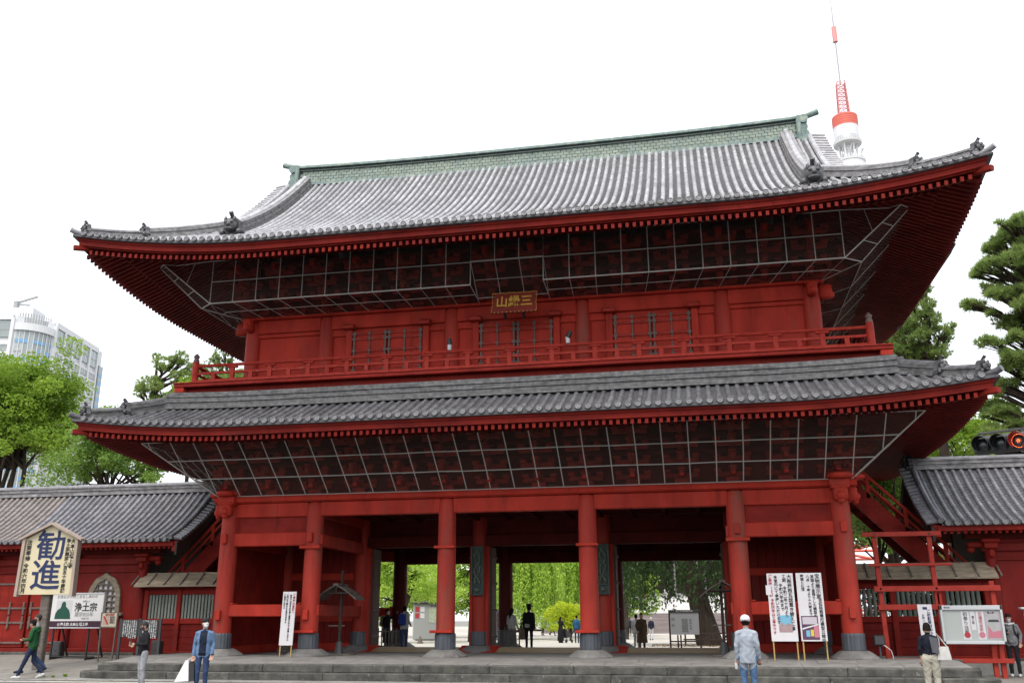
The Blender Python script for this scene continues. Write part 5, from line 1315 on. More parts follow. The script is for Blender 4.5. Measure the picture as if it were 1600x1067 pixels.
def weeping(name, label, base, centre, radii, m_, strands, seed, zlo, leaf=.13, trunk_r=.2, per=60, group=None):
    rs = np.random.RandomState(seed); root = empty(name, base, 0, label, 'tree', group); inv = Matrix.Translation(-Vector(base))
    c = np.array(centre); r_ = np.array(radii); Pn = []; ln = []
    for k in range(strands):
        a = rs.uniform(0,2*np.pi); q = rs.uniform(.15,1)**.6; x = c[0]+math.cos(a)*q*r_[0]; y = c[1]+math.sin(a)*q*r_[1]
        zt = c[2]+r_[2]*math.sqrt(max(0,1-q*q*.9))*rs.uniform(.75,1.0); zb = zlo+rs.uniform(0,1)**1.5*(zt-zlo)*.55
        n = max(8,int(per*(zt-zb)/5)); z = rs.uniform(zb,zt,n); sw = .10*np.sin(z*2+a)
        Pn.append(np.stack([x+sw+rs.normal(size=n)*.09+(zt-z)*.05*math.cos(a), y+rs.normal(size=n)*.09+(zt-z)*.05*math.sin(a), z],1))
        if k % 6 == 0: ln.append([(x,y,zt),(x+.05,y,(zt+zb)/2),(x,y,zb)])
    P = np.concatenate(Pn); n = len(P); u = rs.normal(size=(n,3))*.5+np.array([0,0,-1]); u /= np.linalg.norm(u,axis=1,keepdims=True); v = np.cross(u,rs.normal(size=(n,3))); v /= np.linalg.norm(v,axis=1,keepdims=True)
    s = leaf*rs.uniform(.7,1.3,(n,1)); V = np.stack([P-u*s*.5,P+v*s*.26,P+u*s*.5,P-v*s*.26],1).reshape(-1,3)
    o = link('crown', npmesh('crown',V,np.arange(4*n).reshape(-1,4),m_), None); o.parent = root; o.matrix_parent_inverse = inv
    mb = MB(); b = Vector(base); fork = Vector((c[0],c[1],c[2])); mb.tube([b+Vector((0,0,-.1)),b.lerp(fork,.5)+Vector((.1,0,0)),fork],[trunk_r*1.4,trunk_r,trunk_r*.8],12)
    for l in ln[:26]: mb.tube([fork, (fork+Vector(l[0]))/2+Vector((0,0,.5)), Vector(l[0])],[trunk_r*.4,trunk_r*.2,.03],6)
    t = mb.build('trunk', BARK, None, 40); t.parent = root; t.matrix_parent_inverse = inv
    return root
gz = .12
broadleaf('broadleaf_tree','tall bright green tree with forked dark stems behind the left hall',(-33.5,18,gz),(-33.6,18,12.4),(4.9,3.8,4.5),LEAF1,260,260,.19,1,.17,5,'trees around the gate',1.15,.35,36)
broadleaf('broadleaf_tree','lower thin-leaved tree with dark bare branches behind the left hall roof',(-24.2,15,gz),(-24.0,15,9.3),(4.3,2.6,2.5),LEAF2,85,200,.17,2,.13,3,'trees around the gate',.85,.35,30)
broadleaf('broadleaf_tree','bright young tree showing between the left hall and the lower eave',(-21.8,17.5,gz),(-21.6,17.5,12.6),(1.7,1.6,1.5),LEAF1,26,150,.24,21,.13,1,'trees around the gate',.8,.3,8)
pine('pine_tree','pine tree with tufted needles rising beyond the left end of the balcony',(-26.2,22,gz),[(-27.4,22,15.6,.9,.9,.55),(-26.6,22,16.9,.75,.8,.5),(-26.0,22.3,14.6,1.2,1.1,.6),(-25.2,22,15.9,.9,.9,.5),(-24.6,22,14.2,1.1,1,.6),(-23.8,22,15.3,.7,.8,.5),(-27.0,22,13.6,1.2,1.2,.6),(-25.5,22,17.3,.45,.5,.4)],3,group='pines around the gate',dens=1.8)
pine('pine_tree','dark pine top peeping between the left balcony post and the upper eave',(-24.3,25,gz),[(-24.9,25,17.3,.8,.8,.6),(-24.4,25,18.3,.5,.5,.6),(-23.6,25,16.4,1.0,1,.6),(-24.9,25,15.9,1.,1,.5)],4,group='pines around the gate',dens=1.8)
pp = []
rsx = np.random.RandomState(8)
for k,z in enumerate(np.arange(9.4,19.6,1.05)):
    w_ = 3.0 if z < 15 else 3.0-(z-15)*.45
    for j in range(9):
        x = 20.9+rsx.uniform(-1,1)*w_; pp.append((x, 14+rsx.uniform(-1.1,1.1), z+rsx.uniform(-.3,.3)-.12*abs(x-20.9), rsx.uniform(.3,.62), .5, rsx.uniform(.16,.28)))
pine('pine_tree','tall spreading pine standing behind the right hall',(21.3,14.3,gz),pp,5,group='pines around the gate',dens=1.3,needle=.27)
pine('pine_tree','bushy pine seen between the two roofs right of the balcony',(16.6,18,gz),[(15.0,18.5,14.6,.9,.8,.6),(15.1,18.5,13.2,1.0,.9,.7),(16.2,18,16.6,.75,.8,.5),(16.9,18,17.2,.6,.7,.4),(15.8,18,15.3,1,1,.6),(16.8,18,15.5,1.,1,.6),(15.7,18,14.0,1.1,1,.6),(16.9,18,13.9,1.1,1,.6),(16.3,18.3,12.8,1.3,1.,.6),(17.6,18,14.9,.5,.6,.35)],6,group='pines around the gate',dens=2.2)
broadleaf('broadleaf_tree','light green spreading tree above the right hall ridge behind the traffic signal',(20.5,26,gz),(20.3,26,10.4),(3.9,2.5,2.3),LEAF1,75,200,.18,7,.16,2,'trees around the gate',.9,.35,20)
broadleaf('broadleaf_tree','leafy tree with reddish shoots behind the right staircase',(13.6,12.5,gz),(13.3,12.5,5.9),(2.3,1.6,3.0),LEAF2,60,170,.15,9,.15,1,'trees around the gate',.7,.2,10)
broadleaf('shrub_tree','reddish leaved shrub tree mixed in behind the right staircase',(12.7,13.6,gz),(12.8,13.4,5.2),(1.6,1.2,2.6),LEAFR,34,110,.14,10,.1,1,'trees around the gate',.6,.2,8)
broadleaf('broadleaf_tree','tall dense tree farther back, right of the gate between pine and stairs',(15.2,24,gz),(15.2,24,7.0),(3.4,2.2,5.2),LEAF2,160,190,.19,31,.25,1,'trees around the gate',.95,.15,14)
broadleaf('evergreen_hedge','clipped green hedge just behind the right roofed fence',(12.0,5.8,gz),(12.0,5.8,1.9),(2.4,.55,1.3),LEAF2,70,150,.10,32,.05,3,'hedges behind the fences',.42,.2,9)
broadleaf('evergreen_hedge','dark green hedge just behind the left roofed fence',(-12.0,5.8,gz),(-12.0,5.8,1.9),(2.4,.55,1.3),LEAF4,70,150,.10,34,.05,3,'hedges behind the fences',.42,.2,9)
# trees beyond the gate
broadleaf('broadleaf_tree','dense leafy green tree beyond the left doorway beside the grey kiosk',(-13.4,31,gz),(-13.4,31,4.4),(3.4,2.2,4.0),LEAF3,110,200,.16,11,.2,1,'trees in the courtyard',.9,.25,12)
broadleaf('broadleaf_tree','second leafy tree beyond the left doorway, behind the grey kiosk',(-10.2,36,gz),(-10.2,36,4.8),(3.0,2.0,4.2),LEAF3,100,200,.17,12,.2,1,'trees in the courtyard',.9,.25,12)
weeping('weeping_tree','weeping tree with long bright green strands beyond the middle doorway',(-8.6,46,gz),(-8.4,46,4.8),(3.0,2.2,4.6),LEAF3,420,13,.9,.20,.2,90,'weeping trees in the courtyard')
weeping('weeping_tree','paler weeping tree farther back beyond the middle doorway',(-4.4,54,gz),(-4.4,54,5.2),(3.0,2.4,4.6),LEAF3,360,14,1.3,.22,.2,90,'weeping trees in the courtyard')
broadleaf('yellow_bush','rounded yellow-green bush at the courtyard edge',(-4.1,41,gz),(-4.0,41,1.35),(1.7,1.2,1.5),LEAFY,70,150,.13,15,.08,1,None,.5,.3,6)
broadleaf('dark_hedge_tree','dark evergreen tree behind the weeping trees',(-13.5,60,gz),(-13.0,60,6),(6,2.5,5.5),LEAF4,90,130,.35,16,.3,1,None,1.5,.3,10)
weeping('old_weeping_tree','huge old tree trunk with dark hanging foliage beyond the right doorway',(5.75,27,gz),(4.4,27.5,5.4),(5.6,3.6,4.2),LEAF4,360,17,2.0,.20,.55,70)
broadleaf('dark_leaf_tree','dark leafy tree hiding the hall front beyond the right doorway',(-.6,47,gz),(-.4,47,6.0),(2.8,1.8,2.4),LEAF4,60,150,.28,18,.2,1,None,.9,.25,8)
for k,(x,y_,rx,zc_) in enumerate(((-24,58,6,3.4),(-17.5,52,4.5,3.2),(-3,62,5,3.2))):
    broadleaf('garden_tree',('round green garden tree at the far left of the courtyard','round green garden tree behind the grey kiosk','round green garden tree between the weeping trees and the far stairs')[k],(x,y_,gz),(x,y_,zc_),(rx,2.2,3.4),LEAF1,90,140,.26,50+k,.2,1,None,1.1,.2,8)
# low rail round the old tree
tg = empty('tree_guard', (5.7,25.4,zcourt(0,25.4)-.02), 0, 'low dark wooden rail round the huge old trunk', 'guard rail')
for x in (-1.3,0,1.3,2.2): MB().beam((x,0,0),(x,0,.75),.09,.09).build('post', WOODD, tg)
for z in (.35,.68): MB().beam((-1.4,0,z),(2.4,0,z),.06,.08).build('rail', WOODD, tg)
# leaf litter at its foot
lt = np.random.RandomState(33); P = np.stack([lt.uniform(2.5,8,1500), lt.uniform(23.5,29,1500), np.full(1500,.245)],1); a_ = lt.uniform(0,6.28,(1500,)); u = np.stack([np.cos(a_),np.sin(a_),lt.normal(size=1500)*.15],1)*.06; v = np.stack([-np.sin(a_),np.cos(a_),lt.normal(size=1500)*.15],1)*.035
link('leaf_litter', npmesh('leaf_litter', np.stack([P-u,P+v,P+u,P-v],1).reshape(-1,3), np.arange(6000).reshape(-1,4), mat('dry_leaves',(.28,.16,.05),(.16,.10,.04),.8,9)), None, label='dry brown leaves scattered under the old tree', cat='leaves', kind='stuff')

# ================================================================== COURTYARD THINGS
kb = empty('grey_kiosk', (-14.45,40,gz+.02), R(20), 'grey kiosk board with dark roof and red notices beyond the left doorway', 'kiosk')
MB().cbox(-.85,.75,0,.7,.08,2.05,.03).build('body', mat('kiosk_grey',(.40,.41,.42),None,.5), kb); MB().cbox(-1.0,.9,-.2,.9,2.05,2.17,.04).build('roof', DGREY, kb); MB().cbox(-.7,.6,.1,.6,0,.1,.02).build('base', CONC, kb)
MB().cbox(.05,.7,-.02,0,1.0,1.8,.004).build('poster', mat('kiosk_poster',(.30,.40,.12),(.60,.62,.60),.5,6), kb)
for z in (1.25,1.6):
    for x in (-.75,-.45): MB().cbox(x,x+.24,-.02,0,z,z+.27,.003).build('notice', INKR if x < -.6 else PAPER, kb)
put_text(kb,'増上寺',.12,INK,.3,1.92,-.01,vertical=False)
cn = MB().lathe(0,0,[(.22,0),(.22,.06),(.15,.10),(.13,.28),(.06,.36),(.05,.42),(.01,.44)],12)
link('stone_finial', cn.mesh('stone_finial', WOODG, 40), None, (-12.0,30,zcourt(0,30)), label='small brown stone marker on the gravel before the grey kiosk', cat='marker')
mbd = empty('map_board', (4.52,20,zcourt(0,20)-.01), R(0), 'grey information board with dark frame and small pictures behind the right doorway', 'information board')
MB().cbox(-.58,.58,0,.05,.62,1.60,.008).build('panel', mat('map_grey',(.44,.46,.48),None,.5), mbd); MB().cbox(-.60,.60,-.03,.06,1.60,1.72,.008).build('header', DARKP, mbd)
put_text(mbd,'増上寺境内案内図',.085,WHITEP,0,1.66,-.034,vertical=False)
for x in (-.60,.60): MB().beam((x,.03,0),(x,.03,1.72),.07,.07).build('post', WOODD, mbd)
for z in (.30,): MB().beam((-.6,.03,z+.02),(.6,.03,z+.02),.05,.06).build('rail', WOODD, mbd)
for x in (-.3,-.18): MB().beam((x,.2,0),(x,.05,.6),.06,.06).build('brace', WOODD, mbd)
for x0,x1,z0,z1 in ((-.52,-.40,1.25,1.36),(-.52,-.40,.98,1.08),(-.12,.13,.75,1.32),(.20,.27,1.22,1.30),(.20,.27,1.10,1.17),(.20,.27,.98,1.05),(.20,.27,.86,.93)): MB().cbox(x0,x1,-.012,.0,z0,z1,.001).build('picture', mat('map_print',(.10,.11,.11),(.34,.36,.36),.6,14), mbd)
kb.scale = (1.25,1,1.28); mbd.scale = (1.22,1,1.06)
bl = empty('short_bollard', (2.35,9.75,zplat(9.75)-.01), 0, 'short dark wooden bollard behind the rear column of the right doorway', 'bollard')
MB().lathe(0,0,[(.10,0),(.10,.95),(.07,1.02),(.03,1.05)],12).build('stem', WOODD, bl, 40); MB().lathe(0,0,[(.115,.80),(.115,.86)],12).build('band', STRAP, bl)
gf = empty('low_bamboo_fence', (-6.9,6.2,zplat(6.2)-.02), 0, 'low grey bamboo fence inside the left doorway', 'fence')
for k in range(9): MB().tube([(-.0+k*.14,0,0),(k*.14,0,.85)],.025,6).build('pole', WOODG, gf)
for z in (.2,.72): MB().beam((-.05,-.03,z),(1.2,-.03,z),.03,.05).build('rail', WOODG, gf)
gf2 = empty('low_bamboo_fence', (-1.75,6.6,zplat(6.6)-.02), 0, 'low grey bamboo fence by the left leaf of the middle doorway', 'fence')
for k in range(5): MB().tube([(k*.14,0,0),(k*.14,0,.85)],.025,6).build('pole', WOODG, gf2)
for z in (.2,.72): MB().beam((-.05,-.03,z),(.62,-.03,z),.03,.05).build('rail', WOODG, gf2)
ws = empty('white_notice_stand', (-3.2,12.4,zcourt(0,12.4)-.01), 0, 'white upright notice behind the left leaf of the middle doorway', 'notice')
MB().cbox(-.4,.3,0,.06,.5,1.75,.01).build('panel', WHITEP, ws)
for x in (-.36,.26): MB().beam((x,.03,0),(x,.03,1.8),.05,.05).build('post', WHITEM, ws)
put_text(ws,'参拝案内',.2,INKR,0,1.6,-.006)
# the main hall far behind with its broad stairs
PALEST = mat('pale_granite',(.80,.79,.77),(.72,.71,.69),.8,.6,(1,1,1),.3,.7)
st_ = empty('hall_stairs', (1.5,78,gz), 0, 'broad grey-brown stone stairs far across the courtyard', 'stairs')
STB = mat('stair_brown_stone',(.34,.29,.28),(.22,.185,.18),.85,1.2,(.3,1,1),.3,.7,rnd=.15)
for k in range(13): MB().cbox(-14,11,k*.36,k*.36+(8-k*.36),k*.165,k*.165+.165,.02).build('step', STB, st_)
for k in range(10): MB().cbox(-14,11,6.0+k*.4,16,2.145+k*.17,2.315+k*.17,.02).build('upper_step', PALEST, st_)
mh = empty('main_hall', (1.5,100,4.3), 0, 'pale main hall with dark openings far behind the courtyard stairs', 'hall')
MB().cbox(-24,22,0,22,-3.9,.2,.05).build('podium', PALEST, mh)
MB().cbox(-22,20,3,20,.2,8,.05).build('wall', mat('hall_white',(.72,.70,.68),None,.8), mh)
for x in range(-20,20,4): MB().cbox(x+.4,x+3.2,2.9,3.1,.7,4.6,.03).build('opening', WOODD, mh)
for x in range(-20,22,4): MB().lathe(x-.2,2.2,[(.35,.2),(.35,7.5)],12).build('pillar', WOODD, mh, 40)
rh = MB(); rh.hexa([(-27,-4,8),(25,-4,8),(25,26,8),(-27,26,8),(-18,10.5,17),(16,10.5,17),(16,11.5,17),(-18,11.5,17)]); rh.build('roof', TILED, mh)

# ================================================================== HOTEL TOWER (far left)
HW = mat('hotel_white',(.78,.80,.82),None,.5); HG = mat('hotel_glass',(.30,.36,.36),(.42,.48,.48),.15,.12,(1,1,1),.3,.7,spec=.7,rnd=.2); HB = mat('hotel_blue_panel',(.22,.45,.72),None,.3); HGr = mat('hotel_grey',(.40,.42,.42),None,.5); HC = mat('hotel_curtain',(.55,.57,.56),(.42,.45,.45),.4,.3,(1,1,1),.3,.7,rnd=.2)
KX, KY = -206.5, 230.6
hotel = empty('hotel_tower', (KX,KY,0), 0, 'white high-rise hotel with blue glass corner behind the left trees', 'building')
ea = Vector((-214.0-KX,271.6-KY,0)).normalized(); eb = Vector((-ea.y,ea.x,0)); 
if eb.x > 0: eb = -eb
na = Vector((ea.y,-ea.x,0)); na = na if na.x > 0 else -na; nbv = -ea
def hq(a,b,z): return ea*a+eb*b+Vector((0,0,z))
HT = 100.0; LA, LB = 46.0, 60.0
mb = MB(); base = [hq(9,.5,0),hq(LA,.5,0),hq(LA,LB,0),hq(.5,LB,0),hq(.5,9,0)]; mb.prism(base,(0,0,HT)); mb.build('core_wall', HW, hotel)
def strip(a0,a1,z0,z1,dep,name,m_,face='A',out=.0,parent=hotel):
    if face == 'A': o0, o1, d0 = hq(a0,0,0), hq(a1,0,0), na
    else: o0, o1, d0 = hq(0,a0,0), hq(0,a1,0), nbv
    p = []
    for z in (z0,z1):
        for q in (o0+d0*out, o1+d0*out, o1+d0*(out-dep), o0+d0*(out-dep)): p.append(q+Vector((0,0,z)))
    return MB().hexa(p).build(name, m_, parent)
FLH = 3.05; cols = 5; cw = (LA-9-4)/cols
for face, c0, nco, cwid in (('A',9.5,5,(LA-14)/5),('B',10.,5,9.)):
    for k in range(nco+1):
        strip(c0+k*cwid-.55,c0+k*cwid+.55,0,HT-1,.9,'pier',HW,face,.35)
    for fl_ in range(29):
        z0 = HT-9.5-fl_*FLH
        if z0 < 8: break
        strip(c0,c0+nco*cwid,z0-.75,z0,.7,'spandrel',HW,face,.12)
    strip(c0,c0+nco*cwid,HT-1.6,HT+.4,.8,'parapet',HW,face,.30)
    for k in range(nco):
        a0,a1 = c0+k*cwid+.6,c0+(k+1)*cwid-.6
        w_ = strip(a0,a1,HT-7.6,HT-1.8,.3,'window',HG,face,-.05)
        strip((a0+a1)/2-.12,(a0+a1)/2+.12,HT-7.6,HT-1.8,.3,'mullion',HW,face,.05,w_)
        strip(a0,a1,HT-5.0,HT-4.7,.3,'transom',HGr,face,.05,w_)
        for fl_ in range(28):
            z0 = HT-9.5-fl_*FLH
            if z0 < 12: break
            w_ = strip(a0,a1,z0-FLH+.05+.2,z0-.75,.3,'window',HC if (fl_+k) % 3 else HG,face,-.02)
            if z0 > 55:
                for q in (.33,.67): strip(a0+(a1-a0)*q-.1,a0+(a1-a0)*q+.1,z0-FLH+.25,z0-.75,.2,'mullion',HW,face,.05,w_)
                strip(a0,a1,z0-FLH+.2,z0-FLH+.75,.25,'balcony_rail',HGr if k % 2 else HC,face,.12,w_)
# round corner bay in blue glass
nf = 9
cc = hq(9,9,0)
def cyl(t,r_,z): 
    d = (-ea*math.cos(t)-eb*0)+( -eb*math.sin(t)); return cc+d*r_+Vector((0,0,z))
for i in range(nf):
    t0, t1 = math.pi/2*i/nf, math.pi/2*(i+1)/nf
    p0 = lambda z,o_=0: [cyl(t0+.012,8.2+o_,z),cyl(t1-.012,8.2+o_,z)]
    MB().add([*p0(0),p0(HT-5)[1],p0(HT-5)[0]],[(0,1,2,3)]).build('bay_glazing', HG, hotel)
    for fl_ in range(28):
        z0 = HT-8-fl_*FLH
        if z0 < 40: break
        a,b = cyl(t0+.02,8.35,0),cyl(t1-.02,8.35,0)
        if (fl_+i) % 4 != 3: MB().add([a+Vector((0,0,z0-1.25)),b+Vector((0,0,z0-1.25)),b+Vector((0,0,z0)),a+Vector((0,0,z0))],[(0,1,2,3)]).build('blue_panel', HB if fl_ % 2 == 0 or i > 4 else HC, hotel)
    MB().tube([cyl(t0,8.35,0),cyl(t0,8.35,HT-4)],.16,5).build('bay_mullion', HW, hotel)
MB().tube([cc+Vector((0,0,HT-5)),cc+Vector((0,0,HT-2.5))],9.0,32).build('bay_parapet', HW, hotel)
for i in range(14):
    t = math.pi/2*i/13*1.0; a = cyl(t,7.0,HT+.2); MB().beam(a-Vector((0,0,2.8)),a+Vector((0,0,1.2)),.25,.25).build('roof_fin', HGr, hotel)
strip(LA-3.2,LA,0,HT-6,.6,'end_glazing',HG,'A',.5)
for fl_ in range(26):
    z0 = HT-9-fl_*FLH; strip(LA-3.1,LA-.1,z0-1.3,z0,.6,'blue_panel',HB,'A',.55)
MB().prism([hq(14,14,HT),hq(30,14,HT),hq(30,40,HT),hq(14,40,HT)],(0,0,4.5)).build('penthouse', HW, hotel)
cr = hq(9,15,HT+5); crn = MB(); crn.beam(cr-Vector((0,0,1)),cr+Vector((0,0,3)),1.6,1.6); crn.beam(cr+Vector((-1,0,2.2)),cr+Vector((6,2.5,5.2)),.7,.7); crn.beam(cr+Vector((0,0,2)),cr+Vector((4,1.5,1.8)),.6,.6); crn.build('roof_crane', HGr, hotel)
MB().prism([hq(4,6,HT-3),hq(12,6,HT-3),hq(12,18,HT-3),hq(4,18,HT-3)],(0,0,7)).build('stair_head', HW, hotel)

# ================================================================== RED AND WHITE BROADCAST TOWER (far right)
TX, TY = 5.553+475*.18605, -28.431+475*.98254
TR = mat('tower_red',(.78,.16,.11),None,.5); TP = mat('tower_hazed_red',(.80,.34,.33),None,.5); TW = mat('tower_white',(.84,.85,.86),None,.5); TG = mat('tower_glass',(.45,.47,.49),None,.3)  # tower colours lightened, distance haze put into the red and white
tower = empty('broadcast_tower', (TX,TY,0), 0, 'red and white lattice broadcast tower with round top deck behind the gate', 'tower')
def ring(r0,r1,z0,z1,name,m_,n=28): return MB().lathe(0,0,[(r0,z0),(r1,z1)],n).build(name,m_,tower,40)
for k in range(5): ring(6.6,6.6,251.4+k*1.3,252.4+k*1.3,'red_band',TR); ring(6.45,6.45,252.35+k*1.3,252.75+k*1.3,'band_gap',TP)
ring(6.3,6.5,245.2,251.45,'deck_drum',TW); ring(7.1,7.3,241.5,242.6,'deck_floor',TW); ring(7.2,6.4,242.6,245.2,'deck_skirt',TG)
for k in range(36):
    a = 2*math.pi*k/36; MB().beam((7.25*math.cos(a),7.25*math.sin(a),242.4),(7.25*math.cos(a),7.25*math.sin(a),243.8),.25,.25).build('deck_post',TW,tower)
ring(7.9,8.1,230.2,231.4,'lower_deck',TW); ring(7.6,7.6,226.0,230.2,'lower_drum',TW)
for k in range(40):
    a = 2*math.pi*k/40; MB().beam((8.0*math.cos(a),8.0*math.sin(a),231.2),(8.0*math.cos(a),8.0*math.sin(a),233.0),.22,.22).build('deck_post',TW,tower)
rs = random.Random(4)
for k in range(6):
    a = 2*math.pi*k/6; b_ = a+1.0
    MB().tube([(4.2*math.cos(a),4.2*math.sin(a),231),(4.6*math.cos(a),4.6*math.sin(a),242)],.40,6).build('strut',TW,tower); MB().tube([(4.2*math.cos(a),4.2*math.sin(a),231),(4.6*math.cos(b_),4.6*math.sin(b_),242)],.28,5).build('strut',TW,tower)
    MB().tube([(6.3*math.cos(a+.4),6.3*math.sin(a+.4),233.5),(7.8*math.cos(a+.4),7.8*math.sin(a+.4),236.5)],[.3,.9],8).build('dish',TW,tower)
MB().tube([(0,0,228),(0,0,243)],2.2,12).build('lift_shaft',TW,tower,40)
def lattice(h0,w0,h1,w1,m_,name,n,r_):
    mb = MB()
    for i in range(n):
        za, zb_ = h0+(h1-h0)*i/n, h0+(h1-h0)*(i+1)/n; wa, wb = w0+(w1-w0)*i/n, w0+(w1-w0)*(i+1)/n
        ca = [(wa,wa),(wa,-wa),(-wa,-wa),(-wa,wa)]; cb = [(wb,wb),(wb,-wb),(-wb,-wb),(-wb,wb)]
        for q in range(4):
            p, s_ = ca[q], ca[(q+1)%4]; p2, s2 = cb[q], cb[(q+1)%4]
            mb.tube([(*p,za),(*p2,zb_)],r_,4,False); mb.tube([(*p,za),(*s2,zb_)],r_*.6,4,False); mb.tube([(*s_,za),(*p2,zb_)],r_*.6,4,False); mb.tube([(*p2,zb_),(*s2,zb_)],r_*.6,4,False)
    mb.build(name,m_,tower)
lattice(257.5,2.7,279,2.1,TP,'antenna_lattice',9,.27)
lattice(0,40,60,24,TR,'leg_lattice',4,1.0); lattice(60,24,140,11,TR,'body_lattice',6,.8); lattice(140,11,226,4.6,TW,'body_lattice',9,.6)
ring(16,16,140,150,'main_deck',TW)
MB().tube([(0,0,278),(0,0,306)],.45,8).build('mast',TG,tower,40); MB().tube([(0,0,304.5),(0,0,314)],1.35,10).build('mast_cage',TP,tower,40); MB().tube([(0,0,313),(0,0,333)],[.5,.2],8).build('mast',TG,tower,40)

# ================================================================== TRAFFIC SIGNAL (near right, reaching in from a pole outside the frame)
ts = empty('traffic_signal', (11.06,-10.12,4.70), R(-32), 'black horizontal traffic signal with glowing red lamp above the right hall', 'traffic signal')
MB().cbox(-.62,.62,.02,.22,-.21,.21,.06).build('housing', DGREY, ts)
LEDR = mat('signal_red',(.8,.05,.02),None,.4,emit=(1.0,.16,.04),estr=2.2); LENS = mat('signal_lens',(.015,.02,.02),None,.25,spec=.6)
for k,x in enumerate((-.39,0,.39)):
    lens = MB(); lens.lathe(0,0,[(.155,0),(.15,.02),(.10,.05),(.02,.065)],20); lo = lens.build('red_lamp' if k == 2 else 'dark_lamp', LEDR if k == 2 else LENS, ts, 40); lo.location = (x,.02,0); lo.rotation_euler = (R(90),0,0)
    if k == 2:
        lo.data.materials[0] = DGREY
        for r_,n_ in ((0,1),(.03,6),(.06,12),(.09,18),(.12,24),(.145,28)):
            for j in range(n_):
                a = 2*math.pi*j/n_; MB().blob((r_*math.cos(a),r_*math.sin(a),.07-.4*r_),.0125,6,4).build('led', LEDR, lo)
    hd = MB(); n_ = 18; vs = []; pts = [-200+i*(380-0)/n_*1.0 for i in range(n_+1)]
    for i in range(n_+1):
        a = R(-60+i*300/n_); ln_ = .30-.10*abs(i-n_/2)/(n_/2)
        for (rr,yy) in ((.185,.02),(.180,.02-ln_),(.170,.02-ln_),(.172,.02)): vs.append((x+rr*math.cos(a),yy,rr*math.sin(a)))
    fs = [(i*4+q,i*4+(q+1)%4,i*4+4+(q+1)%4,i*4+4+q) for i in range(n_) for q in range(4)]; hd.add(vs,fs); hd.build('visor', mat('visor_red',(.28,.02,.03),None,.4) if k == 2 else BLACK, ts, 60)
ts.scale = (.80,.80,.80)
MB().tube([(.55,.15,.28),(1.2,.15,.34),(3.6,.15,.30)],.05,10).build('arm', DGREY, ts, 40); MB().tube([(3.6,.15,-5.85),(3.6,.15,1.3)],[.13,.10],14).build('pole', DGREY, ts, 40)
for x in (-.45,.45): MB().beam((x,.15,.18),(x,.15,.31),.05,.05).build('bracket', DGREY, ts)
MB().beam((-.5,.15,.29),(.6,.15,.29),.05,.05).build('hanger', DGREY, ts)
# ================================================================== PEOPLE
SKIN = mat('skin',(.50,.30,.21),(.46,.26,.18),.5,6,spec=.35); HAIR = mat('hair_black',(.014,.012,.011),(.026,.021,.019),.95,30,(1,1,1),.3,.7,spec=.03); HAIRG = mat('hair_grey',(.05,.05,.05),(.025,.025,.025),.7,30,spec=.2)
MASKW = mat('mask_white',(.80,.80,.82),None,.7); EYE = mat('eye_dark',(.02,.015,.015),None,.3)
CL = {}
def cloth(n, c, k=.72): 
    if n not in CL: CL[n] = mat('cloth_'+n, c, tuple(x*k for x in c), .85, 7, (1,1,.6), .3, .7, .25, 60, .15)
    return CL[n]
BASEJ = dict(pel=(0,0,.93), chest=(0,-.0,1.27), neck=(0,.0,1.44), head=(0,-.015,1.585),
  Lsh=(.160,0,1.352), Lel=(.205,.025,1.12), Lwr=(.205,-.05,.87), Rsh=(-.160,0,1.352), Rel=(-.205,.025,1.12), Rwr=(-.205,-.05,.87),
  Lhip=(.088,0,.90), Lkn=(.095,-.02,.50), Lan=(.10,.02,.085), Rhip=(-.088,0,.90), Rkn=(-.095,-.02,.50), Ran=(-.10,.02,.085))
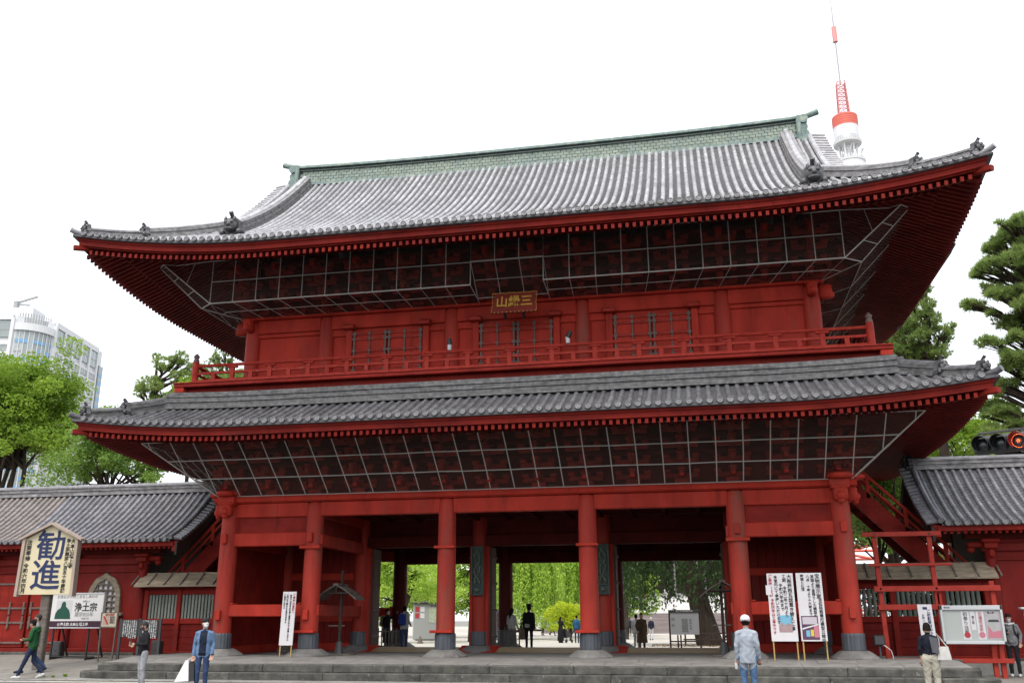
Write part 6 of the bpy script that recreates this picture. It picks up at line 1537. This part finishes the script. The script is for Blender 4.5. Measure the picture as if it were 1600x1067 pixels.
def person(label, pos, face, H, pose={}, top='white', bottom='jeans', shoe='black', hair='short', mask=None, head_turn=0., head_down=0., voxel=.010, inner=None, sleeve=1.0, skirt=None, coat=None, legr=1.0, topr=1.0, hairmat=None, extra=None, legs_skin=False, name='person'):
    J = {k: Vector(v) for k,v in BASEJ.items()}
    for k,v in pose.items():
        if k in BASEJ: J[k] = Vector(v)
    mats = [SKIN, cloth(*top), cloth(*bottom), cloth(*shoe), hairmat or HAIR, mask or MASKW, EYE, cloth(*(inner or top)), cloth(*(skirt[0] if skirt else bottom))]
    Z = dict(skin=0, top=1, bottom=2, shoe=3, hair=4, mask=5, eye=6, inner=7, skirt=8)
    mb = MB(); prims = []
    def cap(a, b, ra, rb, zone, n=10):
        a, b = Vector(a), Vector(b); d = b-a; L_ = d.length
        if L_ < 1e-5: d = Vector((0,0,1)); L_ = 1e-5
        d = d/max(L_,1e-6); pts, rad = [], []
        for t in (-.98,-.8,-.45,0): pts.append(a+d*ra*t); rad.append(ra*math.sqrt(max(0,1-t*t))+.0004)
        for t in (0,.45,.8,.98): pts.append(b+d*rb*t); rad.append(rb*math.sqrt(max(0,1-t*t))+.0004)
        mb.tube(pts, rad, n); prims.append((a,b,ra,rb,Z[zone]))
    def loft(rings, zone, n=16):   # rings: (centre, rx, ry)
        vs = []
        for c, rx, ry in rings: vs += [(c[0]+rx*math.cos(2*math.pi*k/n), c[1]+ry*math.sin(2*math.pi*k/n), c[2]) for k in range(n)]
        fs = [(i*n+k,i*n+(k+1)%n,(i+1)*n+(k+1)%n,(i+1)*n+k) for i in range(len(rings)-1) for k in range(n)]+[tuple(range(n-1,-1,-1)), tuple(range((len(rings)-1)*n,len(rings)*n))]
        mb.add(vs, fs)
        for i in range(len(rings)-1):
            a, b = Vector(rings[i][0]), Vector(rings[i+1][0]); ra, rb = min(rings[i][1:]), min(rings[i+1][1:])
            for o_ in (-1,0,1): prims.append((a+Vector((o_*(rings[i][1]-ra),0,0)), b+Vector((o_*(rings[i+1][1]-rb),0,0)), ra, rb, Z[zone]))
    P, C_, N_ = J['pel'], J['chest'], J['neck']
    tr = topr
    mid = P.lerp(C_,.5)
    loft([((P.x,P.y,P.z-.10),.13,.095),((P.x,P.y,P.z-.02),.158,.118),((P.x,P.y,P.z+.045),.155,.112)], 'bottom')
    hem = P+Vector((0,0,-.02))
    loft([((hem.x,hem.y,hem.z),.165*tr,.125*tr),((P.x,P.y,P.z+.06),.160*tr,.120*tr),((mid.x,mid.y,mid.z),.150*tr,.112*tr),((C_.x,C_.y,C_.z-.04),.170*tr,.122*tr),((C_.x,C_.y,C_.z+.04),.160*tr,.114*tr),((N_.x*.7+C_.x*.3,N_.y*.7+C_.y*.3,N_.z-.055),.118,.080),((N_.x,N_.y,N_.z-.015),.072,.066)], 'top')
    cap(N_-Vector((0,0,.03)), J['head'].lerp(N_,.35), .055, .052, 'skin')
    # head as its own frame
    Rm = Matrix.Rotation(head_turn,4,'Z') @ Matrix.Rotation(head_down,4,'X'); hc = J['head']
    hp_ = lambda x,y,z: hc+Rm@Vector((x,y,z))
    hv = MB(); hv.blob((0,0,0),(.076,.094,.112),14,10); hv.blob((0,-.035,-.055),(.056,.058,.060),10,8)
    hv.blob((0,-.098,-.012),(.013,.018,.022),6,5); hv.blob((0,-.088,.018),(.010,.014,.02),6,5)
    for s_ in (-1,1): hv.blob((s_*.078,.008,-.008),(.012,.020,.030),6,5)
    if hair != 'bald': hv.blob((0,.015,.028),(.085,.100,.096),12,8)
    if hair == 'long': hv.blob((0,.065,-.06),(.085,.055,.14),10,8); hv.blob((0,.085,-.20),(.080,.045,.13),10,8)
    if hair == 'bob': hv.blob((0,.035,-.03),(.092,.080,.10),10,8)
    mb.add([hp_(*v) for v in hv.v], hv.f); prims.append((hp_(0,-.01,-.04),hp_(0,.01,.03),.09,.10,99))
    if hair == 'long': prims.append((hp_(0,.07,-.06),hp_(0,.09,-.28),.08,.06,4))
    for s_ in ('L','R'):
        sg = 1 if s_ == 'L' else -1
        sh, el, wr = J[s_+'sh'], J[s_+'el'], J[s_+'wr']
        cap(C_.lerp(N_,.62)+Vector((sg*.05,0,0)), sh, .070, .062*tr, 'top'); cap(sh, el, .060*tr, .048*tr, 'top')
        if sleeve >= .95: cap(el, el.lerp(wr,.94), .047*tr, .036*tr, 'top')
        elif sleeve > .55: m_ = el.lerp(wr,.45); cap(el, m_, .048, .042, 'top'); cap(m_, wr, .034, .026, 'skin')
        else: m_ = sh.lerp(el,.8); cap(m_, el, .042, .038, 'skin'); cap(el, wr, .037, .026, 'skin')
        fd = (wr-el).normalized()
        if 'hand_'+s_ in pose: fd = Vector(pose['hand_'+s_]).normalized()
        side = fd.cross(Vector((0,-1,0) if abs(fd.y) < .8 else (0,0,1))).normalized(); inn = side.cross(fd).normalized()
        pal = wr+fd*.075
        for q in (-.022,0,.022): cap(wr+fd*.02+side*q*.6, pal+side*q, .019, .016, 'skin', 8)
        for q,L_ in ((-.032,.060),(-.011,.074),(.011,.070),(.031,.054)):
            b0 = pal+side*q+fd*.008; b1 = b0+fd*L_*.5+inn*.012; b2 = b1+(fd*.6+inn*.8).normalized()*L_*.5
            cap(b0,b1,.0105,.0098,'skin',6); cap(b1,b2,.0098,.0085,'skin',6)
        tb = wr+fd*.03-side*.028; t1 = tb-side*.028+fd*.03+inn*.012; cap(tb,t1,.013,.0115,'skin',6); cap(t1,t1+fd*.030+inn*.010,.0115,.0095,'skin',6)
        hip, kn, an = J[s_+'hip'], J[s_+'kn'], J[s_+'an']
        lz = 'skin' if legs_skin else 'bottom'
        cap(hip, kn, .088*legr, .062*legr, lz if not legs_skin else 'skin'); cap(kn, an+Vector((0,0,.02)), .060*legr, .047*legr, lz)
        fw_ = pose.get('foot_'+s_, (0,-1,0)); fw_ = Vector(fw_).normalized()
        heel = an+Vector((0,0,-.045))-fw_*.045; toe = an+Vector((0,0,-.050))+fw_*.155+Vector((0,0,pose.get('toe_'+s_,0)))
        cap(an+Vector((0,0,-.01)), heel, .043, .042, 'shoe'); cap(heel, toe, .042, .036, 'shoe'); cap(an.lerp(toe,.5)+Vector((0,0,-.012)), toe, .045, .034, 'shoe')
    if skirt:
        col_, zh, rh = skirt; loft([((P.x,P.y,zh),rh,rh*.78),((P.x,P.y,zh+.02),rh*1.01,rh*.80),((P.x,P.y,(zh+P.z)/2),rh*.86+.02,(rh*.86+.02)*.80),((P.x,P.y,P.z+.02),.172,.130),((P.x,P.y,P.z+.10),.158,.118)], 'skirt', 20)
    if extra: extra(mb, prims, cap, loft, J, Z)
    s = H/1.70
    me = mb.mesh('body', mats); ob = bpy.data.objects.new('tmp', me); COL.objects.link(ob)
    rm = ob.modifiers.new('r','REMESH'); rm.mode = 'VOXEL'; rm.voxel_size = voxel; rm.adaptivity = 0
    sm = ob.modifiers.new('s','SMOOTH'); sm.factor = .5; sm.iterations = 2
    dg = bpy.context.evaluated_depsgraph_get(); m2 = bpy.data.meshes.new_from_object(ob.evaluated_get(dg)); bpy.data.objects.remove(ob); bpy.data.meshes.remove(me)
    n = len(m2.vertices); V = np.zeros(n*3,np.float32); m2.vertices.foreach_get('co',V); V = V.reshape(-1,3)
    nf = len(m2.polygons); Cn = np.zeros(nf*3,np.float32); m2.polygons.foreach_get('center',Cn); Cn = Cn.reshape(-1,3)
    best = np.full(nf,1e9); zone = np.zeros(nf,int)
    for a,b,ra,rb,z in prims:
        a = np.array(a); d = np.array(b)-a; L2 = max((d*d).sum(),1e-9); t = np.clip(((Cn-a)@d)/L2,0,1); q = np.linalg.norm(Cn-(a+t[:,None]*d),axis=1)-(ra+(rb-ra)*t)
        k = q < best; best[k] = q[k]; zone[k] = z
    # head zones in its own frame
    inv = np.array(Rm.to_3x3().inverted()); hl = (Cn-np.array(hc))@inv.T; hd = zone == 99
    zz = np.zeros(nf,int)
    hr = (hl[:,2] > .052) | ((hl[:,1] > .012) & (hl[:,2] > -.075)) | ((hl[:,1] > -.045) & (hl[:,2] > .015) & (np.abs(hl[:,0]) > .062))
    if hair == 'bald': hr[:] = False
    zz[hr] = 4
    if mask is not False: mk = (hl[:,1] < -.035) & (hl[:,2] < .005) & (hl[:,2] > -.115) & ~hr; zz[mk] = 5
    ey = (np.abs(np.abs(hl[:,0])-.031) < .012) & (np.abs(hl[:,2]-.022) < .006+voxel*.2) & (hl[:,1] < -.055); zz[ey] = 6
    br = (np.abs(np.abs(hl[:,0])-.031) < .018) & (np.abs(hl[:,2]-.042) < .005) & (hl[:,1] < -.055); zz[br] = 4
    if mask is False: mo = (np.abs(hl[:,0]) < .022) & (np.abs(hl[:,2]+.058) < .006) & (hl[:,1] < -.06); zz[mo] = 8*0
    zone[hd] = zz[hd]
    if inner: 
        k = (zone == 1) & (Cn[:,1]-np.interp(Cn[:,2],[P.z,C_.z],[P.y,C_.y]) < -.05) & (np.abs(Cn[:,0]-np.interp(Cn[:,2],[P.z,C_.z],[P.x,C_.x])) < .085) & (Cn[:,2] > .86); zone[k] = 7
    # cloth folds
    nr = np.zeros(n*3,np.float32); m2.vertices.foreach_get('normal',nr); nr = nr.reshape(-1,3)
    ph = V*np.array([38,38,19])+np.array(pos)*7; fold = (np.sin(ph[:,0]+2*np.sin(ph[:,2]))*np.sin(ph[:,2]*.9+ph[:,1]))*.0055
    body_k = (V[:,2] < J['neck'].z-.02) & (V[:,2] > .12); V = V+nr*(fold*body_k)[:,None]
    V = V*s; m2.vertices.foreach_set('co',V.ravel().astype(np.float32))
    m2.materials.clear()
    for m_ in mats: m2.materials.append(m_)
    m2.polygons.foreach_set('material_index',zone.astype(np.int32)); m2.polygons.foreach_set('use_smooth',np.ones(nf,bool)); m2.update(); m2.name = 'body'
    root = empty(name, pos, face, label, 'person')
    link('body', m2, root)
    return root, J, s, Rm
def part(root, mb, name, m_, s, smooth=40): 
    o = mb.build(name, m_, root, smooth); o.scale = (s,s,s); return o
def carried(name, label, cat, pos, face): return empty(name, pos, face, label, cat)
W_ = ('white',(.62,.62,.62)); BLK = ('black',(.018,.018,.022)); NAVY = ('navy',(.02,.026,.05)); JEAN = ('jeans',(.055,.095,.20)); DJEAN = ('dark_jeans',(.03,.042,.085)); WSH = ('white_shoe',(.70,.70,.70)); GRY = ('grey',(.26,.27,.29))
VN, VM, VF = .009, .013, .022
# 1 walking man in the green hoodie
walkL = dict(Lhip=(.085,0,.89),Lkn=(.09,-.16,.50),Lan=(.095,-.30,.10),Rhip=(-.085,0,.89),Rkn=(-.09,.02,.50),Ran=(-.095,.32,.17),toe_R=-.08)
def hood(mb,prims,cap,loft,J,Z): cap((-.07,.06,1.43),(.07,.06,1.43),.06,.06,'top'); cap((-.05,.10,1.36),(.05,.10,1.36),.05,.05,'top')
p,J,s,_ = person('walking man in green hoodie and dark jeans looking at his hands', (-13.67,-3.35,.004), R(-78), 1.66,
  {**walkL,'chest':(0,-.03,1.27),'neck':(0,-.05,1.43),'head':(0,-.10,1.56),'Lel':(.24,-.02,1.12),'Lwr':(.14,-.24,1.10),'Rel':(-.24,-.02,1.12),'Rwr':(-.13,-.25,1.12)}, ('green',(.025,.11,.04)), DJEAN, WSH, 'short', False, 0, R(25), VN, extra=hood, topr=1.08)
# 2 man in checked shirt walking behind him
CHK = ('check',(.30,.31,.34))
p,J,s,_ = person('man in grey checked shirt and black mask walking behind the green hoodie', (-14.50,-2.2,zleft(-14.5,-2.2)), R(-50), 1.71, {**walkL,'Lwr':(.23,-.14,.90),'Rwr':(-.23,.10,.88)}, CHK, JEAN, DJEAN, 'short', DGREY, R(-5), R(10), VN, hairmat=HAIRG)
# 3 man in black sweater with phone
p,J,s,_ = person('man in black sweater and light grey trousers typing on a phone', (-8.14,-6.5,.0), R(-42), 1.60,
  {'head':(0,-.055,1.575),'Lel':(.245,-.02,1.12),'Lwr':(.06,-.26,1.11),'Rel':(-.245,-.02,1.12),'Rwr':(-.07,-.27,1.13)}, BLK, ('lightgrey',(.42,.43,.45)), BLK, 'short', DGREY, 0, R(28), VN, hairmat=HAIRG, legr=1.12)
ph = carried('phone','small dark phone in the hands of the man in the black sweater','phone',(-8.14,-6.5,0),R(-42)); o = MB().beam((-.0,-.34,1.06),(-.0,-.36,1.20),.07,.012,(0,1,0)).build('body', BLACK, ph); MB().beam((0,-.332,1.07),(0,-.352,1.19),.06,.004,(0,1,0)).build('screen', DGREY, ph)
# 4 man in denim jacket with carrier bags
p,J,s,_ = person('man in open blue denim jacket and white mask carrying bags', (-5.80,-7.84,.0), R(14), 1.66,
  {'Rel':(-.21,.03,1.12),'Rwr':(-.215,-.02,.87),'Lel':(.215,.04,1.12),'Lwr':(.21,-.04,.88)}, ('denim',(.15,.25,.42)), ('blue_jeans',(.045,.075,.17)), BLK, 'short', None, R(38), R(-6), VN, inner=NAVY, topr=1.02, sleeve=1.0)
part(p, MB().blob((0,.0,.06),(.088,.104,.07),12,8), 'beanie', mat('beanie',(.02,.02,.022),None,.9), s).location = J['head']*s
part(p, MB().tube([(.236,-.05,.90),(.236,-.052,.875)],.036,10), 'watch', BLACK, s)
for k,(dx,m_,lb,wd) in enumerate(((-.10,WHITEP,'white carrier bag held by the man in the denim jacket',.0),(.02,BLACK,'black carrier bag held by the man in the denim jacket',.0))):
    bg = carried('carrier_bag', lb, 'bag', (-5.80,-7.84,0), R(14)); x = -.27+dx
    mb = MB(); mb.hexa([(x-.20,-.10,.28),(x+.12,-.10,.30),(x+.12,.06,.30),(x-.20,.06,.28),(x+.0,-.05,.74),(x+.07,-.05,.74),(x+.07,.01,.74),(x+.0,.01,.74)]); mb.build('pouch', m_, bg)
    MB().tube([(x+.01,-.02,.73),(-.24,-.03,.80),(x+.06,-.02,.73)],.008,5).build('handle', m_, bg)
# 5 man with white cap seen from behind
p,J,s,_ = person('man in white cap and pale blue shirt seen from behind', (6.31,-8.85,.0), R(176), 1.68,
  {'Lel':(.205,.03,1.12),'Lwr':(.21,-.02,.87),'Rel':(-.205,.03,1.12),'Rwr':(-.215,-.06,.88)}, ('pale_blue',(.42,.47,.54)), ('blue_jeans2',(.10,.18,.33)), BLK, 'short', False, 0, 0, VN, topr=1.0, extra=lambda mb,prims,cap,loft,J,Z: loft([((0,.0,.80),.165,.130),((0,0,.83),.168,.132),((0,0,1.0),.158,.122)],'top'))
cp_ = MB(); cp_.blob((0,.0,.045),(.098,.118,.088),14,8); cp_.prism([(-.075,-.09,.035),(-.05,-.17,.02),(0,-.195,.015),(.05,-.17,.02),(.075,-.09,.035)],(0,0,.012)); part(p, cp_, 'cap', mat('cap_white',(.78,.77,.78),None,.8), s).location = J['head']*s
bt = carried('water_bottle','clear plastic bottle in the hand of the man in the white cap','bottle',(6.31,-8.85,0),R(176)); MB().lathe(.225,-.05,[(.028,.68),(.032,.70),(.032,.84),(.014,.90),(.014,.92)],12).build('body', mat('bottle_plastic',(.62,.66,.68),None,.15,spec=.6), bt, 40); MB().lathe(.225,-.05,[(.016,.915),(.016,.94)],12).build('lid', WHITEP, bt)
# 6 woman with white tote seen from behind
p,J,s,_ = person('woman in navy top and cream wide trousers seen from behind', (10.05,-6.94,.0), R(170), 1.53,
  {'Rel':(-.20,.03,1.12),'Rwr':(-.17,-.14,.98),'Lwr':(.19,-.03,.88)}, ('navy2',(.014,.017,.03)), ('cream',(.52,.49,.40)), BLK, 'bob', False, R(-10), R(6), VN, legr=1.30, sleeve=.7, topr=.92)
part(p, MB().add([(-.19,.13,1.36),(-.02,.13,1.40),(-.05,.145,1.05),(-.20,.14,1.02)],[(0,1,2,3)]), 'shawl', cloth('shawl',(.13,.13,.15)), s)
tt = carried('tote_bag','white tote bag hanging from the shoulder of the woman in navy','bag',(10.05,-6.94,0),R(170))
mb = MB(); mb.hexa([(-.40,-.07,.80),(-.13,-.07,.80),(-.13,.10,.80),(-.40,.10,.80),(-.36,-.03,1.06),(-.17,-.03,1.06),(-.17,.06,1.06),(-.36,.06,1.06)]); mb.build('pouch', cloth('tote',(.66,.65,.62)), tt)
for y_ in (-.02,.05): MB().tube([(-.34,y_,1.05),(-.24,y_,1.20),(-.17,.02+y_*.6,1.32),(-.20,y_,1.18),(-.19,y_,1.05)],.012,6).build('strap', cloth('tote',(.66,.65,.62)), tt, 40)
# 7 man in grey sweater with phone, facing
p,J,s,_ = person('man in grey sweater, mask and black backpack looking at his phone', (13.94,1.15,.05), R(-22), 1.70,
  {'head':(0,-.045,1.575),'Rel':(-.25,.02,1.12),'Rwr':(-.08,-.24,1.15),'Lel':(.25,.03,1.12),'Lwr':(.22,-.06,.90)}, ('grey_sweater',(.25,.26,.28)), ('charcoal',(.028,.03,.038)), WSH, 'short', None, 0, R(22), VN, legr=1.05, topr=1.06)
part(p, MB().tube([(-.13,-.02,1.42),(0,-.10,1.40),(.13,-.02,1.42)],.035,8), 'collar', cloth('white_collar',(.68,.68,.68)), s)
bk = carried('backpack','black backpack worn by the man in the grey sweater','backpack',(13.94,1.15,.05),R(-22)); MB().cbox(-.17,.17,.13,.30,.95,1.40,.05).build('pouch', BLACK, bk)
for x in (-.11,.11): MB().tube([(x,.14,1.40),(x,.05,1.47),(x,-.11,1.36),(x*1.15,-.125,1.2),(x*1.4,-.02,1.05),(x,.13,1.0)],.022,6).build('strap', BLACK, bk, 40)
ph = carried('phone','dark phone held up by the man in the grey sweater','phone',(13.94,1.15,.05),R(-22)); MB().beam((-.06,-.33,1.12),(-.06,-.35,1.27),.075,.012,(0,1,0)).build('body', BLACK, ph); MB().beam((-.06,-.322,1.13),(-.06,-.342,1.26),.062,.004,(0,1,0)).build('screen', DGREY, ph)
# ---- people in and beyond the doorways
p,J,s,_ = person('woman in black dress with beige backpack pointing, inside the left doorway', (-6.72,7.9,zplat(7.9)), R(70), 1.58, {'Lel':(.22,-.16,1.36),'Lwr':(.16,-.36,1.52),'hand_L':(-.1,-.6,.9)}, BLK, BLK, WSH, 'bob', None, 0, R(-8), VM, skirt=(BLK,.34,.20))
bk = carried('backpack','beige backpack on the woman in the black dress','backpack',(-6.72,7.9,zplat(7.9)),R(70)); MB().cbox(-.15,.15,.12,.28,.92,1.34,.05).build('pouch', mat('beige_pack',(.34,.26,.15),None,.8), bk); MB().cbox(-.11,.11,.27,.32,.95,1.12,.03).build('pocket', mat('beige_pack',(.34,.26,.15),None,.8), bk)
p,J,s,_ = person('man in white jacket and jeans with blue backpack, inside the left doorway', (-5.80,7.2,zplat(7.2)), R(172), 1.66, {'Lwr':(.20,-.16,.98),'Rwr':(-.20,-.16,.98)}, W_, JEAN, WSH, 'short', False, 0, R(-8), VM, topr=1.1)
bk = carried('backpack','bright blue drawstring backpack on the man in the white jacket','backpack',(-5.80,7.2,zplat(7.2)),R(172)); MB().cbox(-.15,.15,.12,.25,.95,1.36,.05).build('pouch', mat('blue_pack',(.03,.06,.36),None,.7), bk)
for x in (-.11,.11): MB().tube([(x,.14,1.36),(x,.05,1.45),(x,-.11,1.34),(x*1.2,-.1,1.1),(x,.13,1.0)],.014,6).build('strap', MATS['blue_pack'], bk, 40)
p,J,s,_ = person('woman in white blouse and long grey-green skirt walking through the middle doorway', (-1.70,7.7,zplat(7.7)), R(150), 1.58, {'Rel':(-.27,.06,1.14),'Rwr':(-.33,-.02,.92),'Lwr':(.22,-.10,.92)}, ('blouse',(.60,.60,.58)), ('skirt',(.20,.24,.23)), WSH, 'long', False, 0, 0, VM, skirt=(('skirt',(.20,.24,.23)),.16,.235), topr=1.14)
hb = carried('shoulder_bag','small black shoulder bag on the woman in the white blouse','bag',(-1.70,7.7,zplat(7.7)),R(150)); MB().cbox(.16,.27,-.06,.12,.82,.98,.03).build('pouch', BLACK, hb); MB().tube([(.22,.1,.97),(.05,.13,1.25),(-.13,.05,1.41),(-.05,-.11,1.25),(.22,-.05,.97)],.007,5).build('strap', BLACK, hb, 40)
p,J,s,_ = person('man all in black with wide-brimmed hat in the middle doorway', (-.98,7.4,zplat(7.4)), R(178), 1.68, {'Lan':(.10,-.06,.085)}, BLK, ('aubergine',(.022,.018,.04)), BLK, 'short', False, 0, 0, VM, topr=1.12, legr=.92, extra=lambda mb,prims,cap,loft,J,Z: loft([((0,0,.78),.19,.15),((0,0,.82),.19,.15),((0,0,1.05),.17,.13)],'top'))
ht = MB(); ht.lathe(0,0,[(.17,.045),(.175,.055),(.10,.065),(.095,.13),(.08,.155),(.02,.16)],18); part(p, ht, 'hat', mat('hat_black',(.014,.014,.016),None,.9), s).location = J['head']*s
bb_ = carried('waist_bag','pale small bag on the back of the man in the black hat','bag',(-.98,7.4,zplat(7.4)),R(178)); MB().cbox(-.06,.12,.14,.20,.86,1.0,.03).build('pouch', GREYP, bb_); MB().tube([(-.16,.02,.95),(0,.15,.95),(.16,.02,.95)],.01,5).build('belt', BLACK, bb_)
zc = zcourt
p,J,s,_ = person('person in long black dress pushing a stroller across the courtyard', (-3.59,33,zc(0,33)), R(150), 1.60, {'Lel':(.2,-.12,1.14),'Lwr':(.16,-.34,1.02),'Rel':(-.2,-.12,1.14),'Rwr':(-.16,-.34,1.02)}, BLK, BLK, BLK, 'long', False, 0, 0, VF, skirt=(BLK,.12,.24))
sr = empty('stroller', (-3.30,33.45,zc(0,33.4)), R(150), 'dark pushchair in front of the person in the long black dress', 'stroller')
MB().hexa([(-.2,-.2,.35),(.2,-.2,.35),(.2,.2,.30),(-.2,.2,.30),(-.2,-.3,.55),(.2,-.3,.55),(.2,.28,.85),(-.2,.28,.85)]).build('seat', BLACK, sr); MB().tube([(-.2,.25,.5),(-.2,.45,1.0),(.2,.45,1.0),(.2,.25,.5)],.015,6).build('handle', DGREY, sr)
for x in (-.22,.22):
    for y_ in (-.3,.28): MB().tube([(x-.02,y_,.11),(x+.02,y_,.11)],.11,14).build('wheel', BLACK, sr); MB().beam((x,y_,.11),(x*.9,y_*.5,.4),.02,.02).build('strut', DGREY, sr)
person('person in blue shirt and jeans walking away beside the stroller', (-2.55,33,zc(0,33)), R(178), 1.68, {'Lan':(.10,-.08,.085)}, ('blue_shirt',(.03,.13,.26)), ('navyj',(.02,.05,.11)), BLK, 'short', False, 0, 0, VF)
p,J,s,_ = person('woman in long brown coat walking towards the right doorway', (2.86,13,zc(0,13)), R(8), 1.60, {'Lan':(.09,-.16,.085),'Lkn':(.09,-.10,.5),'Rel':(-.24,.02,1.14),'Rwr':(-.20,-.14,.94)}, ('brown_coat',(.14,.105,.065)), BLK, WSH, 'bob', False, 0, 0, VM, skirt=(('brown_coat',(.14,.105,.065)),.42,.25), topr=1.16)
part(p, MB().tube([(-.15,-.10,.98),(.0,-.155,1.2),(.12,-.06,1.42)],.012,6), 'strap', WOODB, s)
person('person in white partly hidden behind the woman in the brown coat', (2.45,15.6,zc(0,15.6)), R(160), 1.58, {}, W_, W_, WSH, 'short', False, 0, 0, VF)
person('person in navy shirt, white trousers and white hat crossing the courtyard', (1.61,43,zc(0,43)), R(175), 1.60, {'Ran':(-.10,.16,.12)}, NAVY, W_, BLK, 'short', False, 0, 0, VF, hairmat=cloth('white_hat',(.68,.66,.60)))
person('distant person in dark clothes at the foot of the far stairs', (-1.73,66,zc(0,66)), R(170), 1.68, {}, ('slate',(.06,.07,.10)), BLK, BLK, 'short', False, 0, 0, .03)
person('distant person in white shirt with arms out, left by the yellow bush', (-9.0,64,zc(0,64)), R(120), 1.70, {'Lel':(.36,-.05,1.25),'Lwr':(.50,-.18,1.20),**{k:v for k,v in walkL.items() if k[0] in 'LR'}}, W_, BLK, BLK, 'short', False, 0, 0, .03)
person('distant person in white shirt standing before the weeping tree', (-10.28,66,zc(0,66)), R(60), 1.66, {}, W_, BLK, BLK, 'short', False, 0, 0, .03)
for k,(x,y_,c,lb) in enumerate(((-1.82,86,W_,'distant person in white at the head of the far stairs'),(-1.2,86.5,('red',(.40,.04,.05)),'distant person in red at the head of the far stairs'),(1.05,87,('pale',(.5,.48,.46)),'distant person in pale clothes on the far stairs'),(1.55,86.6,BLK,'distant person in black sitting low on the far stairs'))):
    person(lb, (x,y_,.12+2.145+.17*((6,7,8,7)[k])), R(0 if k else 20), 1.65 if k < 3 else 1.2, {}, c, BLK if k != 2 else c, BLK, 'short', False, 0, 0, .035)
